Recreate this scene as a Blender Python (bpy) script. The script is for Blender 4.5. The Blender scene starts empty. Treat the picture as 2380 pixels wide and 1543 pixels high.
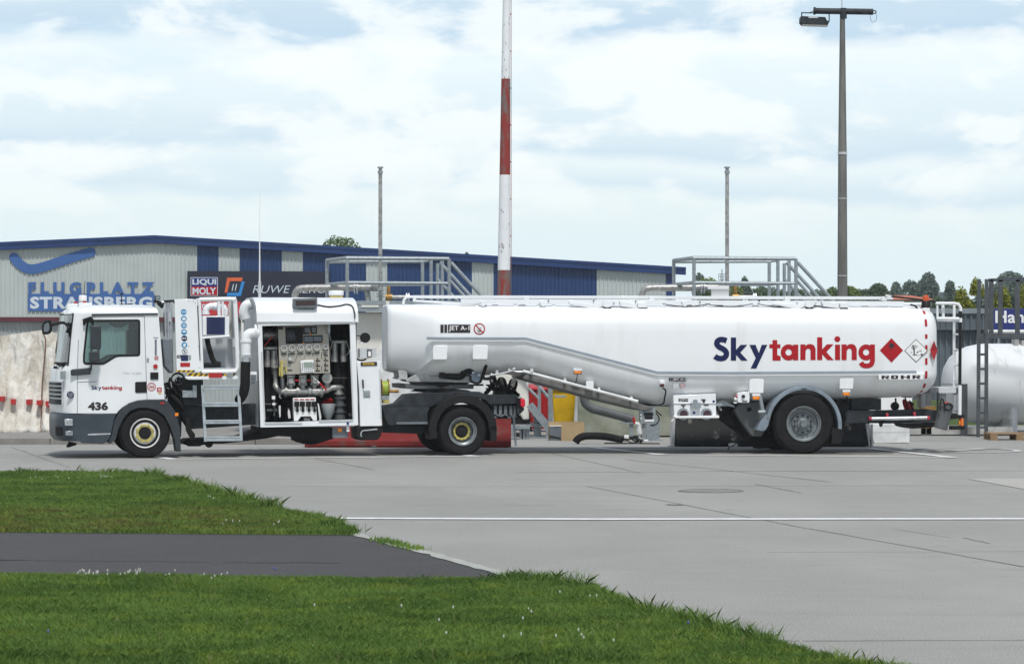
import bpy, bmesh, math, random
import numpy as np
from mathutils import Vector, noise as mnoise
from mathutils.geometry import tessellate_polygon
R = math.radians
sc = bpy.context.scene
# ------------------------------------------------------------------ camera
FPX, CX, HY, EYE = 6288.0, 1190.0, 810.0, 1.87      # focal length in px of a 2380 px wide frame, centre, horizon, eye height
cam = bpy.data.objects.new('camera', bpy.data.cameras.new('camera')); sc.collection.objects.link(cam); sc.camera = cam
cam.location = (0, 0, EYE); cam.rotation_euler = (R(90), 0, 0)
cam.data.sensor_width = 36; cam.data.lens = 36*FPX/2380; cam.data.shift_y = (HY-771.5)/2380
cam.data.clip_start = .5; cam.data.clip_end = 6000
# ------------------------------------------------------------------ world
SUN_EL, SUN_AZ = 60, 168      # azimuth measured from +Y (away from camera) clockwise
w = bpy.data.worlds.new('World'); sc.world = w; w.use_nodes = True
nt = w.node_tree; nt.nodes.clear(); N = nt.nodes.new; L = nt.links.new
def mathn(op, a, b=None, c=None, clamp=False, T=None):
    t = T or nt
    n = t.nodes.new('ShaderNodeMath'); n.operation = op; n.use_clamp = clamp
    for i, x in enumerate((a, b, c)):
        if x is None: continue
        if isinstance(x, (int, float)): n.inputs[i].default_value = x
        else: t.links.new(x, n.inputs[i])
    return n.outputs[0]
def mixc(f, a, b, T=None, mode='MIX'):
    t = T or nt
    n = t.nodes.new('ShaderNodeMix'); n.data_type = 'RGBA'; n.blend_type = mode
    for i, x in ((0, f), (6, a), (7, b)):
        if isinstance(x, (int, float)): n.inputs[i].default_value = x
        elif isinstance(x, tuple): n.inputs[i].default_value = (x[0], x[1], x[2], 1)
        else: t.links.new(x, n.inputs[i])
    return n.outputs[2]
def ss(x, lo, hi, T=None):
    t = T or nt
    n = t.nodes.new('ShaderNodeMapRange'); n.interpolation_type = 'SMOOTHSTEP'
    t.links.new(x, n.inputs[0]); n.inputs[1].default_value = lo; n.inputs[2].default_value = hi
    return n.outputs[0]
tc = N('ShaderNodeTexCoord'); sp = N('ShaderNodeSeparateXYZ'); L(tc.outputs['Generated'], sp.inputs[0])
dx, dz = sp.outputs[0], sp.outputs[2]
def wnoise(sx, sz, off, detail=5, rough=.5, scale=1):
    c = N('ShaderNodeMapping'); c.inputs['Scale'].default_value = (sx, sx, sz); c.inputs['Location'].default_value = off
    L(tc.outputs['Generated'], c.inputs[0])
    n = N('ShaderNodeTexNoise'); n.inputs['Scale'].default_value = scale; n.inputs['Detail'].default_value = detail; n.inputs['Roughness'].default_value = rough
    n.inputs['Distortion'].default_value = .3
    L(c.outputs[0], n.inputs['Vector']); return n.outputs[0]
n1 = wnoise(9, 24, (3.1, 0, 7.4), 6, .55)
n2 = wnoise(16, 38, (1.7, 4, 2.2), 6, .58)
n3 = wnoise(4, 10, (8.1, 2, .6), 3, .5)
# rows of cumulus with flat grey bases, seen far off: each row starts at its own elevation, bent by noise
zz = mathn('ADD', dz, mathn('ADD', mathn('MULTIPLY', mathn('SUBTRACT', n1, .5), .030), mathn('MULTIPLY', mathn('SUBTRACT', n3, .5), .030)))
zz = mathn('ADD', zz, mathn('MULTIPLY', mathn('ABSOLUTE', mathn('ADD', dx, .03)), .03))
cr = N('ShaderNodeValToRGB'); L(mathn('DIVIDE', zz, .16), cr.inputs[0]); e_ = cr.color_ramp.elements
stops = [(0, (.80, .95, 1.01)), (.040, (.84, .98, 1.02)), (.056, (.90, 1.01, 1.03)), (.0615, (.75, .90, .99)), (.072, (.90, 1.01, 1.04)), (.0745, (.88, .98, 1.03)), (.079, (.70, .86, .97)), (.088, (.80, .93, 1.0)), (.100, (.86, .99, 1.04)),
         (.113, (.95, 1.04, 1.07)), (.1165, (.80, .91, .99)), (.119, (.58, .76, .92)), (.128, (.66, .82, .94)), (.134, (.86, .95, 1.0)), (.15, (1.0, 1.05, 1.05))]
while len(e_) < len(stops): e_.new(.5)
for q_, (p_, c_) in zip(e_, stops): q_.position = p_/.16
for q_, (p_, c_) in zip(cr.color_ramp.elements, stops): q_.position = p_/.16; q_.color = (*[x/1.1 for x in c_], 1)
rows = mixc(1.0, cr.outputs[0], (1.1, 1.1, 1.1), mode='MULTIPLY')
vc = N('ShaderNodeMapping'); vc.inputs['Scale'].default_value = (30, 30, 62); vc.inputs['Location'].default_value = (2, 7, 1); L(tc.outputs['Generated'], vc.inputs[0])
vd = N('ShaderNodeVectorMath'); vd.operation = 'ADD'; L(vc.outputs[0], vd.inputs[0])
vn = N('ShaderNodeTexNoise'); vn.inputs['Scale'].default_value = 1.3; vn.inputs['Detail'].default_value = 5; L(vc.outputs[0], vn.inputs['Vector']); vsn = N('ShaderNodeVectorMath'); vsn.operation = 'SCALE'; vsn.inputs['Scale'].default_value = 1.3; L(vn.outputs['Color'], vsn.inputs[0]); L(vsn.outputs[0], vd.inputs[1])
vo = N('ShaderNodeTexVoronoi'); vo.feature = 'SMOOTH_F1'; vo.inputs['Smoothness'].default_value = .45; vo.inputs['Scale'].default_value = 1.0; L(vd.outputs[0], vo.inputs['Vector'])
bil = mathn('ADD', n2, mathn('MULTIPLY', mathn('SUBTRACT', .55, vo.outputs['Distance']), .30))
puff = ss(bil, .455, .61)
col = mixc(mathn('MULTIPLY', puff, mathn('MULTIPLY', ss(dz, .03, .07), .80)), rows, (1.04, 1.09, 1.09))
gap = ss(wnoise(13, 40, (5.3, 1, 9.9), 4, .5), .58, .70)
col = mixc(mathn('MULTIPLY', gap, mathn('MULTIPLY', ss(dz, .02, .05), .40)), col, (.74, .92, 1.01))
high = ss(dz, .15, .35)
col = mixc(high, col, mixc(puff, (.28, .38, .53), (.58, .60, .64)))
sky = N('ShaderNodeTexSky'); sky.sky_type = 'NISHITA'; sky.sun_disc = False
sky.sun_elevation = R(SUN_EL); sky.sun_rotation = R(SUN_AZ)
bg1 = N('ShaderNodeBackground'); L(sky.outputs[0], bg1.inputs[0]); bg1.inputs[1].default_value = .08
bg2 = N('ShaderNodeBackground'); L(col, bg2.inputs[0]); bg2.inputs[1].default_value = 1.03
mx = N('ShaderNodeMixShader'); mx.inputs[0].default_value = .93; L(bg1.outputs[0], mx.inputs[1]); L(bg2.outputs[0], mx.inputs[2])
wo = N('ShaderNodeOutputWorld'); L(mx.outputs[0], wo.inputs[0])
# ------------------------------------------------------------------ sun
sun = bpy.data.objects.new('sun', bpy.data.lights.new('sun', 'SUN')); sc.collection.objects.link(sun)
sun.data.energy = 3.1; sun.data.angle = R(6); sun.data.color = (1, .97, .92)
d = Vector((math.sin(R(SUN_AZ))*math.cos(R(SUN_EL)), math.cos(R(SUN_AZ))*math.cos(R(SUN_EL)), math.sin(R(SUN_EL))))
sun.rotation_euler = d.to_track_quat('Z', 'Y').to_euler()
vs = sc.view_settings; vs.view_transform = 'Standard'; vs.look = 'None'; vs.gamma = 1; vs.exposure = 0; vs.use_curve_mapping = False
rnd = random.Random(7)
HAZE = .0004
# ------------------------------------------------------------------ measuring: photo crops -> pixels -> places
CR = {0: (0, 0, 1), 1: (58.1, 639.2, .3012), 2: (348.6, 639.2, .3012), 3: (552, 668.2, .2636), 4: (813.5, 639.2, .3012), 5: (1220.2, 639.2, .3012),
      6: (1510.7, 639.2, .3012), 7: (1917.5, 581.1, .3388), 8: (0, 511.3, .3418), 11: (697.3, 523, .2686), 12: (1452.6, 523, .2441),
      13: (1743.2, 0, .2676), 15: (0, 1016.9, .3661), 17: (1452.6, 987.8, .3897), 18: (1104, 871.6, .1953)}
def C(k, x, y): a, b, s = CR[k]; return a+x*s, b+y*s
def gxy(px, py): Y = EYE*FPX/(py-HY); return ((px-CX)/FPX*Y, Y)     # ground point
class Fr:
    """a local frame: u along the thing to the right, v away, w up; its origin stands on the ground"""
    def __init__(s, px, Y, deg=0):
        s.O = ((px-CX)/FPX*Y, Y); s.a = R(deg); s.ca, s.sa = math.cos(s.a), math.sin(s.a)
    def uw(s, px, py, v=0):
        m = (px-CX)/FPX; ox = s.O[0]-v*s.sa; oy = s.O[1]+v*s.ca
        u = (m*oy-ox)/(s.ca-m*s.sa); Y = oy+u*s.sa
        return u, EYE+(HY-py)*Y/FPX
    def p(s, k, x, y, v=0):
        u, w_ = s.uw(*C(k, x, y), v); return Vector((u, v, w_))
    def pts(s, k, L_, v=0): return [(q[0], q[2]) for q in (s.p(k, x, y, v) for x, y in L_)]
    def m(s, k, n, v=0):     # crop length -> metres
        return abs(s.p(k, n, 0, v)[0]-s.p(k, 0, 0, v)[0])
# ------------------------------------------------------------------ objects
def tag(o, label=None, cat=None, group=None, kind=None):
    for k, x in (('label', label), ('category', cat), ('group', group), ('kind', kind)):
        if x: o[k] = x
    return o
def empty(name, fr=None, parent=None, loc=None):
    o = bpy.data.objects.new(name, None); sc.collection.objects.link(o); o.empty_display_size = .3
    if fr: o.location = (fr.O[0], fr.O[1], 0); o.rotation_euler = (0, 0, fr.a)
    if loc: o.location = loc
    if parent: o.parent = parent
    return o
def copy_tree(o, parent=None):
    c = o.copy(); sc.collection.objects.link(c); c.parent = parent
    for ch in list(o.children): copy_tree(ch, c)
    return c
def catmull(P, n=6):
    P = [Vector(p) for p in P]; out = []
    for i in range(len(P)-1):
        a = P[i-1] if i else P[0]*2-P[1]; b, c = P[i], P[i+1]; d_ = P[i+2] if i+2 < len(P) else P[-1]*2-P[-2]
        for j in range(n):
            t = j/n; out.append(.5*((2*b)+(c-a)*t+(2*a-5*b+4*c-d_)*t*t+(3*b-a-3*c+d_)*t**3))
    out.append(P[-1]); return out
NOSPLIT = ('letter', 'print', 'lines', 'holes', 'nuts', 'keys', 'tags', 'number', 'badge', 'counters', 'pictogram', 'stripes', 'chips', 'logo', 'painted', 'tyre', 'rim', 'tape', 'mimic', 'seam', 'fittings', 'cables', 'wall', 'roof', 'bolts', 'foot', 'legs', 'switches')
class MB:
    def __init__(s): s.V = []; s.F = []; s.M = []; s.mi = 0; s.A = []
    def add(s, V, F):
        o = len(s.V); s.A.append((o, len(s.F), len(V), len(F))); s.V += [tuple(v) for v in V]; s.F += [tuple(i+o for i in f) for f in F]; s.M += [s.mi]*len(F); return s
    def box(s, a, b):
        x0, y0, z0 = a; x1, y1, z1 = b
        return s.add([(x, y, z) for x in (x0, x1) for y in (y0, y1) for z in (z0, z1)],
                     [(0, 1, 3, 2), (4, 6, 7, 5), (0, 4, 5, 1), (2, 3, 7, 6), (0, 2, 6, 4), (1, 5, 7, 3)])
    def pb(s, fr, k, x0, y0, x1, y1, v0, v1):           # box from crop pixels measured at v0
        a = fr.p(k, x0, y1, v0); b = fr.p(k, x1, y0, v0); return s.box((a[0], v0, a[2]), (b[0], v1, b[2]))
    def prism(s, P, v0, v1):                            # P [(u,w)]
        n = len(P)
        V = [(p[0], v0, p[1]) for p in P]+[(p[0], v1, p[1]) for p in P]
        return s.add(V, [tuple(range(n)), tuple(range(2*n-1, n-1, -1))]+[(i, i+n, (i+1) % n+n, (i+1) % n) for i in range(n)])
    def pp(s, fr, k, P, v0, v1): return s.prism(fr.pts(k, P, v0), v0, v1)
    def holed(s, O, H, v0, v1):                         # plate with holes
        loops = [O]+H
        tri = tessellate_polygon([[Vector((p[0], p[1], 0)) for p in l] for l in loops])
        P = [p for l in loops for p in l]; n = len(P)
        V = [(p[0], v0, p[1]) for p in P]+[(p[0], v1, p[1]) for p in P]
        F = [tuple(t) for t in tri]+[tuple(i+n for i in t[::-1]) for t in tri]
        o = 0
        for l in loops:
            m = len(l); F += [(o+i, o+i+n, o+(i+1) % m+n, o+(i+1) % m) for i in range(m)]; o += m
        return s.add(V, F)
    def sheet(s, P, v): return s.add([(p[0], v, p[1]) for p in P], [tuple(range(len(P)))])
    def tube(s, P, r, seg=8, closed=False, r2=None):
        P = [Vector(p) for p in P]; n = len(P); V = []; F = []; up = None
        for i, p in enumerate(P):
            if closed: t = (P[(i+1) % n]-P[i-1]).normalized()
            else:
                a = (P[i]-P[i-1]).normalized() if i else None; b = (P[i+1]-P[i]).normalized() if i < n-1 else None
                t = (a+b).normalized() if a is not None and b is not None and (a+b).length > 1e-6 else (a if a is not None else b)
            if up is None:
                up = Vector((0, 0, 1)) if abs(t.z) < .9 else Vector((1, 0, 0))
            x = (up-t*up.dot(t)).normalized(); y = t.cross(x); up = x
            rr = r if r2 is None else r+(r2-r)*i/(n-1)
            if not closed and 0 < i < n-1 and a is not None: rr = rr/max(.6, (a.dot(t)))
            V += [p+(x*math.cos(j*2*math.pi/seg)+y*math.sin(j*2*math.pi/seg))*rr for j in range(seg)]
        m = n if closed else n-1
        for i in range(m):
            o, q = i*seg, ((i+1) % n)*seg
            F += [(o+j, o+(j+1) % seg, q+(j+1) % seg, q+j) for j in range(seg)]
        if not closed: F += [tuple(range(seg))[::-1], tuple(range((n-1)*seg, n*seg))]
        return s.add(V, F)
    def bar(s, a, b, w_, h=None):                       # square bar between two points
        a, b = Vector(a), Vector(b); t = (b-a).normalized(); h = h or w_
        up = Vector((0, 0, 1)) if abs(t.z) < .95 else Vector((0, 1, 0))
        x = t.cross(up).normalized()*w_/2; y = x.cross(t).normalized()*h/2
        V = [c+i*x+j*y for c in (a, b) for i, j in ((-1, -1), (1, -1), (1, 1), (-1, 1))]
        return s.add(V, [(0, 1, 2, 3), (7, 6, 5, 4)]+[(i, i+4, (i+1) % 4+4, (i+1) % 4) for i in range(4)])
    def lathe(s, c, prof, seg=40, axis='v', caps=True):            # prof [(r, along)]
        V = []; F = []; n = len(prof)
        for r, h in prof:
            for j in range(seg):
                a = j*2*math.pi/seg; x, y = r*math.cos(a), r*math.sin(a)
                V.append({'v': (c[0]+x, c[1]+h, c[2]+y), 'w': (c[0]+x, c[1]+y, c[2]+h), 'u': (c[0]+h, c[1]+x, c[2]+y)}[axis])
        for i in range(n-1):
            F += [(i*seg+j, i*seg+(j+1) % seg, (i+1)*seg+(j+1) % seg, (i+1)*seg+j) for j in range(seg)]
        if caps and prof[0][0] > 1e-4: F.append(tuple(range(seg))[::-1])
        if caps and prof[-1][0] > 1e-4: F.append(tuple(range((n-1)*seg, n*seg)))
        return s.add(V, F)
    def disc(s, c, r, t, seg=32): return s.lathe(c, [(r, 0), (r, t)], seg)
    def ring(s, c, r0, r1, seg=48):                     # flat annulus facing the camera side
        V = []; F = []
        for r in (r0, r1): V += [(c[0]+r*math.cos(j*2*math.pi/seg), c[1], c[2]+r*math.sin(j*2*math.pi/seg)) for j in range(seg)]
        return s.add(V, [(j, (j+1) % seg, seg+(j+1) % seg, seg+j) for j in range(seg)])
    def loft(s, S, caps=True, closed=True):             # S list of rings of equal length
        n = len(S[0]); V = [p for r in S for p in r]; F = []
        for i in range(len(S)-1):
            for j in range(n if closed else n-1):
                F.append((i*n+j, i*n+(j+1) % n, (i+1)*n+(j+1) % n, (i+1)*n+j))
        if caps: F += [tuple(range(n))[::-1], tuple(range((len(S)-1)*n, len(S)*n))]
        return s.add(V, F)
    def pieces(s):
        n = len(s.A)
        if n < 2 or n > 60: return [list(range(n))]
        bb = []
        for vo, fo, vn, fn in s.A:
            q = np.array(s.V[vo:vo+vn]); bb.append((q.min(0)-.012, q.max(0)+.012))
        g = list(range(n))
        def root(i):
            while g[i] != i: i = g[i]
            return i
        for i in range(n):
            for j in range(i):
                if (bb[i][0] <= bb[j][1]).all() and (bb[j][0] <= bb[i][1]).all(): g[root(i)] = root(j)
        out = {}
        for i in range(n): out.setdefault(root(i), []).append(i)
        return list(out.values())
    def build(s, name, mat, parent=None, bevel=0, smooth=35, loc=None, recalc=True):
        if parent and not any(k in name for k in NOSPLIT):
            gs = s.pieces()
            if 2 <= len(gs) <= 7:
                res = []
                for g_ in gs:
                    m_ = MB()
                    for i in g_:
                        vo, fo, vn, fn = s.A[i]; m_.V += s.V[vo:vo+vn]; 
                        b_ = len(m_.V)-vn-vo; m_.F += [tuple(q+b_ for q in f) for f in s.F[fo:fo+fn]]; m_.M += s.M[fo:fo+fn]
                    res.append(m_.build(name, mat, parent, bevel, smooth, loc, recalc))
                return res[0]
        me = bpy.data.meshes.new(name); me.from_pydata(s.V, [], s.F)
        mats = mat if isinstance(mat, (list, tuple)) else [mat]
        for m in mats: me.materials.append(m)
        if len(mats) > 1: me.polygons.foreach_set('material_index', s.M)
        if recalc:
            bm = bmesh.new(); bm.from_mesh(me); bmesh.ops.remove_doubles(bm, verts=bm.verts, dist=1e-5) if smooth else None
            bmesh.ops.recalc_face_normals(bm, faces=bm.faces); bm.to_mesh(me); bm.free()
        if smooth:
            me.shade_smooth(); me.set_sharp_from_angle(angle=R(smooth))
        o = bpy.data.objects.new(name, me); sc.collection.objects.link(o)
        if parent: o.parent = parent
        if loc: o.location = loc
        if bevel:
            b = o.modifiers.new('bevel', 'BEVEL'); b.width = bevel; b.segments = 2; b.limit_method = 'ANGLE'; b.angle_limit = R(40); b.harden_normals = False
        return o
_tc = {}
def text_mesh(body, bold=0, shear=0, space=1):
    key = (body, bold, shear, space)
    if key not in _tc:
        cu = bpy.data.curves.new('t', 'FONT'); cu.body = body; cu.offset = bold; cu.shear = shear; cu.space_character = space; cu.resolution_u = 3
        o = bpy.data.objects.new('t', cu); sc.collection.objects.link(o)
        dg = bpy.context.evaluated_depsgraph_get(); me = bpy.data.meshes.new_from_object(o.evaluated_get(dg))
        V = [tuple(v.co) for v in me.vertices]; F = [tuple(p.vertices) for p in me.polygons]
        bpy.data.objects.remove(o); bpy.data.meshes.remove(me); bpy.data.curves.remove(cu)
        xs = [v[0] for v in V]; ys = [v[1] for v in V]; x0, y0 = min(xs), min(ys); W, H = max(xs)-x0, max(ys)-y0
        _tc[key] = ([((v[0]-x0)/W, (v[1]-y0)/H) for v in V], F)
    return _tc[key]
def text(mb, fr, k, body, x0, y0, x1, y1, v, bold=0, shear=0, space=1):
    V, F = text_mesh(body, bold, shear, space)
    a = fr.p(k, x0, y1, v); b = fr.p(k, x1, y0, v); c = fr.p(k, x1, y1, v); 
    mb.add([(a[0]+(b[0]-a[0])*x, v, a[2]+(c[2]-a[2])*x+(b[2]-c[2])*y) for x, y in V], F); return mb
# ------------------------------------------------------------------ materials
def mat(name, col, rough=.5, metal=0, var=.08, scale=2., bump=0, bscale=40, col2=None, lo=.35, hi=.65, coat=0, stretch=(1, 1, 1), fine=0, spec=None, detail=5, bdist=.02):
    m = bpy.data.materials.new(name); m.use_nodes = True; t = m.node_tree; b = t.nodes['Principled BSDF']
    b.inputs['Roughness'].default_value = rough; b.inputs['Metallic'].default_value = metal
    if coat: b.inputs['Coat Weight'].default_value = coat; b.inputs['Coat Roughness'].default_value = .08
    if spec is not None: b.inputs['Specular IOR Level'].default_value = spec
    tcn = t.nodes.new('ShaderNodeTexCoord'); mp = t.nodes.new('ShaderNodeMapping'); mp.inputs['Scale'].default_value = stretch
    t.links.new(tcn.outputs['Object'], mp.inputs[0])
    n = t.nodes.new('ShaderNodeTexNoise'); n.inputs['Scale'].default_value = scale; n.inputs['Detail'].default_value = detail; n.inputs['Roughness'].default_value = .6
    t.links.new(mp.outputs[0], n.inputs['Vector'])
    c1 = tuple(max(0, c*(1-var)) for c in col); c2 = col2 or tuple(min(1, c*(1+var)) for c in col)
    out = mixc(ss(n.outputs[0], lo, hi, t), c1 if not col2 else tuple(col), c2, t)
    if fine:
        n2_ = t.nodes.new('ShaderNodeTexNoise'); n2_.inputs['Scale'].default_value = bscale; n2_.inputs['Detail'].default_value = 3
        t.links.new(tcn.outputs['Object'], n2_.inputs['Vector'])
        out = mixc(fine, out, mixc(ss(n2_.outputs[0], .3, .7, t), tuple(c*.4 for c in col), tuple(min(1, c*1.5) for c in col), t), t)
    t.links.new(out, b.inputs['Base Color'])
    if bump:
        nb = t.nodes.new('ShaderNodeTexNoise'); nb.inputs['Scale'].default_value = bscale; nb.inputs['Detail'].default_value = 4
        t.links.new(mp.outputs[0], nb.inputs['Vector'])
        bp = t.nodes.new('ShaderNodeBump'); bp.inputs['Strength'].default_value = bump; bp.inputs['Distance'].default_value = bdist
        t.links.new(nb.outputs[0], bp.inputs['Height']); t.links.new(bp.outputs[0], b.inputs['Normal'])
    return m
M = {}
M['white'] = mat('white_paint', (.78, .80, .82), .28, 0, .035, 1.2, coat=.3)
M['tank'] = mat('tank_paint', (.79, .81, .825), .42, 0, 0, 1.1, bump=.03, bscale=1.2, coat=.15, col2=(.72, .725, .72), lo=.5, hi=.75, stretch=(2.2, 1, .35), detail=7)
M['white2'] = mat('worn_white_paint', (.66, .67, .67), .5, 0, .12, 4)
M['endgrey'] = mat('light_grey_panel', (.5, .52, .54), .4, 0, .08, 3)
M['cream'] = mat('cream_paint', (.70, .69, .63), .5, 0, .06, 1.1)
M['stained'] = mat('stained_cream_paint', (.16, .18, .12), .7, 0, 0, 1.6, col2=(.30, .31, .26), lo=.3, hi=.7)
M['dgrey'] = mat('dark_grey_plastic', (.026, .032, .040), .45, 0, .15, 5)
M['bumper'] = mat('grey_blue_plastic', (.036, .049, .064), .42, 0, .12, 4)
M['black'] = mat('black_plastic', (.007, .007, .0075), .5, 0, .2, 8, spec=.3)
M['matte'] = mat('dull_black', (.004, .004, .0045), .9, 0, .3, 8)
M['rubber'] = mat('rubber', (.009, .0085, .009), .8, 0, .3, 6, bump=.15, bscale=50, spec=.25)
M['chassis'] = mat('chassis_paint', (.024, .029, .034), .6, 0, .3, 6, spec=.3)
M['galv'] = mat('galvanised_steel', (.30, .34, .36), .5, .45, .13, 14)
M['alu'] = mat('aluminium', (.62, .64, .66), .35, .7, .12, 8)
M['rimgrey'] = mat('silver_wheel_paint', (.17, .19, .20), .4, .3, .2, 10)
M['midgrey'] = mat('mid_grey_paint', (.13, .15, .17), .5, 0, .15, 5)
M['fender'] = mat('grey_fender_plastic', (.19, .23, .27), .45, 0, .15, 4)
M['pipe'] = mat('steel_pipe', (.34, .34, .33), .42, .4, .25, 12)
M['greypipe'] = mat('grey_duct', (.09, .096, .10), .6, 0, .1, 3)
M['red'] = mat('red_plastic', (.42, .012, .014), .4, 0, .1, 5)
M['logored'] = mat('red_vinyl', (.38, .008, .015), .5, 0, .02, 5, spec=.25)
M['logoblue'] = mat('navy_vinyl', (.007, .013, .07), .5, 0, .02, 5, spec=.25)
M['navy'] = mat('navy_sheet', (.010, .018, .075), .4, 0, .2, 20)
M['blackv'] = mat('black_vinyl', (.02, .014, .018), .4, 0, .1, 5)
M['whitev'] = mat('white_vinyl', (.8, .8, .8), .4, 0, .03, 5)
M['stick'] = mat('light_blue_vinyl', (.05, .27, .50), .4, 0, .05, 5)
M['yellow'] = mat('yellow_plastic', (.72, .45, .004), .45, 0, .1, 3)
M['wyellow'] = mat('yellow_wheel_ring', (.46, .39, .11), .5, 0, .2, 20)
M['orange'] = mat('orange_lens', (.85, .24, .01), .25, 0, .05, 5)
M['gold'] = mat('gold_letters', (.62, .40, .06), .4, .3, .05, 5)
M['beige'] = mat('beige_panel', (.36, .345, .30), .5, 0, .06, 4)
M['strip'] = mat('grey_strip', (.26, .30, .34), .45, 0, .06, 3)
M['lcd'] = mat('lcd_screen', (.25, .31, .27), .2, 0, .05, 5)
M['brass'] = mat('brass', (.35, .20, .06), .5, .4, .3, 15)
M['lime'] = mat('lime_hose', (.32, .42, .04), .5, 0, .15, 10)
M['mast_red'] = mat('weathered_red_paint', (.25, .028, .022), .75, 0, 0, 2.2, col2=(.16, .13, .12), lo=.44, hi=.62, stretch=(3, 3, .7), detail=8)
M['mast_white'] = mat('mast_white_paint', (.76, .78, .80), .5, 0, .04, 4)
M['postgrey'] = mat('concrete_post', (.14, .14, .13), .7, 0, .25, 1.2, stretch=(4, 4, .6), bump=.2)
M['barred'] = mat('red_painted_concrete', (.20, .014, .014), .85, 0, 0, 3.0, col2=(.13, .07, .06), lo=.48, hi=.68, bump=.3, stretch=(1, 1, 2))
M['barblack'] = mat('black_painted_concrete', (.014, .014, .014), .8, 0, 0, 3.5, col2=(.22, .21, .18), lo=.57, hi=.72, bump=.3, detail=9)
M['conc'] = mat('pale_concrete', (.38, .38, .36), .8, 0, .2, 4, bump=.3)
M['hg'] = mat('light_grey_cladding', (.45, .495, .485), .45, 0, .05, .8)
M['hb'] = mat('blue_cladding', (.013, .044, .14), .4, 0, .08, .8)
M['hf'] = mat('blue_fascia', (.010, .036, .135), .4, 0, .1, 1)
M['maroon'] = mat('maroon_trim', (.10, .018, .028), .5, 0, .1, 1)
M['sign_blue'] = mat('sign_blue', (.045, .12, .33), .5, 0, .05, 1)
M['sign_dark'] = mat('sign_dark', (.014, .017, .035), .45, 0, .1, 1)
M['sign_white'] = mat('sign_white', (.55, .62, .68), .5, 0, .03, 1)
M['sign_orange'] = mat('sign_orange', (.62, .12, .035), .5, 0, .03, 1)
M['sign_cyan'] = mat('sign_cyan', (.025, .22, .55), .5, 0, .03, 1)
M['shed'] = mat('grey_blue_cladding', (.10, .125, .145), .5, 0, .12, 1)
M['royal'] = mat('royal_blue_sign', (.010, .02, .16), .4, 0, .05, 1)
M['otank'] = mat('old_tank_paint', (.68, .70, .715), .6, 0, 0, 1.6, col2=(.42, .43, .42), lo=.52, hi=.8, stretch=(3, 1, 1))
M['wood'] = mat('pallet_wood', (.26, .17, .09), .8, 0, .3, 12, stretch=(1, 8, 8))
M['card'] = mat('cardboard', (.40, .29, .16), .8, 0, .06, 4)
M['canvas'] = mat('canvas', (.52, .48, .41), .85, 0, 0, 1.5, col2=(.68, .66, .61), bump=1, bscale=2.0, bdist=.22, lo=.38, hi=.56, stretch=(1.6, 1, .7), detail=8)
M['tile'] = mat('red_roof_tiles', (.45, .13, .07), .8, 0, .15, 3)
M['plaster'] = mat('plaster', (.45, .43, .4), .8, 0, .1, 2)
M['bark'] = mat('bark', (.09, .07, .05), .9, 0, .3, 6)
def glass(name, tint, mix, rough=.03):
    m = bpy.data.materials.new(name); m.use_nodes = True; t = m.node_tree; t.nodes.clear()
    o = t.nodes.new('ShaderNodeOutputMaterial'); g = t.nodes.new('ShaderNodeBsdfGlossy'); g.inputs['Roughness'].default_value = rough
    tr = t.nodes.new('ShaderNodeBsdfTransparent'); tr.inputs[0].default_value = (*tint, 1)
    f = t.nodes.new('ShaderNodeFresnel'); f.inputs[0].default_value = 1.5
    mm = t.nodes.new('ShaderNodeMixShader'); t.links.new(mathn('ADD', mathn('MULTIPLY', f.outputs[0], 1.0, T=t), mix, clamp=True, T=t), mm.inputs[0])
    t.links.new(tr.outputs[0], mm.inputs[1]); t.links.new(g.outputs[0], mm.inputs[2]); t.links.new(mm.outputs[0], o.inputs[0]); return m
M['glass'] = glass('tinted_glass', (.55, .72, .70), .05)
M['wglass'] = glass('windscreen_glass', (.30, .42, .42), .22)
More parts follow.
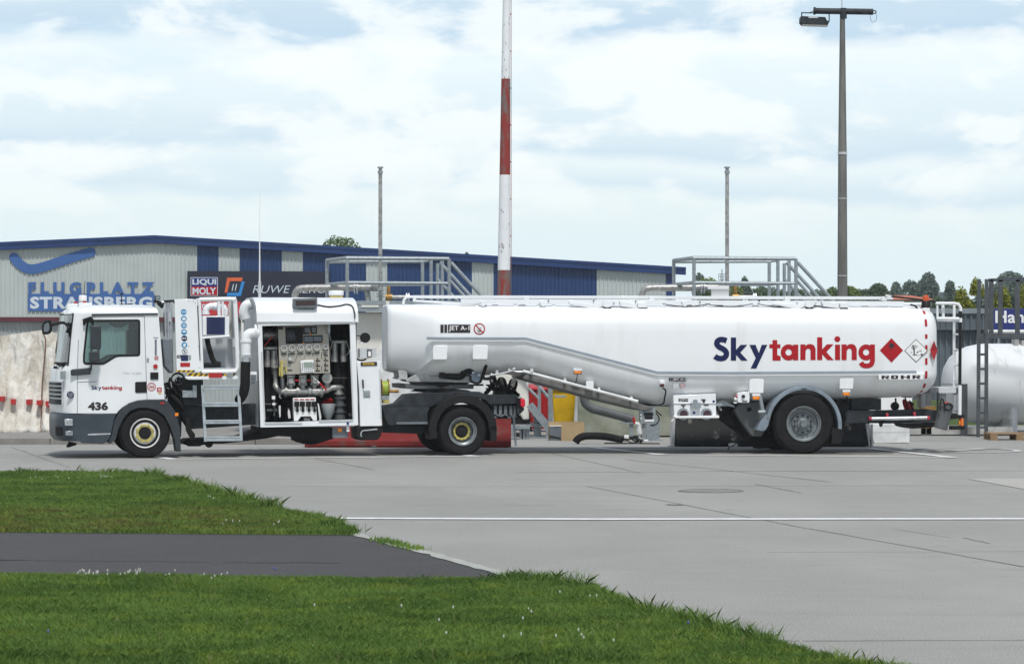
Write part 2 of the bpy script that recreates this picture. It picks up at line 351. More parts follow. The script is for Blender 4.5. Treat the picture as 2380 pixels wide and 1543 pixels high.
# ground materials
def ground_mat(name, c1, c2, c3, scale, rough=.85, bump=.15, fine=.35, slabs=False, grain=0):
    m = bpy.data.materials.new(name); m.use_nodes = True; t = m.node_tree; b = t.nodes['Principled BSDF']; b.inputs['Roughness'].default_value = rough
    b.inputs['Specular IOR Level'].default_value = .25
    tcn = t.nodes.new('ShaderNodeTexCoord')
    def nz(s_, det=5, st=(1, 1, 1), ro=.6):
        mp = t.nodes.new('ShaderNodeMapping'); mp.inputs['Scale'].default_value = st; t.links.new(tcn.outputs['Object'], mp.inputs[0])
        n = t.nodes.new('ShaderNodeTexNoise'); n.inputs['Scale'].default_value = s_; n.inputs['Detail'].default_value = det; n.inputs['Roughness'].default_value = ro
        t.links.new(mp.outputs[0], n.inputs['Vector']); return n.outputs[0]
    o = mixc(ss(nz(scale, 6, (1, .5, 1)), .35, .68, t), c1, c2, t)
    o = mixc(mathn('MULTIPLY', ss(nz(scale*3.3, 6, (.5, 1.2, 1), .7), .54, .70, t), .55, T=t), o, c3, t)
    o = mixc(mathn('MULTIPLY', ss(nz(scale*9, 5, (.4, 1.4, 1), .7), .50, .75, t), .35, T=t), o, tuple(c*1.25 for c in c2), t)
    if slabs:
        mp = t.nodes.new('ShaderNodeMapping'); mp.inputs['Rotation'].default_value = (0, 0, R(-16)); t.links.new(tcn.outputs['Object'], mp.inputs[0])
        br = t.nodes.new('ShaderNodeTexBrick'); br.offset = 0; br.inputs['Scale'].default_value = 1; br.inputs['Brick Width'].default_value = 4.55; br.inputs['Row Height'].default_value = 7.2; br.inputs['Mortar Size'].default_value = 0
        br.inputs['Color1'].default_value = (.93, .93, .93, 1); br.inputs['Color2'].default_value = (1.05, 1.045, 1.03, 1); t.links.new(mp.outputs[0], br.inputs['Vector'])
        o = mixc(1.0, o, br.outputs[0], t, 'MULTIPLY')
        # tyre marks and oil stains with shapes of their own
        o = mixc(mathn('MULTIPLY', ss(nz(.8, 6, (.12, 1.6, 1), .65), .56, .70, t), .30, T=t), o, (.15, .145, .13), t)
        o = mixc(mathn('MULTIPLY', ss(nz(1.6, 5, (.5, 1, 1), .7), .62, .72, t), .35, T=t), o, (.42, .42, .40), t)
        o = mixc(mathn('MULTIPLY', ss(nz(2.6, 3, (1, .8, 1), .5), .70, .76, t), .5, T=t), o, (.10, .095, .085), t)
    if grain:
        g2 = nz(26, 4, (1, 1, 1), .75); o = mixc(grain, o, mixc(ss(g2, .35, .65, t), tuple(c*.5 for c in c1), tuple(c*1.9 for c in c2), t), t)
    f = nz(70, 3, (1, 1, 1), .7)
    o = mixc(fine, o, mixc(ss(f, .3, .7, t), tuple(c*.55 for c in c1), tuple(min(1, c*1.45) for c in c2), t), t)
    t.links.new(o, b.inputs['Base Color'])
    bp = t.nodes.new('ShaderNodeBump'); bp.inputs['Strength'].default_value = bump; bp.inputs['Distance'].default_value = .01
    t.links.new(f, bp.inputs['Height']); t.links.new(bp.outputs[0], b.inputs['Normal']); return m
M['apron'] = ground_mat('apron_concrete', (.245, .242, .228), (.325, .322, .305), (.195, .184, .163), .35, fine=.5, slabs=True)
M['apron2'] = ground_mat('pale_slab', (.36, .35, .32), (.42, .41, .38), (.3, .29, .26), .5)
M['asph'] = ground_mat('path_asphalt', (.044, .044, .046), (.066, .064, .066), (.095, .092, .093), .5, fine=.5, grain=.35)
M['soil'] = ground_mat('lawn_soil', (.085, .155, .030), (.12, .20, .045), (.13, .15, .05), 1.2)
M['field'] = ground_mat('meadow', (.05, .08, .025), (.07, .10, .03), (.09, .09, .04), .2)
M['edge'] = ground_mat('edge_stone', (.30, .31, .28), (.40, .41, .38), (.10, .11, .06), 4)
M['kerb'] = ground_mat('kerb_stone', (.20, .19, .18), (.27, .26, .24), (.15, .14, .13), 2)
M['line'] = mat('road_paint', (.72, .73, .72), .6, 0, .1, 6)
M['wline'] = mat('worn_road_paint', (.42, .42, .41), .7, 0, 0, 2.5, col2=(.62, .62, .61), lo=.42, hi=.6)
M['fline'] = mat('faint_road_paint', (.33, .31, .25), .7, 0, .15, 6)
M['crack'] = mat('joint_filler', (.15, .147, .138), .8, 0, 0, 1.3, col2=(.27, .268, .25), lo=.4, hi=.6)
# ================================================================== THE SETTING
def gsheet(name, pts, z, m, top=0):
    mb = MB(); mb.add([(x, y, z) for x, y in pts], [tuple(range(len(pts)))])
    o = mb.build(name, m, smooth=0); o['kind'] = 'structure'; return o
def gstrip(mb, P, wd, z):        # P ground points in metres, strip of width wd
    P = [Vector((x, y)) for x, y in P]; V = []
    for i, p in enumerate(P):
        a = (P[i]-P[i-1]).normalized() if i else None; b = (P[i+1]-P[i]).normalized() if i < len(P)-1 else None
        t = ((a+b).normalized() if a is not None and b is not None else (a if a is not None else b))
        n = Vector((-t.y, t.x)); k = 1 if a is None or b is None else 1/max(.4, a.dot(t))
        V += [(p.x+n.x*wd/2*k, p.y+n.y*wd/2*k, z), (p.x-n.x*wd/2*k, p.y-n.y*wd/2*k, z)]
    mb.add(V, [(2*i, 2*i+1, 2*i+3, 2*i+2) for i in range(len(P)-1)])
G = gxy
gsheet('ground', [(-2500, -200), (2500, -200), (2500, 5000), (-2500, 5000)], -.03, M['field'])
gsheet('apron', [(-60, -3), (60, -3), (60, 100), (-60, 100)], 0, M['apron'])
def wob(P, n=5, amp=.06, seed=1):      # subdivide and roughen an outline
    out = []; rr = random.Random(seed)
    for i in range(len(P)-1):
        a, b = P[i], P[i+1]
        for j in range(n):
            t = j/n; out.append((a[0]+(b[0]-a[0])*t+rr.uniform(-amp, amp), a[1]+(b[1]-a[1])*t+rr.uniform(-amp, amp)*1.5))
    out.append(P[-1]); return out
edgeA = wob([G(*p) for p in ((-60, 1099), (0, 1100), (180, 1101), (337, 1105), (421, 1119), (469, 1134), (601, 1171), (667, 1192), (769, 1210), (815, 1232), (826, 1244))], 5, .07, 3)
lawnA = edgeA+[G(600, 1243), G(0, 1237.5), (-12, 27.5), (-12, 41.4)]
pathP = [(-14, 27.5), G(0, 1237.5), G(600, 1243), G(826, 1244.5), G(1010, 1292), G(1207, 1349), G(1000, 1352), G(0, 1339), (-14, 22.25)]
edgeB = wob([G(*p) for p in ((1000, 1352), (1200, 1350), (1260, 1347), (1380, 1366), (1450, 1398), (1560, 1428), (1640, 1452), (1760, 1483), (1870, 1514), (1970, 1538))]+[(3.15, 14.6), (4.2, 12.2), (5.5, 9)], 5, .05, 5)
lawnB = [G(0, 1339), G(500, 1345)]+edgeB+[(5.5, 5), (-12, 5), (-12, 22.25)]
gsheet('lawn', lawnA, .008, M['soil']); gsheet('lawn', lawnB, .008, M['soil'])
gsheet('path', pathP, .004, M['asph'])
mb = MB(); gstrip(mb, wob([G(822, 1241), G(1010, 1290), G(1214, 1348)], 14, .022, 12), .13, .0100); o = mb.build('path_edge_stones', M['edge'], smooth=0); o['kind'] = 'structure'
# slab joints and cracks: a slab grid turned some 16 degrees
mb = MB()
def joint(P, wd=.035, z=.004, wobble=.015):
    P = wob(P, 8, wobble, int(abs(P[0][0])*100+7)); gstrip(mb, P, wd, z)
for a, b, wd in ((C(15, 80, 62), C(15, 440, 190), .05), (C(15, 1640, 65), C(15, 2380, 205), .035), (C(4, 1330, 1325), (1490, 1100), .03),
                 (C(17, 0, 205), C(17, 1230, 340), .045), ((1365, 1130), C(17, 1000, 600), .035), (C(17, 1000, 600), C(17, 2380, 845), .035), (C(17, 770, 350), C(17, 1050, 405), .04), (C(17, 2020, 672), C(17, 2175, 706), .035), (C(17, 1600, 622), C(17, 1940, 670), .02)):
    joint([G(*a), G(*b)], wd*.62)
joint([G(470, 1130), G(1000, 1131), G(1700, 1129.5), G(2500, 1128)], .028, .0045)
joint([G(950, 1175), G(1300, 1174)], .018, .0045); joint([G(1300, 1490), G(2600, 1487)], .02, .0045)
joint([G(1780, 1283), G(2600, 1281)], .016, .0045)
joint([G(1550, 1173), G(1590, 1174)], .12, .005)
o = mb.build('slab_joints', M['crack'], smooth=0); o['kind'] = 'structure'
mb = MB(); joint([G(0, 1303), G(490, 1307)], .02, .009); joint([G(520, 1308), G(790, 1309)], .03, .009); joint([G(-60, 1302), G(60, 1303)], .03, .009)
o = mb.build('path_cracks', mat('path_crack', (.02, .02, .02), .9), smooth=0); o['kind'] = 'structure'
mb = MB()
gstrip(mb, [G(745, 1205), G(1400, 1207.3), G(2600, 1206)], .24, .008)
o = mb.build('taxi_line', M['line'], smooth=0); o['kind'] = 'structure'
mb = MB()
gstrip(mb, [G(352, 1060), G(400, 1067.5), G(1105, 1060.5), G(1048, 1054)], .19, .008)
gstrip(mb, [G(1377, 1040), G(1536, 1057), G(2199, 1063)], .19, .008)
gstrip(mb, [G(2026, 1043.6), G(2217, 1064.3)], .19, .012)
gstrip(mb, [G(1390, 1040), G(2034, 1042.8)], .16, .016)
gstrip(mb, [G(380, 1036), G(700, 1037)], .12, .008)
o = mb.build('bay_lines', M['line'], smooth=0); o['kind'] = 'structure'
def stain_shade(pts_, seed):
    P_ = wob([G(*p) for p in pts_]+[G(*pts_[0])], 9, .10, seed)[:-1]; gsheet('oil_stain', P_, .003, M['stain'])
M['stain'] = mat('oily_concrete', (.10, .098, .092), .75, 0, 0, 1.6, col2=(.155, .15, .14), lo=.4, hi=.62, detail=8)  # oil stains, with the shade under the vehicles darkened into their colour
stain_shade([(330, 1052), (520, 1056), (760, 1055), (1000, 1052), (1180, 1049), (1150, 1043), (900, 1043), (600, 1044), (420, 1045)], 3)
stain_shade([(1440, 1047), (1700, 1053), (1950, 1056), (2080, 1054), (2040, 1047), (1800, 1045), (1560, 1044)], 6)
mb = MB(); cxy = G(2236, 1047)
gstrip(mb, [(cxy[0]+1.02*math.cos(a*math.pi/20), cxy[1]+1.15*math.sin(a*math.pi/20)) for a in range(41)], .15, .008)
gstrip(mb, [G(2180, 1050), G(2290, 1044.5)], .16, .012); gstrip(mb, [G(2200, 1045.5), G(2340, 1043)], .09, .016)
o = mb.build('ring_marking', M['wline'], smooth=0); o['kind'] = 'structure'
mb = MB(); gstrip(mb, [G(1640, 1095), G(2600, 1093)], .07, .008); gstrip(mb, [G(1200, 1098), G(1640, 1095.5)], .06, .009); gstrip(mb, [G(1950, 1024), G(2380, 1026)], .08, .008)
o = mb.build('faint_lines', M['fline'], smooth=0); o['kind'] = 'structure'
gsheet('pale_slab', [G(2249, 1113), G(2560, 1112), G(2560, 1160), G(2380, 1137)], .006, M['apron2'])
f = Fr(1652, G(1652, 1141)[1]); e = empty('manhole_cover', f); tag(e, 'round iron manhole cover set in the concrete apron', 'manhole cover')
MB().lathe((0, 0, 0), [(.43, .004), (.43, .009), (.395, .009), (.395, .004)], 40, 'w').build('frame', M['crack'], e, smooth=0)
MB().lathe((0, 0, 0), [(.385, .003), (.385, .007), (.0, .007)], 40, 'w').build('lid', mat('cast_iron', (.20, .195, .18), .8, 0, .15, 12), e, smooth=0)
# raised strip with kerb at the left, behind the truck
kf = Fr(0, 52.6)
mb = MB(); mb.box((-25, 52.9, -.02), (-3.2, 80, .10)); o = mb.build('pavement', M['kerb'], smooth=0); o['kind'] = 'structure'
mb = MB()
for i in range(22): mb.box((-25+i*1.0, 52.75, -.02), (-24.012+i*1.0, 52.9-.002, .125))
o = mb.build('kerb', M['kerb'], bevel=.01, smooth=0); o['kind'] = 'structure'

# ================================================================== HANGAR
hf = Fr(360, 80, 5.5)
hang = empty('hangar', hf); tag(hang, 'long low gabled hangar clad in light grey and blue ribbed sheets with blue roof edge', 'hangar')
def corr(mb, u0, u1, w0, w1f, v, pitch=.125, dep=.03):
    """trapezoid ribbed sheet between u0 and u1"""
    xs = []; u = u0
    while u < u1-1e-6:
        for fr_, d_ in ((0, 0), (.62, 0), (.70, -dep), (.92, -dep)):
            x = u+fr_*pitch
            if x < u1: xs.append((x, d_))
        u += pitch
    xs.append((u1, 0)); V = []
    for x, d_ in xs: V += [(x, v+d_, w0), (x, v+d_, w1f(x))]
    mb.add(V, [(2*i, 2*i+2, 2*i+3, 2*i+1) for i in range(len(xs)-1)])
pk = hf.uw(360, 552); rc = hf.uw(1590, 626)
lslope = (pk[1]-hf.uw(0, 568)[1])/(pk[0]-hf.uw(0, 568)[0])
rslope = (rc[1]-pk[1])/(rc[0]-pk[0])
roofw = lambda u: pk[1]+(u-pk[0])*(lslope if u < pk[0] else rslope)
U = lambda px: hf.uw(px, 600)[0]
wband = hf.uw(60, 737)[1]
segs = [(-500, 458, 'hg'), (458, 508, 'hb'), (508, 557, 'hg'), (557, 655, 'hb'), (655, 704, 'hg'), (704, 851, 'hb'), (851, 900, 'hg'), (900, 1097, 'hb'), (1097, 1147, 'hg'), (1147, 1387, 'hb'), (1387, 1549, 'hg')]
for a, b, c in segs:
    mb = MB(); corr(mb, U(a), U(b), wband, roofw, 0); o = mb.build('wall_cladding', M[c], hang, smooth=0, recalc=False)
mb = MB(); corr(mb, U(-500), U(1549), 0, lambda u: wband-.09, .12); mb.build('lower_wall', mat('lower_cladding', (.36, .39, .39), .5, 0, .1, .8), hang, smooth=0, recalc=False)
mb = MB(); mb.box((U(-500), -.06, wband-.13), (U(1549), .12, wband-.003)); mb.build('wall_trim', M['maroon'], hang, smooth=0)
mb = MB(); ur = U(1592); ul = U(-500); dep = 45
for vv0, vv1, th0, th1 in ((-.18, -.03, -.17, .03),):
    mb.prism([(ul, roofw(ul)+th0), (pk[0], pk[1]+th0), (ur, roofw(ur)+th0), (ur, roofw(ur)+th1), (pk[0], pk[1]+th1), (ul, roofw(ul)+th1)], vv0, vv1)
mb.build('roof_edge', M['hf'], hang, smooth=0)
mb = MB(); mb.prism([(ul, roofw(ul)-.02), (pk[0], pk[1]-.02), (ur, roofw(ur)-.02), (ur, roofw(ur)+.06), (pk[0], pk[1]+.06), (ul, roofw(ul)+.06)], -.2, dep)
mb.build('roof', M['hf'], hang, smooth=0)
mb = MB(); mb.box((U(1549), -.05, 0), (U(1568), .25, roofw(U(1568))-.05)); mb.build('corner_post', M['hf'], hang, smooth=0)
mb = MB(); mb.box((U(1566), .25, 0), (U(1568), dep, roofw(U(1568))-.05)); mb.box((U(-500), dep-.1, 0), (U(1566), dep, 4.0)); mb.build('rear_walls', M['hg'], hang, smooth=0)
# painted signs
sg = MB(); P = catmull([hf.p(8, x, y, -.05) for x, y in ((95, 255), (115, 280), (150, 312), (190, 332), (235, 333), (300, 318), (400, 285), (500, 253), (617, 220))], 5)
rw = hf.m(8, 33)
VV = []; FF = []
n = len(P)
for i, p in enumerate(P):
    t = (P[min(i+1, n-1)]-P[max(i-1, 0)]).normalized(); nn = Vector((-t.z, 0, t.x)); VV += [p+nn*rw, p-nn*rw]
FF = [(2*i, 2*i+1, 2*i+3, 2*i+2) for i in range(n-1)]
sg.add(VV, FF)
for e_, y_ in ((P[0], .0), (P[-1], .0)):
    sg.add([(e_.x+rw*math.cos(a*math.pi/12), -.052, e_.z+rw*math.sin(a*math.pi/12)) for a in range(24)], [tuple(range(24))])
sg.build('painted_tick', M['sign_blue'], hang, smooth=0)
sg = MB(); text(sg, hf, 8, 'FLUGPLATZ', 192, 422, 1050, 506, -.052, .055, 0, 1.6); sg.pb(hf, 8, 190, 503, 1050, 620, -.05, -.03)
s0 = sg.build('painted_sign', M['sign_blue'], hang, smooth=0)
sg = MB(); text(sg, hf, 8, 'STRAUSBERG', 204, 522, 1036, 604, -.056, .045, 0, 1.12); sg.build('lettering', M['sign_white'], s0, smooth=0)
sg = MB(); sg.pb(hf, 8, 1274, 350, 2243, 560, -.16, -.06); s1 = sg.build('sign_board', M['sign_dark'], hang, smooth=0)
sg = MB(); sg.pb(hf, 8, 1296, 390, 1481, 516, -.168, -.161); sg.build('sign_logo_border', M['sign_white'], s1, smooth=0)
sg = MB(); sg.pb(hf, 8, 1300, 394, 1477, 452, -.172, -.169); sg.build('sign_logo_field', M['royal'], s1, smooth=0)
sg = MB(); sg.pb(hf, 8, 1300, 452.5, 1477, 512, -.172, -.169); sg.build('sign_logo_field', M['logored'], s1, smooth=0)
sg = MB(); text(sg, hf, 8, 'LIQUI', 1308, 401, 1470, 446, -.178, .035); text(sg, hf, 8, 'MOLY', 1309, 459, 1470, 507, -.178, .035)
text(sg, hf, 8, 'RUWE AERO', 1718, 445, 2222, 497, -.168, -.008, .25); sg.build('lettering', M['sign_white'], s1, smooth=0)
sg = MB(); sg.sheet(hf.pts(8, [(1545, 392), (1650, 392), (1645, 416), (1563, 416), (1545, 494), (1527, 494)], -.17), -.17); sg.build('sign_logo_mark', M['sign_orange'], s1, smooth=0)
sg = MB(); sg.sheet(hf.pts(8, [(1643, 418), (1664, 418), (1638, 517), (1541, 517), (1548, 494), (1623, 494)], -.171), -.171); sg.build('sign_logo_mark', M['sign_cyan'], s1, smooth=0)
sg = MB()
for xx in (1585, 1606): sg.sheet(hf.pts(8, [(xx, 436), (xx+6, 436), (xx-4, 482), (xx-10, 482)], -.172), -.172)
sg.build('sign_logo_mark', M['sign_white'], s1, smooth=0)
sg = MB(); sg.pb(hf, 2, 380, 205, 700, 312, -.17, -.1); s2 = sg.build('red_sign_board', mat('sign_red', (.5, .03, .04), .5, 0, .05, 1), hang, smooth=0)
sg = MB(); text(sg, hf, 2, 'SP', 400, 222, 455, 290, -.176, .02); text(sg, hf, 2, 'IN', 570, 222, 606, 290, -.176, .02); sg.build('lettering', M['sign_white'], s2, smooth=0)

# ================================================================== SKYTANKING LETTERING
def sky_logo(fr, mapf, parent, v):
    """mapf: crop-12 coordinates -> (u,w)"""
    A = MB(); B = MB()
    def poly(mb, P, dv=0): mb.sheet([mapf(x, y) for x, y in P], v-dv)
    def stroke(mb, P, wd, dv=0):
        P = [Vector((x, y, 0)) for x, y in P]; P = catmull(P, 5); V = []
        for i, p in enumerate(P):
            t = (P[min(i+1, len(P)-1)]-P[max(i-1, 0)]).normalized(); nn = Vector((-t.y, t.x, 0))*wd/2
            V += [mapf(p.x+nn.x, p.y+nn.y), mapf(p.x-nn.x, p.y-nn.y)]
        mb.add([(q[0], v-dv, q[1]) for q in V], [(2*i, 2*i+1, 2*i+3, 2*i+2) for i in range(len(P)-1)])
    def ringp(mb, cx, cy, r0, rx, ry, dv=0):
        V = []
        for k in (0, 1):
            for j in range(32):
                a = j*math.pi/16
                q = mapf(cx+math.cos(a)*(r0 if k == 0 else rx), cy+math.sin(a)*(r0 if k == 0 else ry)); V.append((q[0], v-dv, q[1]))
        mb.add(V, [(j, (j+1) % 32, 32+(j+1) % 32, 32+j) for j in range(32)])
    stroke(A, [(968, 1101), (940, 1092), (905, 1091), (879, 1108), (876, 1136), (900, 1162), (935, 1180), (963, 1208), (963, 1242), (938, 1266), (900, 1270), (872, 1260), (856, 1248)], 52)
    poly(A, [(1008, 1070), (1058, 1070), (1058, 1290), (1008, 1290)])
    def K(mb, o, y0=0): poly(mb, [(1056+o, 1190+y0), (1102+o, 1140+y0), (1165+o, 1140+y0), (1097+o, 1213+y0), (1168+o, 1290+y0), (1108+o, 1290+y0), (1056+o, 1232+y0)], .0007)
    K(A, 0)
    poly(A, [(1185, 1140), (1243, 1140), (1275, 1218), (1302, 1140), (1355, 1140), (1250, 1365), (1197, 1365), (1245, 1265)])
    poly(B, [(1405, 1095), (1450, 1095), (1450, 1135), (1480, 1135), (1480, 1172), (1450, 1172), (1450, 1238), (1482, 1248), (1482, 1290), (1405, 1290), (1405, 1172), (1375, 1172), (1375, 1135), (1405, 1135)])
    ringp(B, 1558, 1212, 30, 75, 77); poly(B, [(1602, 1138), (1650, 1138), (1650, 1287), (1602, 1287)], .0007)
    def Nn(o): poly(B, [(1670+o, 1136), (1718+o, 1136), (1718+o, 1152), (1740+o, 1135), (1772+o, 1132), (1800+o, 1145), (1815+o, 1178), (1815+o, 1285), (1767+o, 1285), (1767+o, 1195), (1757+o, 1178), (1737+o, 1176), (1720+o, 1195), (1718+o, 1285), (1670+o, 1285)])
    Nn(0); Nn(392)
    poly(B, [(1830, 1068), (1878, 1068), (1878, 1285), (1830, 1285)]); K(B, 820, -5)
    poly(B, [(2000, 1138), (2048, 1138), (2048, 1285), (2000, 1285)]); ringp(B, 2022, 1086, .5, 28, 28)
    ringp(B, 2296, 1212, 29, 73, 76); poly(B, [(2334, 1136), (2380, 1136), (2380, 1295), (2334, 1295)], .0007)
    stroke(B, [(2357, 1290), (2348, 1320), (2325, 1337), (2290, 1340), (2262, 1330), (2247, 1308)], 46, .0014)
    A.build('lettering_blue', M['logoblue'], parent, smooth=0); B.build('lettering_red', M['logored'], parent, smooth=0)

# ================================================================== WHEELS
def wheel(parent, fr, k, cx, r, vout, width, rim_r, style, far=False, cy=None):
    c = fr.p(k, cx, 0, 0); u = c[0]
    e = empty('wheel', parent=parent, loc=(u, vout, r))
    s = -1 if not far else 1        # outer face direction
    d_ = lambda x: x if not far else width-x
    t = MB()
    prof = [(rim_r, .03), (rim_r+.02, .008), (r*.80, -.012), (r*.93, .0), (r*.985, .03), (r, .055), (r, width-.055), (r*.985, width-.03), (r*.93, width), (rim_r+.02, width-.008), (rim_r, width-.03)]
    prof = [(a, (b if not far else width-b)) for a, b in prof]
    t.lathe((0, 0, 0), prof, 64, caps=False)
    for j in range(72):       # tread blocks
        a = j*2*math.pi/72; ca, sa = math.cos(a), math.sin(a)
        for v0, v1 in ((.02, width*.3), (width*.36, width*.64), (width*.7, width-.02)):
            h = math.pi/72*.68
            V = [(rr*math.cos(a+q), vv, rr*math.sin(a+q)) for vv in (v0, v1) for rr, q in ((r-.005, -h), (r-.005, h), (r+.008, h), (r+.008, -h))]
            t.add(V, [(0, 1, 2, 3), (7, 6, 5, 4), (0, 4, 5, 1), (1, 5, 6, 2), (2, 6, 7, 3), (3, 7, 4, 0)])
    t.build('tyre', M['rubber'], e, smooth=30)
    rm = MB()
    def RP(L_): return [(a, (b if not far else width-b)) for a, b in L_]
    if style == 'dish':       # deep drive wheel, yellow ring inside
        rm.lathe((0, 0, 0), RP([(rim_r+.006, .004), (rim_r, -.008), (rim_r-.014, -.004), (rim_r-.02, .02), (rim_r-.05, .04), (rim_r-.06, .14), (.16, .15), (.15, .13), (.0, .13)]), 48, caps=False)
        rim = rm.build('rim', M['rimgrey'], e)
        y = MB(); y.lathe((0, 0, 0), RP([(.155, .129), (.155, .10), (.115, .10), (.115, .129)]), 32, caps=False); y.build('ring', M['wyellow'], rim)
        y = MB()
        for j in range(10): a = j*math.pi/5; y.lathe((.137*math.cos(a), .075, .137*math.sin(a)), [(.014, 0), (.014, .028)], 8)
        y.build('wheel_nuts', M['wyellow'], rim)
        y = MB(); y.lathe((0, 0, 0), RP([(.0, .085), (.055, .085), (.095, .10), (.11, .13)]), 24, caps=False); y.build('hub', M['matte'], rim)
    elif style == 'steer':
        rm.lathe((0, 0, 0), RP([(rim_r+.006, .006), (rim_r, -.006), (rim_r-.01, -.004), (rim_r-.03, .03), (rim_r-.06, .05), (rim_r-.085, .02), (.17, .005), (.12, .005), (.11, .03), (0, .03)]), 48, caps=False)
        rim = rm.build('rim', M['white2'], e)
        rk = MB(); rk.lathe((0, 0, 0), RP([(rim_r-.012, -.0005), (rim_r-.012, .006), (rim_r-.058, .044), (rim_r-.058, .036)]), 40, caps=False); rk.build('rim_recess', M['matte'], rim)
        y = MB(); y.lathe((0, 0, 0), RP([(.148, .004), (.148, -.012), (.116, -.012), (.110, .02)]), 32, caps=False)
        for j in range(8): a = (j+.5)*math.pi/4; y.lathe((.147*math.cos(a), -.03, .147*math.sin(a)), [(.019, 0), (.019, .03)], 8)
        y.build('ring', M['wyellow'], rim)
        y = MB(); y.lathe((0, 0, 0), RP([(.0, -.005), (.05, -.005), (.085, .0), (.1045, .03)]), 24, caps=False); y.build('hub', M['matte'], rim)
    else:
        rm.lathe((0, 0, 0), RP([(rim_r+.008, .004), (rim_r, -.010), (rim_r-.014, -.006), (rim_r-.022, .02), (rim_r-.045, .03), (rim_r-.055, .10), (.20, .115), (.19, .09), (.0, .085)]), 56, caps=False)
        rim = rm.build('rim', M['rimgrey'], e)
        y = MB()
        for j in range(10):
            a = (j+.5)*math.pi/5; y.lathe((.155*math.cos(a), .045, .155*math.sin(a)), [(.021, 0), (.021, .045)], 6)
        y.build('wheel_nuts', M['chassis'], rim)
        y = MB(); y.lathe((0, 0, 0), RP([(.0, -.01), (.058, -.01), (.065, 0), (.075, .04), (.10, .05), (.11, .088)]), 28, caps=False); y.build('hub', M['rimgrey'], rim)
    return e

# ================================================================== TRACTOR UNIT
tf = Fr(1075, 47.35, 12)
# put the origin at the front axle side so the empty stands under the vehicle
TR = empty('refuelling_truck', tf); tag(TR, 'white refuelling tractor unit numbered 436 with open pump compartment behind its cab', 'truck')
W2 = 2.36
def part(name, m, fn, parent=TR, bevel=0, smooth=35):
    mb = MB(); fn(mb); return mb.build(name, M[m] if isinstance(m, str) else m, parent, bevel, smooth)
def P1(x, y, v=0): return tf.p(1, x, y, v)
def plan(y, xs, xf, vb=.62, n=9, bulge=.06):
    """half outline of the cab front at crop-1 height y: from the near side round the corner to the middle"""
    us = tf.p(1, xs, y, 0); uf = tf.p(1, xf, y, .45); w_ = us[2]; out = []
    for i in range(n+1):
        t = i/n*math.pi/2; out.append((us[0]-(us[0]-uf[0])*math.sin(t), vb*(1-math.cos(t)), w_))
    for i in (1, 2): out.append((uf[0]-bulge*i/2, vb+(W2/2-vb)*i/2, w_))
    return out
def full(h): return h+[(a, W2-b, c) for a, b, c in h[-2::-1]]
lev = [(300, 432, 312), (400, 420, 299), (500, 412, 286), (600, 407, 273), (700, 405, 258)]
pl = [plan(*l) for l in lev]; nh = len(pl[0])
# windscreen (curved), pillars
CUT = [2, 2, 2, 3, 3]
ws = [full(h) for h in pl]
def grid(mb, rows, j0, j1):
    mb.loft([r[j0:j1+1] for r in rows], caps=False, closed=False)
tot = len(ws[0])
mb = MB(); grid(mb, ws, 3, tot-4); o = mb.build('windscreen', M['wglass'], TR)
mb = MB(); grid(mb, ws, 0, 3); grid(mb, ws, tot-4, tot-1); mb.build('pillar', M['white'], TR)
mb = MB()
for j in (3, tot-4): mb.tube([Vector(r[j])+Vector((-.004, 0, 0)) for r in ws], .014, 6)
mb.tube([Vector(p) for p in ws[0][3:tot-3]], .016, 6); mb.build('windscreen_seal', M['black'], TR)
# lower front
lev2 = [(700, 405, 258), (716, 405, 240), (760, 405, 233), (850, 405, 229), (960, 405, 229), (1040, 405, 232), (1066, 405, 242)]
mb = MB(); fr2 = [full(plan(*l)) for l in lev2]; mb.loft(fr2, caps=False, closed=False); mb.build('front_panel', M['white'], TR)
# grille on the front
mb = MB(); g = [full(plan(y, 405, 229-1.5)) for y in (822, 1010)]; 
mb.loft([[Vector(p)+Vector((-.006, -.004, 0)) for p in r[4:tot-4]] for r in g], caps=False, closed=False); gr = mb.build('grille', M['black'], TR)
mb = MB()
for y in (826, 858, 890, 922, 954, 1006):
    r = full(plan(y, 405, 228)); mb.tube([Vector(p)+Vector((-.012, -.006, 0)) for p in r[4:tot-4]], .011, 6)
for j in (4, tot-5): mb.tube([Vector(full(plan(y, 405, 228))[j])+Vector((-.012, -.006, 0)) for y in (822, 1010)], .014, 6)
mb.build('grille_bars', M['alu'], gr)
# side walls with window opening
win = [(487, 346), (872, 344), (886, 352), (888, 380), (888, 606), (884, 618), (872, 625), (725, 628), (700, 634), (672, 650), (618, 684), (600, 690), (472, 690), (454, 682), (449, 665), (449, 620), (470, 420), (478, 360)]
side = [(432, 300), (1030, 300), (1045, 480), (1062, 700), (1075, 958), (940, 960), (870, 968), (800, 990), (750, 1020), (718, 1050), (708, 1066), (405, 1066), (405, 700), (407, 600), (412, 500), (420, 400)]
so = tf.pts(1, side, 0); wi = tf.pts(1, win, 0)
for v0, v1 in ((0, .035), (W2-.035, W2)):
    mb = MB(); mb.holed(so, [wi], v0, v1); mb.build('cab_side', M['white'], TR, smooth=0)
def ringof(P, off):      # inset polygon by offset towards centroid
    n = len(P); out = []
    for i in range(n):
        a = Vector(P[i-1]); b = Vector(P[i]); c = Vector(P[(i+1) % n])
        t = ((b-a).normalized()+(c-b).normalized()).normalized(); out.append((b.x+t.y*off, b.y-t.x*off))
    return out
sgn = 1 if sum(wi[i-1][0]*wi[i][1]-wi[i][0]*wi[i-1][1] for i in range(len(wi))) < 0 else -1
for v0, v1 in ((-.006, .03), (W2-.03, W2+.006)):
    mb = MB(); mb.holed(ringof(wi, -.004*sgn), [ringof(wi, .03*sgn)], v0, v1); mb.build('window_frame', M['black'], TR, smooth=0)
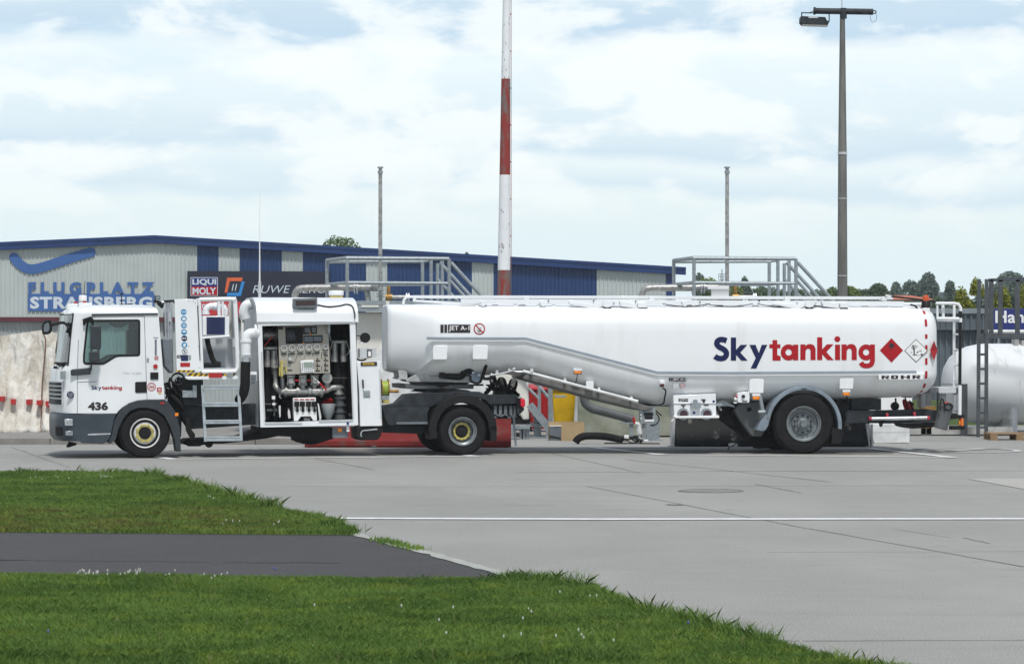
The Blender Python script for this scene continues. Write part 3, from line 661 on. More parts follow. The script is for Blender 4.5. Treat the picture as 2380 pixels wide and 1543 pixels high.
for v in (.015, W2-.015):
    mb = MB(); mb.sheet(ringof(wi, .012*sgn), v); mb.build('side_window', M['glass'], TR, smooth=0)
# roof
def roofring(y, xf, xr, ins, vb=.5):
    a = tf.p(1, xf, y, .3); b = tf.p(1, xr, y, 0); w_ = b[2]; out = []
    r = .35
    for i in range(7):
        t = i/6*math.pi/2; out.append((a[0]+r*(1-math.sin(t)), ins+r*(1-math.cos(t)), w_))
    h = [(b[0], ins+.0, w_)]+out+[(a[0]-.03, W2/2, w_)]
    return h+[(p[0], W2-p[1], w_) for p in h[-2::-1]]
mb = MB(); mb.loft([roofring(302, 312, 1030, 0), roofring(285, 316, 1028, .005), roofring(268, 332, 1022, .03), roofring(252, 372, 1012, .09), roofring(240, 430, 995, .18), roofring(231, 500, 960, .32), roofring(226, 600, 900, .55)], caps=True)
mb.build('roof', M['white'], TR, smooth=50)
part('roof_rail', 'dgrey', lambda b: b.pp(tf, 1, [(515, 300), (1025, 294), (1027, 308), (515, 314)], -.02, .0))
part('back_wall', 'white', lambda b: b.pp(tf, 1, [(1022, 302), (1031, 302), (1076, 958), (1066, 958)], .036, W2-.036))
part('floor', 'matte', lambda b: b.pp(tf, 1, [(430, 940), (1060, 940), (1060, 955), (430, 955)], .05, W2-.05))
# interior
def seats(b):
    for v0 in (.45, 1.45):
        b.pp(tf, 1, [(790, 420), (850, 415), (870, 700), (880, 790), (640, 790), (640, 740), (760, 735), (790, 700)], v0, v0+.5)
        b.pp(tf, 1, [(800, 365), (850, 365), (852, 415), (802, 415)], v0+.12, v0+.38)
part('seats', 'dgrey', seats, bevel=.03)
part('dashboard', 'black', lambda b: b.pp(tf, 1, [(330, 700), (480, 680), (520, 720), (520, 800), (330, 800)], .1, W2-.1), bevel=.02)
part('bunk_curtain', 'matte', lambda b: b.pp(tf, 1, [(905, 330), (1010, 330), (1040, 900), (905, 900)], .3, W2-.3))
part('bunk_shelf', 'dgrey', lambda b: b.pp(tf, 1, [(650, 345), (790, 345), (790, 385), (740, 405), (690, 400), (652, 375)], .05, .3), bevel=.02)
part('steering_wheel', 'black', lambda b: b.tube([tf.p(1, 540, 650, .65)+Vector((.08*math.sin(t/12*2*math.pi), .2*math.cos(t/12*2*math.pi), .2*math.sin(t/12*2*math.pi))) for t in range(12)], .015, 6, closed=True))
# seams
def seams(b):
    for L_ in ([(405, 720), (404, 1066)], [(412, 500), (405, 720)], [(921, 318), (926, 480), (933, 700), (942, 958)], [(408, 826), (553, 822)]):
        b.tube([P1(x, y, -.001) for x, y in L_], .004, 4)
    b.tube([P1(x, y, -.001) for x, y in ((440, 345), (500, 322), (921, 318))], .004, 4)
part('door_seam', 'chassis', seams)
part('door_handle', 'black', lambda b: b.pp(tf, 1, [(856, 824), (936, 822), (940, 906), (858, 908), (850, 898), (850, 832)], -.015, .001), bevel=.006)
# bumper
def bl(y, xs, xf): return full(plan(y, xs, xf, .5))
mb = MB(); mb.loft([bl(1070, 425, 236), bl(1078, 428, 229), bl(1120, 430, 227), bl(1160, 430, 227), bl(1240, 430, 231), bl(1262, 430, 244), bl(1282, 430, 262)], caps=True, closed=True)
bump = mb.build('bumper', M['bumper'], TR, smooth=50)
part('side_skirt', 'bumper', lambda b: b.pp(tf, 1, [(428, 1069), (704, 1069), (690, 1110), (672, 1200), (655, 1262), (610, 1300), (440, 1296), (428, 1282)], -.004, .5), bevel=.01)
part('headlight', mat('headlamp_lens', (.42, .45, .47), .15, .2, .3, 25), lambda b: b.pp(tf, 1, [(306, 1108), (368, 1110), (370, 1163), (308, 1163)], .012, .1), bevel=.012)
part('headlight', mat('fog_lens', (.30, .33, .35), .2, .2, .3, 25), lambda b: b.pp(tf, 1, [(312, 1202), (368, 1202), (370, 1240), (314, 1240)], .012, .1), bevel=.01)
part('air_intake', 'matte', lambda b: b.pp(tf, 1, [(236, 1170), (288, 1172), (290, 1240), (240, 1238)], .14, .3))
part('step_strip', 'alu', lambda b: b.pp(tf, 1, [(485, 1224), (660, 1219), (660, 1229), (485, 1236)], -.012, -.003))
part('tow_eye', 'matte', lambda b: b.pp(tf, 1, [(340, 1284), (400, 1296), (395, 1312), (335, 1330), (318, 1325)], .3, .4))
# fender
def fend(b):
    O_ = [(640, 1295), (668, 1240), (688, 1130), (732, 1048), (800, 988), (870, 965), (942, 959), (1074, 959), (1112, 985), (1165, 1060), (1196, 1180), (1204, 1362), (1168, 1361), (1156, 1272), (1120, 1170), (1075, 1085), (1020, 1045), (950, 1025), (870, 1025), (810, 1050), (760, 1105), (722, 1190), (700, 1270), (660, 1300)]
    b.pp(tf, 1, O_, -.03, .45)
part('front_fender', 'dgrey', fend, bevel=.008)
part('front_fender', 'dgrey', lambda b: b.prism([(p[0], p[1]) for p in tf.pts(1, [(700, 1270), (722, 1190), (760, 1105), (810, 1050), (870, 1025), (950, 1025), (1020, 1045), (1075, 1085), (1085, 960), (700, 960), (680, 1100)], 0)], W2-.5, W2))
part('side_marker', 'orange', lambda b: b.pp(tf, 1, [(1157, 1064), (1183, 1062), (1184, 1086), (1158, 1088)], -.05, -.031))
part('reflector', 'red', lambda b: b.pp(tf, 1, [(1042, 983), (1075, 980), (1077, 994), (1044, 996)], -.04, -.031))
# mirrors and arms
part('mirror', 'dgrey', lambda b: b.pp(tf, 1, [(512, 388), (580, 392), (589, 402), (588, 560), (580, 574), (515, 572), (504, 562), (507, 398)], -.26, -.12), bevel=.025)
part('mirror', 'dgrey', lambda b: b.pp(tf, 1, [(510, 584), (562, 584), (577, 596), (577, 655), (565, 672), (505, 672), (496, 660), (498, 596)], -.26, -.12), bevel=.025)
part('mirror_arm', 'black', lambda b: (b.tube(catmull([P1(455, 385, 0), P1(468, 345, -.1), P1(500, 330, -.18), P1(522, 345, -.2), P1(524, 420, -.2)]), .016, 8), b.tube([P1(515, 560, -.2), P1(512, 690, -.12), P1(508, 735, -.03)], .014, 8), b.pp(tf, 1, [(447, 340), (470, 330), (520, 325), (520, 350), (480, 355), (462, 385), (449, 387)], -.06, 0)), bevel=.004)
part('mirror_bracket', 'dgrey', lambda b: b.pp(tf, 1, [(362, 728), (500, 713), (508, 722), (508, 766), (360, 776), (352, 768), (353, 735)], -.05, 0), bevel=.012)
mo_ = [(140, 365), (152, 350), (176, 341), (192, 344), (203, 358), (210, 385), (209, 425), (200, 446), (184, 456), (152, 461), (138, 452), (131, 430), (130, 395)]
fm = part('front_mirror', 'black', lambda b: b.pp(tf, 1, mo_, .30, .40), bevel=.02)
part('mirror_glass', 'midgrey', lambda b: b.pp(tf, 1, [(148, 382), (175, 366), (184, 372), (190, 400), (186, 425), (178, 436), (150, 440), (144, 420)], .292, .299), fm)
part('mirror_arm', 'black', lambda b: b.tube(catmull([tf.p(1, 185, 400, .35), tf.p(1, 215, 383, .35), tf.p(1, 290, 368, .32), tf.p(1, 322, 385, .25), tf.p(1, 335, 410, .2), tf.p(1, 322, 445, .2)]), .024, 8))
part('wiper', 'black', lambda b: (b.tube([tf.p(1, 230, 678, .5), tf.p(1, 290, 682, .2), tf.p(1, 340, 680, .1)], .018, 6), b.tube([tf.p(1, 285, 725, .2), tf.p(1, 300, 690, .2), tf.p(1, 330, 520, .35)], .01, 6), b.pb(tf, 1, 222, 702, 248, 722, .3, .5), b.tube([tf.p(1, 250, 690, .5), tf.p(1, 300, 700, .15)], .02, 6)))
# roof furniture
part('sun_visor', 'white', lambda b: b.pp(tf, 1, [(330, 222), (412, 222), (395, 268), (318, 266)], .35, .5), bevel=.01)
part('beacon_base', 'white', lambda b: b.pb(tf, 1, 415, 215, 518, 252, .6, .9), bevel=.01)
mb = MB(); c = P1(446, 185, .75); rr = tf.m(1, 32)
mb.lathe((c.x, .75, c.z-.11), [(rr, 0), (rr, .15), (rr*.9, .175), (0, .18)], 20, 'w'); bc = mb.build('beacon', M['whitev'], TR)
mb = MB(); mb.lathe((c.x, .75, c.z-.075), [(rr+.004, 0), (rr+.004, .05)], 20, 'w'); mb.build('beacon_band', M['endgrey'], bc)
part('beacon_lens', 'red', lambda b: (b.pb(tf, 1, 446, 202, 476, 217, .62, .66), b.pb(tf, 1, 378, 205, 404, 218, .6, .8)), bevel=.005)
part('antenna', 'black', lambda b: (b.tube([P1(746, 238, 1.0), P1(745, 190, 1.0), P1(744, 140, 1.0)], .012, 6, r2=.006), b.pb(tf, 1, 733, 142, 758, 150, .98, 1.02), b.tube([P1(455, 180, .75), P1(458, 110, .75), P1(463, 45, .75)], .006, 5), b.tube(catmull([P1(540, 236, .5), P1(640, 238, .6), P1(745, 232, 1), P1(830, 222, 1.1)]), .010, 5)))
# lettering and stickers on the cab
s1x = lambda x: 512+(x-845)/(2380-845)*(748-512); s1y = lambda y: 853+(y-1060)/(1365-1060)*(893-853)
def small_logo(x, y): q = tf.p(1, s1x(x), s1y(y), -.003); return q[0], q[2]
sky_logo(tf, small_logo, TR, -.004)
part('number', 'blackv', lambda b: text(b, tf, 1, '436', 486, 978, 641, 1043, -.004, .05), smooth=0)
part('badge', 'endgrey', lambda b: text(b, tf, 1, 'TGL 12.250', 756, 749, 896, 766, -.004, .01), smooth=0)
def stk(name, m, k, x, y, r, v=-.003, r0=0, fr=tf, par=TR):
    mb = MB(); c = fr.p(k, x, y, v); rr = fr.m(k, r, v)
    if r0: mb.ring((c.x, v, c.z), fr.m(k, r0, v), rr)
    else: mb.disc((c.x, v, c.z), rr, .002)
    return mb.build(name, M[m], par, smooth=0)
st = stk('round_sticker', 'navy', 1, 350, 924, 28, -.012); st.scale = (1, 1, 1)
mb = MB(); text(mb, tf, 1, 'ZELTLAGER', 333, 908, 368, 918, -.016, 0); text(mb, tf, 1, 'STRASSE', 331, 920, 370, 930, -.016, 0); text(mb, tf, 1, 'NETZ', 338, 934, 362, 944, -.016, 0)
mb.V = [v for v in mb.V]; mb.build('sticker_print', M['endgrey'], st, smooth=0)
stk('red_lamp', 'red', 1, 1007, 705, 18, -.02); part('socket', 'black', lambda b: b.pb(tf, 1, 967, 750, 1030, 805, -.02, 0), bevel=.006)
stk('ring_sticker', 'red', 1, 977, 862, 34, -.004, 29.5); stk('ring_sticker', 'red', 1, 977, 862, 24, -.004, 22)
part('sticker_print', 'red', lambda b: text(b, tf, 1, '360', 959, 851, 996, 873, -.004, .02), smooth=0)
part('sticker', 'red', lambda b: b.pb(tf, 1, 1019, 867, 1055, 902, -.004, 0)); part('sticker', 'whitev', lambda b: (b.pb(tf, 1, 1028, 876, 1047, 882, -.006, -.004), b.pb(tf, 1, 1028, 888, 1047, 893, -.006, -.004)))
part('sticker', 'gold', lambda b: b.pb(tf, 1, 1029, 908, 1055, 918, -.004, 0)); part('sticker', 'galv', lambda b: b.pb(tf, 1, 939, 640, 957, 676, -.004, 0))
def phone(b):
    for i in range(7):
        c = P1(1009, 503+i*18, -.004); b.ring((c.x, -.004, c.z), tf.m(1, 3.5), tf.m(1, 8.5), 16)
    b.pb(tf, 1, 990, 481, 1030, 485, -.004, -.002)
part('sticker_print', 'logoblue', phone, smooth=0)
def knot(b):
    for dx_, dy_ in ((-8, -8), (8, -8), (-8, 9), (8, 9)):
        c = P1(1014+dx_, 640+dy_, -.004); b.ring((c.x, -.004, c.z), tf.m(1, 4), tf.m(1, 8), 16)
part('sticker_print', 'red', knot, smooth=0)
part('licence_holder', 'galv', lambda b: b.pb(tf, 1, 272, 740, 315, 804, .02, .06))
# wheels
rF = .425
wheel(TR, tf, 1, 926, rF, 0.0, .26, .25, 'steer'); wheel(TR, tf, 1, 926, rF, W2-.26, .26, .25, 'dish', True)
wheel(TR, tf, 4, 872, .42, 0.02, .56, .25, 'dish'); wheel(TR, tf, 4, 872, .42, W2-.58, .56, .25, 'dish', True)
for k_, x in ((1, 926), (4, 872)):
    c = tf.p(k_, x, 0, 0); part('axle', 'chassis', lambda b: b.tube([(c.x, .3, .42), (c.x, W2-.3, .42)], .09, 10))
# chassis
def rails(b):
    for v0 in (.72, 1.50):
        a = tf.p(1, 960, 1050, v0); e_ = tf.p(4, 1290, 1000, v0)
        b.box((a.x, v0, .62), (e_.x, v0+.08, .86))
    for x in (1140, 1300): a = tf.p(1, x, 0, .8); b.box((a.x, .8, .66), (a.x+.08, 1.5, .82))
    for k_, x in ((2, 760), (3, 700), (4, 300), (4, 1100), (4, 1270)): a = tf.p(k_, x, 0, .8); b.box((a.x, .8, .66), (a.x+.08, 1.5, .82))
part('chassis_frame', 'chassis', rails)
def under(b):       # tanks, boxes and gear below the lift basket and pump box
    b.pp(tf, 2, [(240, 790), (410, 800), (410, 1000), (260, 1010), (240, 900)], .30, .7)
    b.pp(tf, 2, [(240, 1010), (850, 990), (850, 1150), (300, 1190), (250, 1120)], .45, .8)
    b.pp(tf, 2, [(110, 980), (250, 1000), (240, 1250), (200, 1255)], .5, .8)
part('chassis_boxes', 'chassis', under, bevel=.01)
def grim(b):
    b.pp(tf, 2, [(255, 1290), (290, 1270), (700, 1250), (860, 1190), (1000, 1180), (1000, 1240), (900, 1260), (700, 1285), (560, 1300), (480, 1300), (350, 1320), (270, 1310)], .6, 1.6)
    b.tube([tf.p(2, 455, 1300, .5), tf.p(2, 455, 1300, 1.2)], .07, 14); b.tube([tf.p(2, 300, 1290, .5), tf.p(2, 380, 1290, 1.2)], .07, 10)
    b.pp(tf, 2, [(270, 1100), (310, 1090), (320, 1190), (350, 1230), (345, 1260), (310, 1255), (280, 1200)], .3, .4)
    b.pp(tf, 3, [(200, 1232), (850, 1232), (850, 1330), (700, 1380), (570, 1370), (560, 1320), (200, 1300)], .3, 1.8)
    b.pp(tf, 3, [(560, 1330), (700, 1330), (705, 1380), (640, 1388), (570, 1375)], .3, 1.3)
    b.tube(catmull([tf.p(1, 1085, 830, .3), tf.p(1, 1110, 900, .3), tf.p(1, 1150, 940, .2), tf.p(1, 1200, 1000, .2), tf.p(1, 1215, 1050, .3)]), .04, 8)
part('undergear', 'matte', grim, bevel=.01)
def cablejunk(b):
    r_ = random.Random(3)
    for i in range(26):
        x0 = r_.uniform(1085, 1230); y0 = r_.uniform(770, 900)
        b.tube(catmull([tf.p(1, x0+r_.uniform(-12, 12)*j, y0+j*r_.uniform(15, 45), r_.uniform(.1, .5)) for j in range(4)], 3), r_.uniform(.008, .022), 5)
    for i in range(8):
        x0 = r_.uniform(1085, 1200); b.pb(tf, 1, x0, r_.uniform(800, 1000), x0+r_.uniform(20, 60), r_.uniform(1000, 1060), .3, .5)
    for i in range(3): c = tf.p(2, 215, 800+i*3, .12); b.tube([(c.x+.11*math.cos(a*math.pi/8), .1+i*.02, c.z+.10*math.sin(a*math.pi/8)) for a in range(16)], .013, 5, closed=True)
part('cables', 'black', cablejunk)
part('junction_box', 'galv', lambda b: (b.pb(tf, 2, 250, 890, 330, 945, .12, .3), b.pb(tf, 2, 330, 850, 362, 945, .12, .2)), bevel=.006)
part('intake_duct', 'midgrey', lambda b: b.pp(tf, 2, [(95, 492), (175, 488), (182, 750), (160, 760), (112, 700)], .12, .6), bevel=.02)
def coolers(b):
    for x in (118, 140, 160): b.tube([tf.p(2, x, 200, .3), tf.p(2, x+5, 490, .3)], .022, 8)
    b.tube([tf.p(2, 90, 210, .3), tf.p(2, 185, 200, .3)], .02, 8); b.pb(tf, 2, 145, 250, 165, 360, .25, .3)
part('mast_frame', 'alu', coolers)
part('lift_mast', 'black', lambda b: (b.pb(tf, 2, 108, 290, 134, 470, .5, .6), b.tube(catmull([tf.p(2, 35, 195, .4), tf.p(2, 70, 215, .35), tf.p(2, 110, 205, .3), tf.p(2, 185, 200, .1), tf.p(2, 190, 215, .05)]), .02, 6), b.pb(tf, 2, 42, 160, 80, 188, .35, .5), b.pb(tf, 2, 30, 195, 75, 215, .35, .5), b.tube([tf.p(2, 60, 215, .4), tf.p(2, 100, 250, .4)], .03, 6), b.tube([tf.p(2, 84, 240, .4), tf.p(2, 118, 212, .4)], .018, 6)))
part('work_lamp', 'galv', lambda b: b.pb(tf, 2, 47, 165, 76, 184, .34, .348))
# lift basket
def bside(b):
    b.pp(tf, 2, [(190, 187), (325, 185), (352, 190), (366, 202), (378, 400), (396, 738), (384, 752), (360, 750), (206, 735), (204, 700)], 0, .035)
bs = part('basket_door', 'white', bside, bevel=.008)
part('basket_door_edge', 'black', lambda b: b.tube([tf.p(2, 367, 235, -.006), tf.p(2, 386, 660, -.006)], .008, 5), bs)
part('hinge_bolts', 'galv', lambda b: [b.disc(tuple(tf.p(2, x, y, -.005)), .008, .006, 8) for x, y in ((335, 200), (350, 215), (375, 550), (378, 715), (300, 200), (298, 548))], bs)
def bframe(b):
    P = catmull([tf.p(2, 382, 190, .02), tf.p(2, 620, 186, .02), tf.p(2, 652, 195, .02), tf.p(2, 658, 230, .02), tf.p(2, 672, 560, .02), tf.p(2, 678, 690, .02), tf.p(2, 668, 730, .02), tf.p(2, 630, 745, .02), tf.p(2, 400, 748, .02)], 4)
    b.tube(P, .038, 8); b.tube([p+Vector((0, .55, 0)) for p in P], .03, 8)
    for q in (0, 8, 16, 30): b.tube([P[q], P[q]+Vector((0, .55, 0))], .025, 8)
    b.tube([tf.p(2, 380, 195, .02), tf.p(2, 402, 745, .02)], .03, 8); b.tube([tf.p(2, 395, 486, .02), tf.p(2, 612, 470, .02)], .018, 8)
    b.tube([tf.p(2, 530, 190, .3), tf.p(2, 534, 320, .3)], .03, 8); b.tube([tf.p(2, 560, 190, .3), tf.p(2, 562, 320, .3)], .02, 8)
part('basket_frame', 'white', bframe)
part('basket_panel', 'endgrey', lambda b: (b.pp(tf, 2, [(398, 492), (668, 488), (676, 735), (404, 740)], .56, .575), b.pp(tf, 2, [(610, 195), (648, 200), (664, 488), (612, 490)], .3, .315)))
part('basket_floor', 'endgrey', lambda b: b.pp(tf, 2, [(400, 720), (674, 716), (678, 735), (402, 738)], .03, .56))
part('basket_weathering_board', 'beige', lambda b: b.pp(tf, 2, [(618, 260), (634, 200), (640, 470), (620, 478)], .29, .299))
cb = part('control_box', 'white', lambda b: b.pb(tf, 2, 406, 316, 612, 466, .06, .25), bevel=.01)
part('instruction_panel', 'navy', lambda b: b.pb(tf, 2, 437, 325, 578, 459, .045, .059), cb)
part('print_lines', 'logoblue', lambda b: [b.pb(tf, 2, 455+(i*7) % 15, 340+i*11, 560-(i*13) % 30, 343+i*11, .043, .0445) for i in range(10)], cb)
part('basket_hose', 'rubber', lambda b: (b.tube(catmull([tf.p(2, 440, 480, .2), tf.p(2, 450, 540, .2), tf.p(2, 480, 640, .2), tf.p(2, 505, 680, .2), tf.p(2, 545, 690, .2)]), .045, 10), b.tube(catmull([tf.p(2, 545, 692, .2), tf.p(2, 480, 694, .2), tf.p(2, 405, 694, .2)]), .04, 10)))
part('basket_pipe', 'white', lambda b: (b.tube(catmull([tf.p(2, 430, 300, .4), tf.p(2, 435, 262, .4), tf.p(2, 465, 240, .4), tf.p(2, 500, 240, .4)]), .055, 12), b.tube([tf.p(2, 490, 240, .4), tf.p(2, 535, 245, .4)], .07, 12), b.tube(catmull([tf.p(2, 535, 245, .4), tf.p(2, 565, 250, .4), tf.p(2, 582, 275, .4), tf.p(2, 584, 312, .4)]), .05, 12), b.tube([tf.p(2, 430, 292, .4), tf.p(2, 430, 305, .4)], .075, 12)))
part('hazard_strip_base', 'yellow', lambda b: (b.pp(tf, 2, [(205, 733), (340, 733), (340, 750), (208, 748)], -.006, -.001), b.pp(tf, 2, [(285, 757), (655, 754), (658, 778), (292, 780)], .0, .01)))
def hz(b):
    for i in range(4): x = 212+i*36; b.pp(tf, 2, [(x+14, 733.5), (x+30, 733.5), (x+14, 748.5), (x-2, 748.5)], -.010, -.0065)
    for i in range(9):
        x = 292+i*42; b.pp(tf, 2, [(x+18, 757.5), (x+38, 757.5), (x+18, 778), (x-2, 778)], -.005, -.0005)
part('hazard_stripes', 'blackv', hz)
part('basket_sill', 'white', lambda b: b.pp(tf, 2, [(270, 784), (300, 780), (678, 777), (680, 806), (300, 808), (275, 800)], .0, .5), bevel=.01)
part('red_marker', 'red', lambda b: (b.pb(tf, 2, 455, 755, 557, 791, -.02, -.006), b.pb(tf, 2, 234, 676, 309, 708, -.004, 0)))
part('sill_catch', 'galv', lambda b: b.pb(tf, 2, 592, 760, 640, 785, -.03, -.006))
# pictogram stickers
for i, y in enumerate((285, 337, 389, 440, 489, 540)):
    s = stk('safety_sticker', 'stick' if i != 4 else 'navy', 2, (260, 261, 262, 263, 265, 265)[i], y, 22.5, -.004)
    mb = MB(); c = tf.p(2, 262+i*.6, y, -.007)
    if i in (0, 4): 
        for q in (-.045, .045): mb.ring((c.x+q*.8, -.007, c.z), .0, .022, 12)
        mb.box((c.x-.06, -.007, c.z+.01), (c.x+.06, -.0065, c.z+.018))
    elif i == 1: mb.sheet([(c.x-.05, c.z-.05), (c.x-.04, c.z+.05), (c.x, c.z+.03), (c.x+.04, c.z+.05), (c.x+.05, c.z-.05), (c.x+.01, c.z-.05), (c.x, c.z), (c.x-.01, c.z-.05)], -.007)
    elif i == 2: mb.ring((c.x, -.007, c.z), .025, .045, 16)
    elif i == 3: mb.sheet([(c.x-.06, c.z-.005)]+[(c.x+.05*math.cos(a*math.pi/8), c.z+.055*math.sin(a*math.pi/8)) for a in range(8, -1, -1)]+[(c.x+.06, c.z-.005)], -.007)
    else: mb.sheet([(c.x-.02, c.z-.055), (c.x+.03, c.z-.05), (c.x+.045, c.z+.03), (c.x+.01, c.z+.05), (c.x-.04, c.z+.01)], -.007)
    mb.V = [(c.x+(a_-c.x)*.55, b_, c.z+(d_-c.z)*.55) for a_, b_, d_ in mb.V]; mb.build('pictogram', M['whitev'], s, smooth=0)
s = stk('prohibition_sticker', 'midgrey', 2, 267, 589, 22.5, -.004, 19); c = tf.p(2, 267, 589, -.005)
mb = MB(); mb.bar((c.x-.03, -.006, c.z+.03), (c.x+.03, -.006, c.z-.03), .002, .008); mb.bar((c.x-.012, -.006, c.z-.025), (c.x+.012, -.006, c.z+.025), .002, .012); mb.build('pictogram', M['midgrey'], s, smooth=0)
part('plate_sticker', 'blackv', lambda b: b.pb(tf, 2, 207, 617, 240, 641, -.003, 0)); part('plate_sticker', 'navy', lambda b: b.pb(tf, 2, 239, 616, 295, 663, -.004, 0)); part('plate_sticker', 'galv', lambda b: b.pb(tf, 2, 298, 617, 316, 656, -.004, 0))
part('sticker_print', 'whitev', lambda b: text(b, tf, 2, 'CE', 213, 621, 235, 637, -.006, .01), smooth=0)
# access steps
def steps(b):
    for xa, xb in (((405, 850), (428, 1285)), ((682, 846), (705, 1280))): b.bar(tf.p(2, *xa, .03), tf.p(2, *xb, .0), .05, .022)
    for x0, x1, y0, y1 in ((408, 682, 850, 882), (414, 688, 983, 1016), (420, 692, 1117, 1148), (428, 704, 1244, 1282)):
        b.pb(tf, 2, x0, y0, x1, y1, -.02, .22)
part('access_steps', mat('step_aluminium', (.42, .47, .50), .5, .4, .12, 8), steps, bevel=.004)
def stepholes(b):
    for x0, x1, y0, y1 in ((408, 682, 850, 882), (414, 688, 983, 1016), (420, 692, 1117, 1148), (428, 704, 1244, 1282)):
        for i in range(16):
            x = x0+12+i*(x1-x0-24)/15; c = tf.p(2, x, y0+13, -.022); b.disc((c.x, -.0225, c.z), .009, .002, 8)
part('tread_holes', 'chassis', stepholes, smooth=0)
# pump box -------------------------------------------------
vB = 2.3
nc = tf.p(3, 195, 300, 0); rcn = tf.p(3, 1050, 300, 0); bot = tf.p(3, 600, 1228, 0)[2]; eave = tf.p(3, 600, 302, 0)[2]; top = tf.p(3, 600, 92, .9)[2]
u0, u1 = tf.p(3, 185, 700, 0)[0], tf.p(3, 1055, 700, 0)[0]
hole = tf.pts(3, [(217, 338), (990, 321), (1016, 1166), (243, 1190)], 0)
outer = [tuple(tf.p(3, 176, 302, 0).xz), tuple(tf.p(3, 1040, 290, 0).xz), tuple(tf.p(3, 1064, 1212, 0).xz), tuple(tf.p(3, 203, 1232, 0).xz)]
mb = MB(); mb.holed(outer, [hole], 0, .05); mb.build('pump_box_frame', M['white'], TR, smooth=0)
def trimr(b):
    P = [Vector((p[0], -.006, p[1])) for p in ringof(hole, -.01)]
    b.bar(P[0]+Vector((-.0, 0, -.45)), P[3]+Vector((0, 0, .05)), .02, .035); b.bar(P[1]+Vector((.0, 0, -.45)), P[2]+Vector((0, 0, .05)), .02, .035)
    b.bar(P[3], P[3]+Vector((.65, 0, .0)), .02, .03); b.bar(P[2], P[2]+Vector((-.6, 0, -.01)), .02, .03)
part('shutter_rail', 'endgrey', trimr)
# end walls and arched roof
def arch(u, dv=0, n=12, e0=0):
    P = [(u, 0.0+dv, bot)]; P.append((u, 0.0+dv, eave-.0))
    P.append((u, .02+dv, eave+.14))
    for i in range(n+1):
        t = i/n*math.pi/2; P.append((u, .05+.75*(1-math.cos(t)), eave+.14+(top-eave-.14)*math.sin(t)))
    h = P
    return h+[(u, vB-p[1], p[2]) for p in h[::-1]]
mb = MB(); a = arch(u0+.0); 
mb.add(a, [tuple(range(len(a)))]); mb.add([(u0+.03, p[1], p[2]) for p in a], [tuple(range(len(a)))]); mb.build('end_wall', M['endgrey'], TR, smooth=0)
mb = MB(); a = arch(u1-.01); mb.add(a, [tuple(range(len(a)))]); mb.add([(u1-.04, p[1], p[2]) for p in a], [tuple(range(len(a)))]); mb.build('end_wall', M['white'], TR, smooth=0)
def roofb(b):
    S = []
    for u in (u0-.03, u1+.02): S.append([(u, p[1]-.012 if p[1] < .04 else p[1], p[2]+.004) for p in arch(u)[1:-1]])
    S2 = [[(p[0], p[1]+(0 if 1 else 0), p[2]-.02) for p in r] for r in S]
    b.loft(S, caps=False, closed=False)
    for r in S: b.add(r+[(p[0], min(max(p[1], .03), vB-.03), p[2]-.04) for p in r[::-1]], [(i, i+1, 2*len(r)-2-i, 2*len(r)-1-i) for i in range(len(r)-1)])
part('box_roof', 'white', roofb, smooth=30)
part('roof_gutter', 'endgrey', lambda b: b.box((u0-.035, -.022, eave-.012), (u1+.025, -.001, eave+.006)))
part('box_inner_walls', 'matte', lambda b: (b.box((u0+.04, 1.2, bot+.06), (u1-.05, 1.22, eave+.1)), b.box((u0+.04, .06, bot+.04), (u1-.05, 1.2, bot+.06)), b.box((u0+.04, .06, eave+.02), (u1-.05, 1.2, eave+.04)), b.box((u0+.035, .055, bot+.05), (u0+.05, 1.2, eave)), b.box((u1-.065, .055, bot+.05), (u1-.05, 1.2, eave))))
part('box_back', 'white', lambda b: b.box((u0+.03, vB-.05, bot), (u1-.04, vB, eave)))
part('box_floor', 'endgrey', lambda b: b.box((u0+.03, .051, bot), (u1-.045, vB-.055, bot+.035)))
# instruments inside
cp = part('control_panel', 'beige', lambda b: b.pp(tf, 3, [(357, 338), (800, 328), (818, 752), (372, 768)], .22, .26))
part('mimic_display', 'matte', lambda b: (b.pp(tf, 3, [(421, 350), (574, 345), (578, 492), (428, 498)], .21, .219), b.pp(tf, 3, [(577, 345), (700, 342), (702, 408), (580, 413)], .21, .219), b.pp(tf, 3, [(582, 424), (750, 420), (753, 486), (585, 492)], .21, .219)), cp)
def mimic(b):
    for i in range(9):
        x = 438+i*8; b.pb(tf, 3, x, 378+(i*17) % 50, x+2, 470-(i*11) % 40, .206, .209)
    for i in range(6): y = 385+i*16; b.pb(tf, 3, 435+(i*9) % 20, y, 500+(i*13) % 20, y+2, .206, .209)
    for q in ((592, 352, 642, 398), (655, 352, 692, 398), (590, 432, 664, 480), (672, 432, 744, 474)): b.pb(tf, 3, *q, .206, .209)
part('mimic_lines', 'midgrey', mimic, cp)
part('warning_lamp', 'orange', lambda b: [b.disc(tuple(tf.p(3, x, y, .2)), .012, .01, 10) for x, y in ((585, 342), (640, 400), (650, 418), (581, 490), (752, 480))], cp)
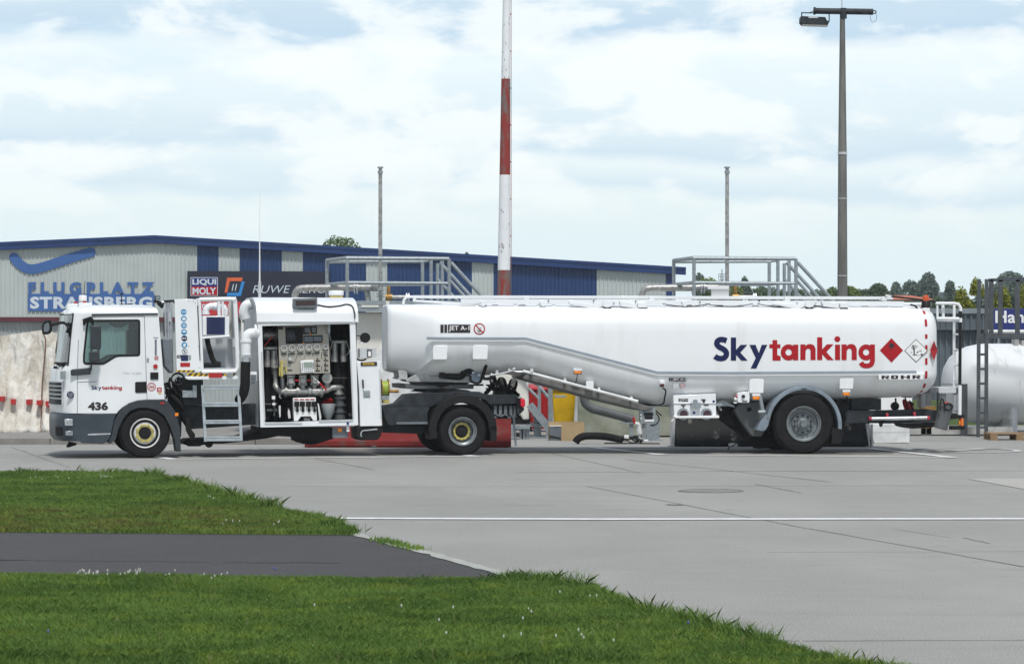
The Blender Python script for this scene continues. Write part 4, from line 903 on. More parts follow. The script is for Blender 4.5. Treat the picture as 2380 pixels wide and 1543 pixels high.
for i, (x, y, r) in enumerate(((410, 537, 29), (481, 533, 29), (555, 530, 30), (628, 529, 29), (700, 527, 29), (775, 525, 24))):
    c = tf.p(3, x, y, .17); rr = tf.m(3, r)
    mb = MB(); mb.lathe((c.x, .17, c.z), [(rr*.78, 0), (rr, .0), (rr, .05)], 24); mb.F = mb.F[24*0:]; 
    g_ = MB(); g_.lathe((c.x, .165, c.z), [(rr, .05), (rr, 0), (rr*.8, 0), (rr*.8, .02)], 24); go = g_.build('gauge', M['alu'], cp)
    g_ = MB(); g_.disc((c.x, .172, c.z), rr*.8, .004, 24); fo = g_.build('gauge_face', M['beige'], cp, smooth=0)
    g_ = MB(); g_.bar((c.x-rr*.1, .17, c.z-rr*.2), (c.x+rr*.35, .17, c.z+rr*.45), .002, .008)
    for q in range(9): a = R(-30+q*30); g_.box((c.x+rr*.62*math.cos(a)-.005, .169, c.z+rr*.62*math.sin(a)-.005), (c.x+rr*.62*math.cos(a)+.005, .171, c.z+rr*.62*math.sin(a)+.005))
    g_.build('gauge_needle', M['black'], cp, smooth=0)
def tags_(b):
    for x, y in ((390, 582), (465, 580), (537, 577), (612, 574), (684, 572), (758, 545), (445, 657), (443, 724), (360, 350), (760, 594), (690, 640), (762, 638), (690, 685), (762, 682), (690, 728), (762, 726)): b.pb(tf, 3, x, y, x+38, y+9, .212, .219)
    for x, y in ((706, 626), (776, 622), (706, 670), (776, 668), (706, 712), (776, 710), (774, 580), (452, 590), (522, 588), (592, 585), (666, 582)): b.disc((tf.p(3, x, y, .19).x, .19, tf.p(3, x, y, .19).z), .012, .028, 8)
    b.pb(tf, 3, 740, 575, 744, 625, .212, .219); b.pb(tf, 3, 740, 690, 744, 735, .212, .219); b.pb(tf, 3, 362, 346, 400, 370, .20, .219)
part('panel_switches', 'black', tags_, cp)
part('panel_tubing', 'alu', lambda b: (b.tube(catmull([tf.p(3, 465, 620, .19), tf.p(3, 500, 628, .18), tf.p(3, 515, 600, .18), tf.p(3, 525, 575, .18)]), .007, 5), b.tube(catmull([tf.p(3, 595, 575, .18), tf.p(3, 590, 600, .18), tf.p(3, 560, 610, .19)]), .006, 5), b.disc(tuple(tf.p(3, 463, 630, .16)), .03, .05, 12)), cp)
mo = part('flow_computer', 'whitev', lambda b: b.pp(tf, 3, [(556, 642), (672, 637), (678, 748), (562, 754)], .14, .21), cp, bevel=.01)
part('flow_screen', 'lcd', lambda b: b.pb(tf, 3, 585, 658, 662, 704, .133, .139), cp)
part('flow_keys', 'midgrey', lambda b: [b.pb(tf, 3, x, y, x+9, y+9, .135, .139) for x, y in [(590+i*16, y_) for i in range(5) for y_ in (713, 730)]+[(570, 665+i*15) for i in range(5)]+[(665, 662+i*14) for i in range(4)]], cp)
part('yellow_lever', 'wyellow', lambda b: (b.pp(tf, 3, [(377, 645), (402, 643), (404, 780), (384, 790), (380, 700)], .15, .2), b.pb(tf, 3, 395, 655, 432, 664, .15, .17), b.tube([tf.p(3, 425, 690, .17), tf.p(3, 432, 760, .17)], .014, 6), b.pb(tf, 3, 366, 700, 380, 780, .16, .19)), cp, bevel=.004)
part('junction', 'galv', lambda b: (b.pp(tf, 3, [(795, 325), (818, 325), (818, 400), (800, 410), (794, 380)], .15, .25), b.tube([tf.p(3, 808, 400, .2), tf.p(3, 822, 470, .3)], .012, 6)), cp)
def manifold(b):
    b.tube([tf.p(3, 405, 920, .4), tf.p(3, 740, 918, .4)], .075, 16)
    b.tube(catmull([tf.p(3, 410, 920, .4), tf.p(3, 375, 915, .42), tf.p(3, 345, 885, .45), tf.p(3, 332, 840, .5), tf.p(3, 325, 700, .5)]), .055, 12)
    b.tube(catmull([tf.p(3, 740, 918, .4), tf.p(3, 790, 905, .4), tf.p(3, 830, 885, .4), tf.p(3, 880, 882, .4)]), .05, 12)
    for x in (412, 424, 516, 528, 622, 634, 728, 740): a_ = tf.p(3, x, 918, .4); b.lathe((a_.x, .4, a_.z), [(.0, 0), (.10, 0), (.10, .02), (0, .02)], 16, 'u')
    for x in (470, 575, 680): 
        b.tube([tf.p(3, x, 915, .4), tf.p(3, x, 780, .4)], .045, 12); 
        for y in (865, 850, 780): a_ = tf.p(3, x, y, .4); b.lathe((a_.x, .4, a_.z), [(.0, 0), (.085, 0), (.085, .02), (0, .02)], 14, 'w')
        b.pb(tf, 3, x-32, 775, x+32, 795, .3, .42); b.pb(tf, 3, x-20, 800, x+24, 845, .28, .42)
        b.tube([tf.p(3, x-28, 770, .3), tf.p(3, x-28, 860, .3)], .01, 6); b.tube([tf.p(3, x+28, 770, .3), tf.p(3, x+28, 860, .3)], .01, 6)
    b.tube([tf.p(3, 395, 790, .4), tf.p(3, 400, 890, .4)], .035, 10)
    c_ = tf.p(3, 788, 798, .35); b.lathe((c_.x, .3, c_.z), [(.09, 0), (.09, .1)], 18); 
    b.tube([tf.p(3, 790, 800, .45), tf.p(3, 790, 900, .42)], .06, 12); b.tube(catmull([tf.p(3, 375, 930, .35), tf.p(3, 372, 965, .35), tf.p(3, 385, 975, .35)]), .012, 6)
part('manifold', 'pipe', manifold)
part('valve_handle', 'red', lambda b: (b.tube([tf.p(3, 505, 820, .27), tf.p(3, 545, 818, .27)], .014, 6), b.tube([tf.p(3, 612, 818, .27), tf.p(3, 650, 816, .27)], .014, 6), b.tube([tf.p(3, 722, 840, .3), tf.p(3, 785, 905, .28)], .016, 6), b.tube([tf.p(3, 235, 515, .3), tf.p(3, 310, 430, .35)], .012, 6)))
part('valve_handle', 'whitev', lambda b: (b.tube([tf.p(3, 688, 812, .3), tf.p(3, 722, 842, .3)], .016, 6), b.tube([tf.p(3, 660, 780, .27), tf.p(3, 690, 815, .27)], .01, 6)))
def hoses(b):
    for x, y0 in ((258, 545), (320, 545), (862, 490), (934, 490)): b.tube([tf.p(3, x, y0, .5), tf.p(3, x+6, 1165, .5)], .045, 12)
    b.tube([tf.p(3, 290, 545, .6), tf.p(3, 300, 1160, .6)], .05, 12)
    for x in (340, 395, 885, 960): b.tube([tf.p(3, x, 345, .8), tf.p(3, x+5, 860, .8)], .04, 8)
    b.tube([tf.p(3, 885, 640, .5), tf.p(3, 892, 870, .5)], .055, 12)
    b.pb(tf, 3, 235, 1000, 350, 1160, .6, .9); b.pb(tf, 3, 400, 1000, 480, 1170, .6, .9)
part('hoses', 'rubber', hoses)
def nozzle(b):
    for x, y0, y1 in ((262, 555, 690), (320, 555, 700), (858, 490, 645), (935, 490, 645)): b.tube([tf.p(3, x, y0, .38), tf.p(3, x, y1, .38)], .05, 14); b.tube([tf.p(3, x, y1-60, .38), tf.p(3, x, y1+10, .38)], .055, 14)
    for x0, x1, y in ((232, 350, 535), (832, 965, 480)): b.tube([tf.p(3, x0, y, .36), tf.p(3, x1, y, .36)], .03, 10); b.pb(tf, 3, x0+25, y-8, x1-30, y+8, .3, .36)
    for a_ in ([(350, 535), (342, 560), (350, 620), (356, 690), (335, 705)], [(832, 482), (828, 520), (815, 550), (822, 610), (832, 650)], [(965, 482), (975, 520), (985, 560), (960, 600)]): b.tube(catmull([tf.p(3, x, y, .35) for x, y in a_]), .009, 5)
    c_ = tf.p(3, 282, 420, .6); b.lathe((tf.p(3, 225, 420, .6).x, .6, c_.z), [(.085, 0), (.085, .22), (.11, .22), (.11, .24), (.07, .24), (.07, .36)], 18, 'u')
    for y0, y1, r_ in ((860, 945, .06), (870, 885, .085), (925, 940, .085)): b.tube([tf.p(3, 897, y0, .4), tf.p(3, 897, y1, .4)], r_, 14)
part('hose_reel_columns', 'pipe', nozzle)
def lowpipe(b):
    for y0, y1, r_ in ((945, 1160, .075), (965, 980, .105), (1030, 1042, .105), (1090, 1102, .105), (1120, 1160, .09)): b.tube([tf.p(3, 905, y0, .45), tf.p(3, 905, y1, .45)], r_, 16)
    for x, y0, y1 in ((320, 980, 1130), (365, 1040, 1150), (450, 1060, 1150)): b.tube([tf.p(3, x, y0, .4), tf.p(3, x+4, y1, .4)], .02, 8)
    b.pb(tf, 3, 240, 1020, 350, 1032, .4, .44); b.pb(tf, 3, 260, 1070, 350, 1090, .4, .5)
    b.pb(tf, 3, 985, 1105, 1010, 1135, .2, .3); b.tube([tf.p(3, 820, 798, .4), tf.p(3, 980, 795, .4)], .006, 5)
part('lower_pipes', 'greypipe', lowpipe)
part('sample_tags', 'whitev', lambda b: (b.pb(tf, 3, 303, 955, 332, 985, .3, .33), b.pb(tf, 3, 308, 1015, 334, 1038, .3, .33), b.pp(tf, 3, [(366, 1040), (380, 1040), (380, 1140), (372, 1145), (366, 1100)], .3, .33), b.pp(tf, 3, [(448, 1070), (462, 1085), (470, 1150), (450, 1155), (443, 1110)], .3, .33), b.pp(tf, 3, [(706, 1020), (716, 1020), (740, 1140), (735, 1168), (722, 1168)], .3, .33)))
nb = part('deadman_box', 'whitev', lambda b: b.pp(tf, 3, [(491, 974), (690, 968), (702, 1172), (668, 1175), (645, 1135), (560, 1137), (532, 1178), (498, 1180)], .08, .2), bevel=.008)
part('cable_plug', 'black', lambda b: [(b.pb(tf, 3, x, 1003, x+44, 1050, .03, .08), b.tube([tf.p(3, x+24, 1048, .06), tf.p(3, x+26, 1085, .06)], .018, 8), b.tube([tf.p(3, x+26, 1070, .07), tf.p(3, x+26, 1096, .07)], .026, 8)) for x in (502, 552, 606, 655)], nb, bevel=.01)
part('plug_tags', 'red', lambda b: [b.pb(tf, 3, x, 981, x+36, 990, .072, .08) for x in (500, 550, 598, 644)], nb)
part('box_fitting', 'pipe', lambda b: (b.tube([tf.p(3, 605, 1135, .3), tf.p(3, 607, 1175, .3)], .06, 12), b.pb(tf, 3, 585, 1150, 640, 1178, .15, .3)), nb)
c = tf.p(3, 815, 1010, .7); mb = MB(); mb.lathe((c.x, .7, c.z-.10), [(.17, 0), (.175, .04), (.15, .11), (.08, .16), (0, .17)], 24, 'w'); mb.build('filter_dome', M['red'], TR)
mb = MB(); c = tf.p(3, 800, 1165, .45); mb.lathe((c.x, .45, c.z), [(.05, 0), (.11, .14), (.13, .26), (.13, .28)], 24, 'w'); mb.build('filter_bowl', mat('grey_plastic', (.36, .39, .40), .5, 0, .05, 4), TR)
# display on the roof, beacon, aerial
dp = part('roof_display', 'midgrey', lambda b: (b.pp(tf, 3, [(491, 98), (704, 90), (706, 172), (690, 182), (500, 184), (490, 176)], .0, .12), b.pb(tf, 3, 535, 184, 680, 194, .03, .1)), bevel=.01)
part('display_screen', mat('dark_display', (.04, .02, .02), .15, 0, .3, 60), lambda b: b.pp(tf, 3, [(512, 117), (688, 111), (690, 154), (514, 160)], -.006, -.001), dp)
def on_arch(x, y):
    for i in range(400):
        v = i*.003; q_ = tf.p(3, x, y, v)
        if v < .05: continue
        t = math.acos(max(-1, min(1, 1-(v-.05)/.75))); 
        if eave+.14+(top-eave-.14)*math.sin(t) > q_.z: return q_+Vector((0, -.014, .014))
    return tf.p(3, x, y, -.02)
part('roof_cable', 'black', lambda b: b.tube(catmull([on_arch(705, 160), on_arch(800, 176), on_arch(900, 168), on_arch(960, 155), on_arch(1010, 172), tf.p(3, 1034, 225, -.03), tf.p(3, 1034, 275, -.03)]), .011, 6))
part('roof_beacon', 'white', lambda b: b.tube([tf.p(3, 870, 72, 1.3), tf.p(3, 870, 28, 1.3)], .135, 20), bevel=.02)
part('beacon_ring', 'wyellow', lambda b: b.tube([tf.p(3, 870, 100, 1.3), tf.p(3, 870, 74, 1.3)], .125, 20))
part('aerial', 'whitev', lambda b: b.tube([tf.p(0, 603.5, 697, 1.0), tf.p(0, 603.5, 640, 1.0), tf.p(0, 603.5, 540, 1.0), tf.p(0, 604, 446, 1.0)], .016, 6, r2=.004))
part('aerial_base', 'endgrey', lambda b: b.tube([tf.p(0, 603.5, 700, 1.0), tf.p(0, 603.5, 655, 1.0)], .026, 8))
# filler elbow at the box front end
def elb(b):
    P = catmull([tf.p(3, 178, 412, .1), tf.p(3, 150, 402, .02), tf.p(3, 110, 405, -.0), tf.p(3, 82, 430, -.0), tf.p(3, 74, 470, .0)]); b.tube(P, .085, 16)
    b.tube([tf.p(3, 74, 470, 0), tf.p(3, 74, 592, 0)], .085, 16); b.tube([tf.p(3, 148, 385, .04), tf.p(3, 164, 385, .04)], .12, 16)
    b.tube([tf.p(3, 74, 462, 0), tf.p(3, 74, 482, 0)], .10, 16)
    P = catmull([tf.p(2, 735, 340, .9), tf.p(2, 725, 290, .9), tf.p(2, 740, 240, .9), tf.p(2, 775, 225, .9)]); b.tube(P, .09, 14)
part('filler_elbow', 'white', elb)
part('hose_coupling', 'alu', lambda b: (b.tube([tf.p(3, 74, 592, 0), tf.p(3, 74, 600, 0)], .115, 16), b.tube([tf.p(3, 74, 606, 0), tf.p(3, 74, 614, 0)], .115, 16), b.tube([tf.p(3, 74, 616, 0), tf.p(3, 72, 662, 0)], .07, 14)))
part('suction_hose', 'rubber', lambda b: b.tube(catmull([tf.p(3, 72, 655, 0), tf.p(3, 68, 760, 0), tf.p(3, 66, 860, 0), tf.p(3, 50, 935, .05), tf.p(3, 15, 990, .25)]), .085, 14))
part('stop_switch', 'whitev', lambda b: b.pb(tf, 3, 114, 742, 170, 822, .0, .05), bevel=.005)
part('stop_button', 'midgrey', lambda b: (b.pb(tf, 3, 118, 768, 166, 818, -.012, -.001), b.pb(tf, 3, 120, 830, 150, 858, .0, .03), b.disc(tuple(tf.p(3, 142, 795, -.04)), .03, .028, 14)))
# tall cabinet at the box rear end
cab2 = part('side_cabinet', 'white', lambda b: b.pp(tf, 3, [(1052, 654), (1256, 648), (1276, 1220), (1080, 1224), (1072, 900)], .02, .75), bevel=.012)
part('name_plate', 'blackv', lambda b: b.pp(tf, 3, [(1086, 657), (1230, 653), (1231, 689), (1087, 692)], .01, .019), cab2)
part('plate_lettering', 'gold', lambda b: text(b, tf, 3, 'ROHR', 1106, 662, 1212, 682, .006, .06), cab2, smooth=0)
part('cabinet_handle', 'black', lambda b: b.pp(tf, 3, [(1100, 812), (1112, 812), (1116, 888), (1106, 890)], -.02, .019), cab2, bevel=.004)
part('cabinet_lock', 'galv', lambda b: (b.pb(tf, 3, 1110, 908, 1170, 968, .008, .019), b.pb(tf, 3, 1122, 920, 1158, 955, -.004, .007)), cab2, bevel=.003)
part('cabinet_edge', 'endgrey', lambda b: b.pp(tf, 3, [(1250, 720), (1258, 720), (1272, 1150), (1262, 1150)], .006, .019), cab2)
part('work_light', 'matte', lambda b: b.lathe(tuple(tf.p(3, 1127, 442, .2)), [(0, -.01), (.085, -.01), (.088, .0), (.088, .05), (.04, .09), (0, .09)], 28))
part('light_bracket', 'white', lambda b: (b.pb(tf, 3, 1085, 478, 1150, 490, .2, .3), b.pb(tf, 3, 1040, 470, 1100, 480, .25, .3)))
part('light_cable', 'black', lambda b: (b.tube(catmull([tf.p(3, 1042, 435, .15), tf.p(3, 1055, 425, .15), tf.p(3, 1080, 425, .18)]), .01, 5), b.tube(catmull([tf.p(3, 1052, 628, .1), tf.p(3, 1080, 640, .1), tf.p(3, 1110, 640, .12), tf.p(3, 1135, 628, .15)]), .016, 6)))
part('meter_box', 'endgrey', lambda b: (b.pp(tf, 3, [(1080, 538), (1142, 532), (1142, 626), (1078, 620)], .12, .4), b.pp(tf, 3, [(1142, 532), (1225, 530), (1225, 612), (1142, 626)], .25, .4)), bevel=.006)
part('meter_dial', 'greypipe', lambda b: b.pb(tf, 3, 1145, 545, 1185, 612, .2, .25)); part('meter_glass', 'whitev', lambda b: b.pb(tf, 3, 1152, 562, 1176, 605, .19, .199))
part('battery_box', 'black', lambda b: b.pp(tf, 3, [(1048, 1228), (1270, 1224), (1268, 1300), (1245, 1335), (1220, 1345), (1080, 1345), (1050, 1325)], .05, .7), bevel=.02)
part('drain_pipe', 'alu', lambda b: b.tube(catmull([tf.p(3, 1092, 1315, .03), tf.p(3, 1088, 1285, .03), tf.p(3, 1105, 1262, .03), tf.p(3, 1140, 1258, .03), tf.p(3, 1232, 1248, .03)]), .012, 6))
part('lamp_plate', 'midgrey', lambda b: b.pb(tf, 3, 838, 1232, 975, 1324, .1, .12)); part('side_marker', 'orange', lambda b: b.pb(tf, 3, 886, 1240, 920, 1272, .08, .1))
part('hanging_tag', 'whitev', lambda b: b.pp(tf, 3, [(960, 1225), (985, 1225), (988, 1268), (962, 1270)], .05, .06)); part('box_sticker', 'royal', lambda b: b.pb(tf, 3, 962, 1186, 983, 1208, -.008, -.001))
# hose reel
c = tf.p(4, 290, 875, .25); mb = MB(); mb.lathe((c.x-.07, .45, c.z), [(.0, 0), (.13, .0), (.13, .10), (0, .10)], 24, 'u'); rl = mb.build('hose_reel', M['lime'], TR)
mb = MB(); mb.lathe((c.x-.085, .45, c.z), [(.0, 0), (.165, 0), (.165, .012), (0, .012)], 24, 'u'); mb.lathe((c.x+.035, .45, c.z), [(.0, 0), (.165, 0), (.165, .012), (0, .012)], 24, 'u'); mb.lathe((c.x+.05, .45, c.z-.05), [(.0, 0), (.03, 0), (.03, .18), (0, .18)], 10, 'u'); mb.build('reel_flange', M['brass'], rl)
part('reel_stand', 'galv', lambda b: (b.pb(tf, 4, 245, 930, 300, 960, .3, .6), b.pb(tf, 4, 262, 900, 275, 940, .4, .5)))
part('yellow_block', 'wyellow', lambda b: b.pb(tf, 4, 258, 962, 305, 990, .3, .5))
# rear chassis
def rearch(b):
    b.pp(tf, 4, [(250, 1015), (360, 990), (430, 920), (480, 915), (600, 908), (1000, 900), (1060, 925), (1270, 920), (1300, 940), (1310, 990), (1080, 1000), (1040, 960), (960, 940), (800, 945), (720, 960), (660, 1000), (620, 1020), (250, 1020)], .28, .7)
    b.pp(tf, 4, [(250, 1022), (615, 1020), (600, 1060), (598, 1150), (300, 1160), (270, 1100)], .12, .7)
    b.pp(tf, 4, [(1080, 1000), (1300, 992), (1310, 1060), (1290, 1085), (1110, 1090)], .4, .7)
    b.pp(tf, 4, [(1290, 950), (1330, 945), (1345, 1040), (1300, 1085), (1290, 1050)], .2, 2.1)
    b.pp(tf, 4, [(250, 1160), (600, 1155), (560, 1225), (260, 1215)], .5, 1.8)
part('rear_frame', 'chassis', rearch, bevel=.008)
def rfend(b):
    c_ = tf.p(4, 872, 1190, 0); r0, r1 = tf.m(4, 205), tf.m(4, 268); P = []
    for i in range(13): a_ = R(197-i*200/12); P.append((c_.x+r1*math.cos(a_), c_.z+r1*math.sin(a_)))
    for i in range(12, -1, -1): a_ = R(197-i*200/12); P.append((c_.x+r0*math.cos(a_), c_.z+r0*math.sin(a_)))
    b.prism(P, -.0, .5)
part('rear_fender', 'black', rfend, bevel=.008)
part('mudflap', 'matte', lambda b: (b.pb(tf, 4, 1085, 1165, 1132, 1282, .0, .5)))
part('tail_lamp', mat('red_lens', (.6, .01, .03), .2, 0, .1, 5), lambda b: b.pp(tf, 4, [(1316, 955), (1340, 950), (1352, 965), (1353, 1010), (1335, 1022), (1318, 1010)], .1, .3), bevel=.01)
part('tail_bracket', 'galv', lambda b: (b.pb(tf, 4, 1300, 940, 1322, 950, .1, .3), b.tube([tf.p(4, 1262, 1095, .5), tf.p(4, 1280, 1318, .5)], .02, 8)))
def brk(b):
    r_ = random.Random(5)
    for x in (1110, 1150, 1190, 1230, 1265): b.pb(tf, 4, x, 1005+r_.uniform(-6, 6), x+22, 1075, .34, .4)
    for i in range(10): b.tube([tf.p(4, 1060+i*22, 1080+r_.uniform(-10, 20), .35), tf.p(4, 1085+i*22, 1085+r_.uniform(-10, 20), .35)], .016, 6)
    b.pb(tf, 4, 360, 1132, 600, 1150, .1, .118)
part('frame_brackets', 'midgrey', brk)
part('fifth_wheel', 'greypipe', lambda b: (b.pp(tf, 4, [(425, 840), (480, 840), (500, 845), (955, 842), (955, 878), (480, 880), (428, 874)], .45, 1.9), b.pp(tf, 4, [(600, 885), (900, 885), (960, 905), (560, 905)], .5, 1.8)), bevel=.01)
part('fifth_wheel_grease', 'matte', lambda b: (b.pp(tf, 4, [(560, 905), (640, 880), (720, 872), (800, 880), (770, 900)], .44, .5), b.pp(tf, 4, [(455, 822), (930, 828), (900, 842), (780, 845), (700, 868), (660, 850), (480, 838)], .43, .6)))
def spirals(b):
    r_ = random.Random(11)
    for (x0, y0, x1, y1, rad, n_) in ((1170, 820, 1190, 900, .085, 9), (1262, 830, 1240, 900, .08, 7), (1100, 800, 1130, 880, .07, 6), (1220, 860, 1280, 920, .05, 5)):
        P = []
        for i in range(n_*10+1):
            t = i/(n_*10); a_ = i/10*2*math.pi; q = tf.p(4, x0+(x1-x0)*t, y0+(y1-y0)*t, .9); P.append(q+Vector((rad*math.cos(a_), rad*.7*math.sin(a_*1.0+.5), rad*math.sin(a_)*.9)))
        b.tube(P, .010, 5)
    for i in range(9):
        q = [tf.p(4, r_.uniform(1040, 1110), r_.uniform(830, 900), .9), tf.p(4, r_.uniform(1120, 1200), r_.uniform(870, 930), .85), tf.p(4, r_.uniform(1200, 1270), r_.uniform(880, 930), .8), tf.p(4, r_.uniform(1270, 1310), r_.uniform(910, 940), .7)]
        b.tube(catmull(q, 5), .013, 5)
    b.tube([tf.p(4, 1045, 915, .8), tf.p(4, 1110, 845, .9)], .04, 8); b.pp(tf, 4, [(1120, 880), (1200, 870), (1215, 920), (1110, 925)], .75, .9)
part('coiled_air_lines', 'black', spirals)

# ================================================================== TANK TRAILER
rf = Fr(1866, 48.0, 6)
TL = empty('tank_trailer', rf); tag(TL, 'long white stepped aviation fuel tank trailer with blue and red lettering on its side', 'tank trailer')
TW = 2.5
def tpart(name, m, fn, parent=TL, bevel=0, smooth=35):
    mb = MB(); fn(mb); return mb.build(name, M[m] if isinstance(m, str) else m, parent, bevel, smooth)
def section(px, ytop, ybelt, ybot, hw, rtop=.50, rv=.66, crown=.03, ra=.85):
    mid = TW/2; v0 = mid-hw
    u = rf.uw(px, ybelt, v0)[0]; wt = rf.uw(px, ytop, v0+.5)[1]; wb_ = rf.uw(px, ybelt, v0)[1]; w0 = rf.uw(px, ybot, v0+.6)[1]
    P = []; rt = min(rtop, (wt-wb_)*.9); rv = min(rv, hw*.8)
    P.append((u, mid, wt+crown)); P.append((u, mid-(hw-rv)*.5, wt+crown*.7))
    for i in range(10):
        t = i/9*math.pi/2; P.append((u, v0+rv*(1-math.sin(t)**.72), wt-rt*(1-math.cos(t)**.72)))
    P.append((u, v0, (wt-rt+wb_)/2)); P.append((u, v0, wb_))
    ra = min(ra, hw*.85)
    for i in range(1, 11):
        t = i/10*math.pi/2; P.append((u, v0+ra*(1-math.cos(t)), wb_-(wb_-w0)*math.sin(t)))
    P.append((u, mid, w0-.01))
    return P+[(p[0], TW-p[1], p[2]) for p in P[-2:0:-1]]
S = [section(*a) for a in (
    (902, 720, 785, 852, .74, .14, .16, .02, .2), (899.5, 714, 785, 857, .80, .18, .2, .02, .26), (902, 710.5, 785, 861, .85, .2, .24, .02, .3), (911, 709.3, 785, 863.5, .885, .22, .27, .02, .34), (914, 709.2, 785, 864, .895, .23, .28, .02, .35), (940, 709, 785, 869, .985, .30, .36, .02, .45), (968, 709, 786, 876, 1.085, .36, .45, .02, .56),
    (990, 709, 787, 881, 1.165, .42, .52, .03, .66), (1004, 709, 788, 883, 1.215, .45, .56, .03, .74), (1014, 709, 788, 884.5, 1.24, .47, .6, .03, .8), (1030, 709, 788, 886, 1.25), (1080, 709, 788, 882, 1.25), (1130, 709, 788, 873, 1.25), (1185, 709, 788, 868, 1.25), (1215, 709.5, 791, 873, 1.25),
    (1300, 709.5, 812, 898, 1.25), (1400, 710, 838, 927, 1.25), (1500, 710, 864, 946, 1.25), (1530, 710, 869, 948, 1.25), (1560, 710, 870, 944, 1.25), (1700, 710.5, 869.5, 938, 1.25), (1900, 711, 869, 932, 1.25), (2100, 711.5, 868, 924, 1.25),
    (2140, 712, 868, 922, 1.245), (2160, 713, 867, 918, 1.22), (2170, 717, 866, 914, 1.15), (2177, 724, 865, 905, 1.0))]
def tank(b): b.loft(S, caps=True)
tk = tpart('tank', 'tank', tank, smooth=60)
# dark tide of road dirt is left to the light; the belt strip and its lip
belt = [(992, 788), (1012, 788.5), (1222, 789), (1528, 868), (1700, 869), (2130, 866.5)]
def beltstrip(b, y0, y1, v0, v1):
    A_ = [(x, y+y0) for x, y in belt]; B_ = [(x, y+y1) for x, y in belt[::-1]]
    b.pp(rf, 0, A_+B_, v0, v1)
tpart('belt_strip', 'strip', lambda b: beltstrip(b, -5, 2, -.018, .002)); tpart('belt_lip', 'whitev', lambda b: beltstrip(b, 2.3, 4.3, -.03, .002))
sky_logo(rf, lambda x, y: tuple(rf.p(12, x, y, -.006).xz), TL, -.006)
# hazard diamonds
def diamond(name, m, cx, cy, hx, hy, v):
    return tpart(name, m, lambda b: b.sheet(rf.pts(7, [(cx, cy-hy), (cx+hx, cy), (cx, cy+hy), (cx-hx, cy)], v), v), smooth=0)
diamond('hazard_diamond', 'logored', 456, 688, 80, 84, -.005)
tpart('diamond_print', 'blackv', lambda b: (b.sheet(rf.pts(7, [(440, 660), (438, 645), (445, 650), (447, 634), (456, 645), (460, 630), (466, 648), (474, 640), (476, 655), (470, 668), (442, 668)], -.008), -.008), b.pb(rf, 7, 440, 675, 472, 679, -.009, -.008), text(b, rf, 7, '3', 452, 735, 461, 748, -.008, .01)), smooth=0)
diamond('hazard_diamond', 'blackv', 625, 690, 80, 80, -.005); diamond('diamond_face', 'whitev', 625, 690, 75, 75, -.0065)
def tree_pic(b):
    def st_(P, wd):
        for (x0, y0), (x1, y1) in zip(P[:-1], P[1:]):
            d_ = Vector((x1-x0, y1-y0)).normalized(); n_ = Vector((-d_.y, d_.x))*wd/2
            b.sheet(rf.pts(7, [(x0+n_.x, y0+n_.y), (x1+n_.x, y1+n_.y), (x1-n_.x, y1-n_.y), (x0-n_.x, y0-n_.y)], -.009), -.009)
    st_([(611, 722), (612, 700), (610, 670), (602, 652)], 8); st_([(611, 690), (600, 672), (594, 668)], 4); st_([(612, 680), (624, 664), (636, 660)], 4); st_([(610, 665), (618, 650)], 3)
    st_([(624, 664), (622, 652)], 3); st_([(594, 672), (600, 655)], 3); st_([(598, 704), (585, 700)], 3); st_([(630, 700), (650, 692), (662, 688), (658, 700)], 3); st_([(628, 708), (640, 698)], 4)
    b.sheet(rf.pts(7, [(592, 722), (620, 716), (640, 722), (660, 720), (655, 710), (672, 712), (668, 724)], -.0085), -.0085)
tpart('diamond_print', 'blackv', tree_pic, smooth=0)
# JET A-1 plates
tpart('fuel_plate', 'blackv', lambda b: (b.pb(rf, 4, 698, 382, 722, 445, -.006, .0), b.pb(rf, 4, 728, 382, 749, 445, -.006, .0), b.pb(rf, 4, 756, 382, 928, 445, -.006, .0)))
tpart('plate_lettering', 'whitev', lambda b: text(b, rf, 4, 'JET A-1', 763, 391, 921, 436, -.009, .02, 0, 1.1), smooth=0)
tpart('fuel_plate', 'blackv', lambda b: (b.pb(rf, 6, 147, 793, 158, 818, .0, .05), b.pb(rf, 6, 162, 793, 171, 818, .0, .05), b.pb(rf, 6, 174, 793, 281, 818, .0, .05)))
tpart('plate_lettering', 'whitev', lambda b: text(b, rf, 6, 'JET A-1', 179, 797, 277, 814, -.003, .02), smooth=0)
def nosmoke(b):
    c_ = rf.p(4, 998, 415, -.008); b.ring((c_.x, -.008, c_.z), rf.m(4, 36), rf.m(4, 44)); b.bar((c_.x-.075, -.0085, c_.z+.075), (c_.x+.075, -.0085, c_.z-.075), .001, .018)
c = rf.p(4, 998, 415, -.004); tpart('no_smoking_face', 'whitev', lambda b: b.disc((c.x, -.005, c.z), rf.m(4, 37), .004))
tpart('no_smoking_sign', 'logored', nosmoke, smooth=0)
tpart('sign_print', 'midgrey', lambda b: (b.sheet(rf.pts(4, [(985, 432), (1006, 424), (1010, 440), (990, 442)], -.0078), -.0078), b.sheet(rf.pts(4, [(980, 425), (1012, 404), (1014, 408), (984, 430)], -.0079), -.0079)), smooth=0)
# lower small notices
tpart('notice', 'endgrey', lambda b: b.pb(rf, 6, 178, 832, 222, 872, .02, .06)); tpart('notice', mat('faded_pink_print', (.42, .30, .32), .5, 0, .2, 40), lambda b: b.pp(rf, 6, [(232, 845), (252, 828), (272, 845), (262, 872), (240, 872)], .02, .06))
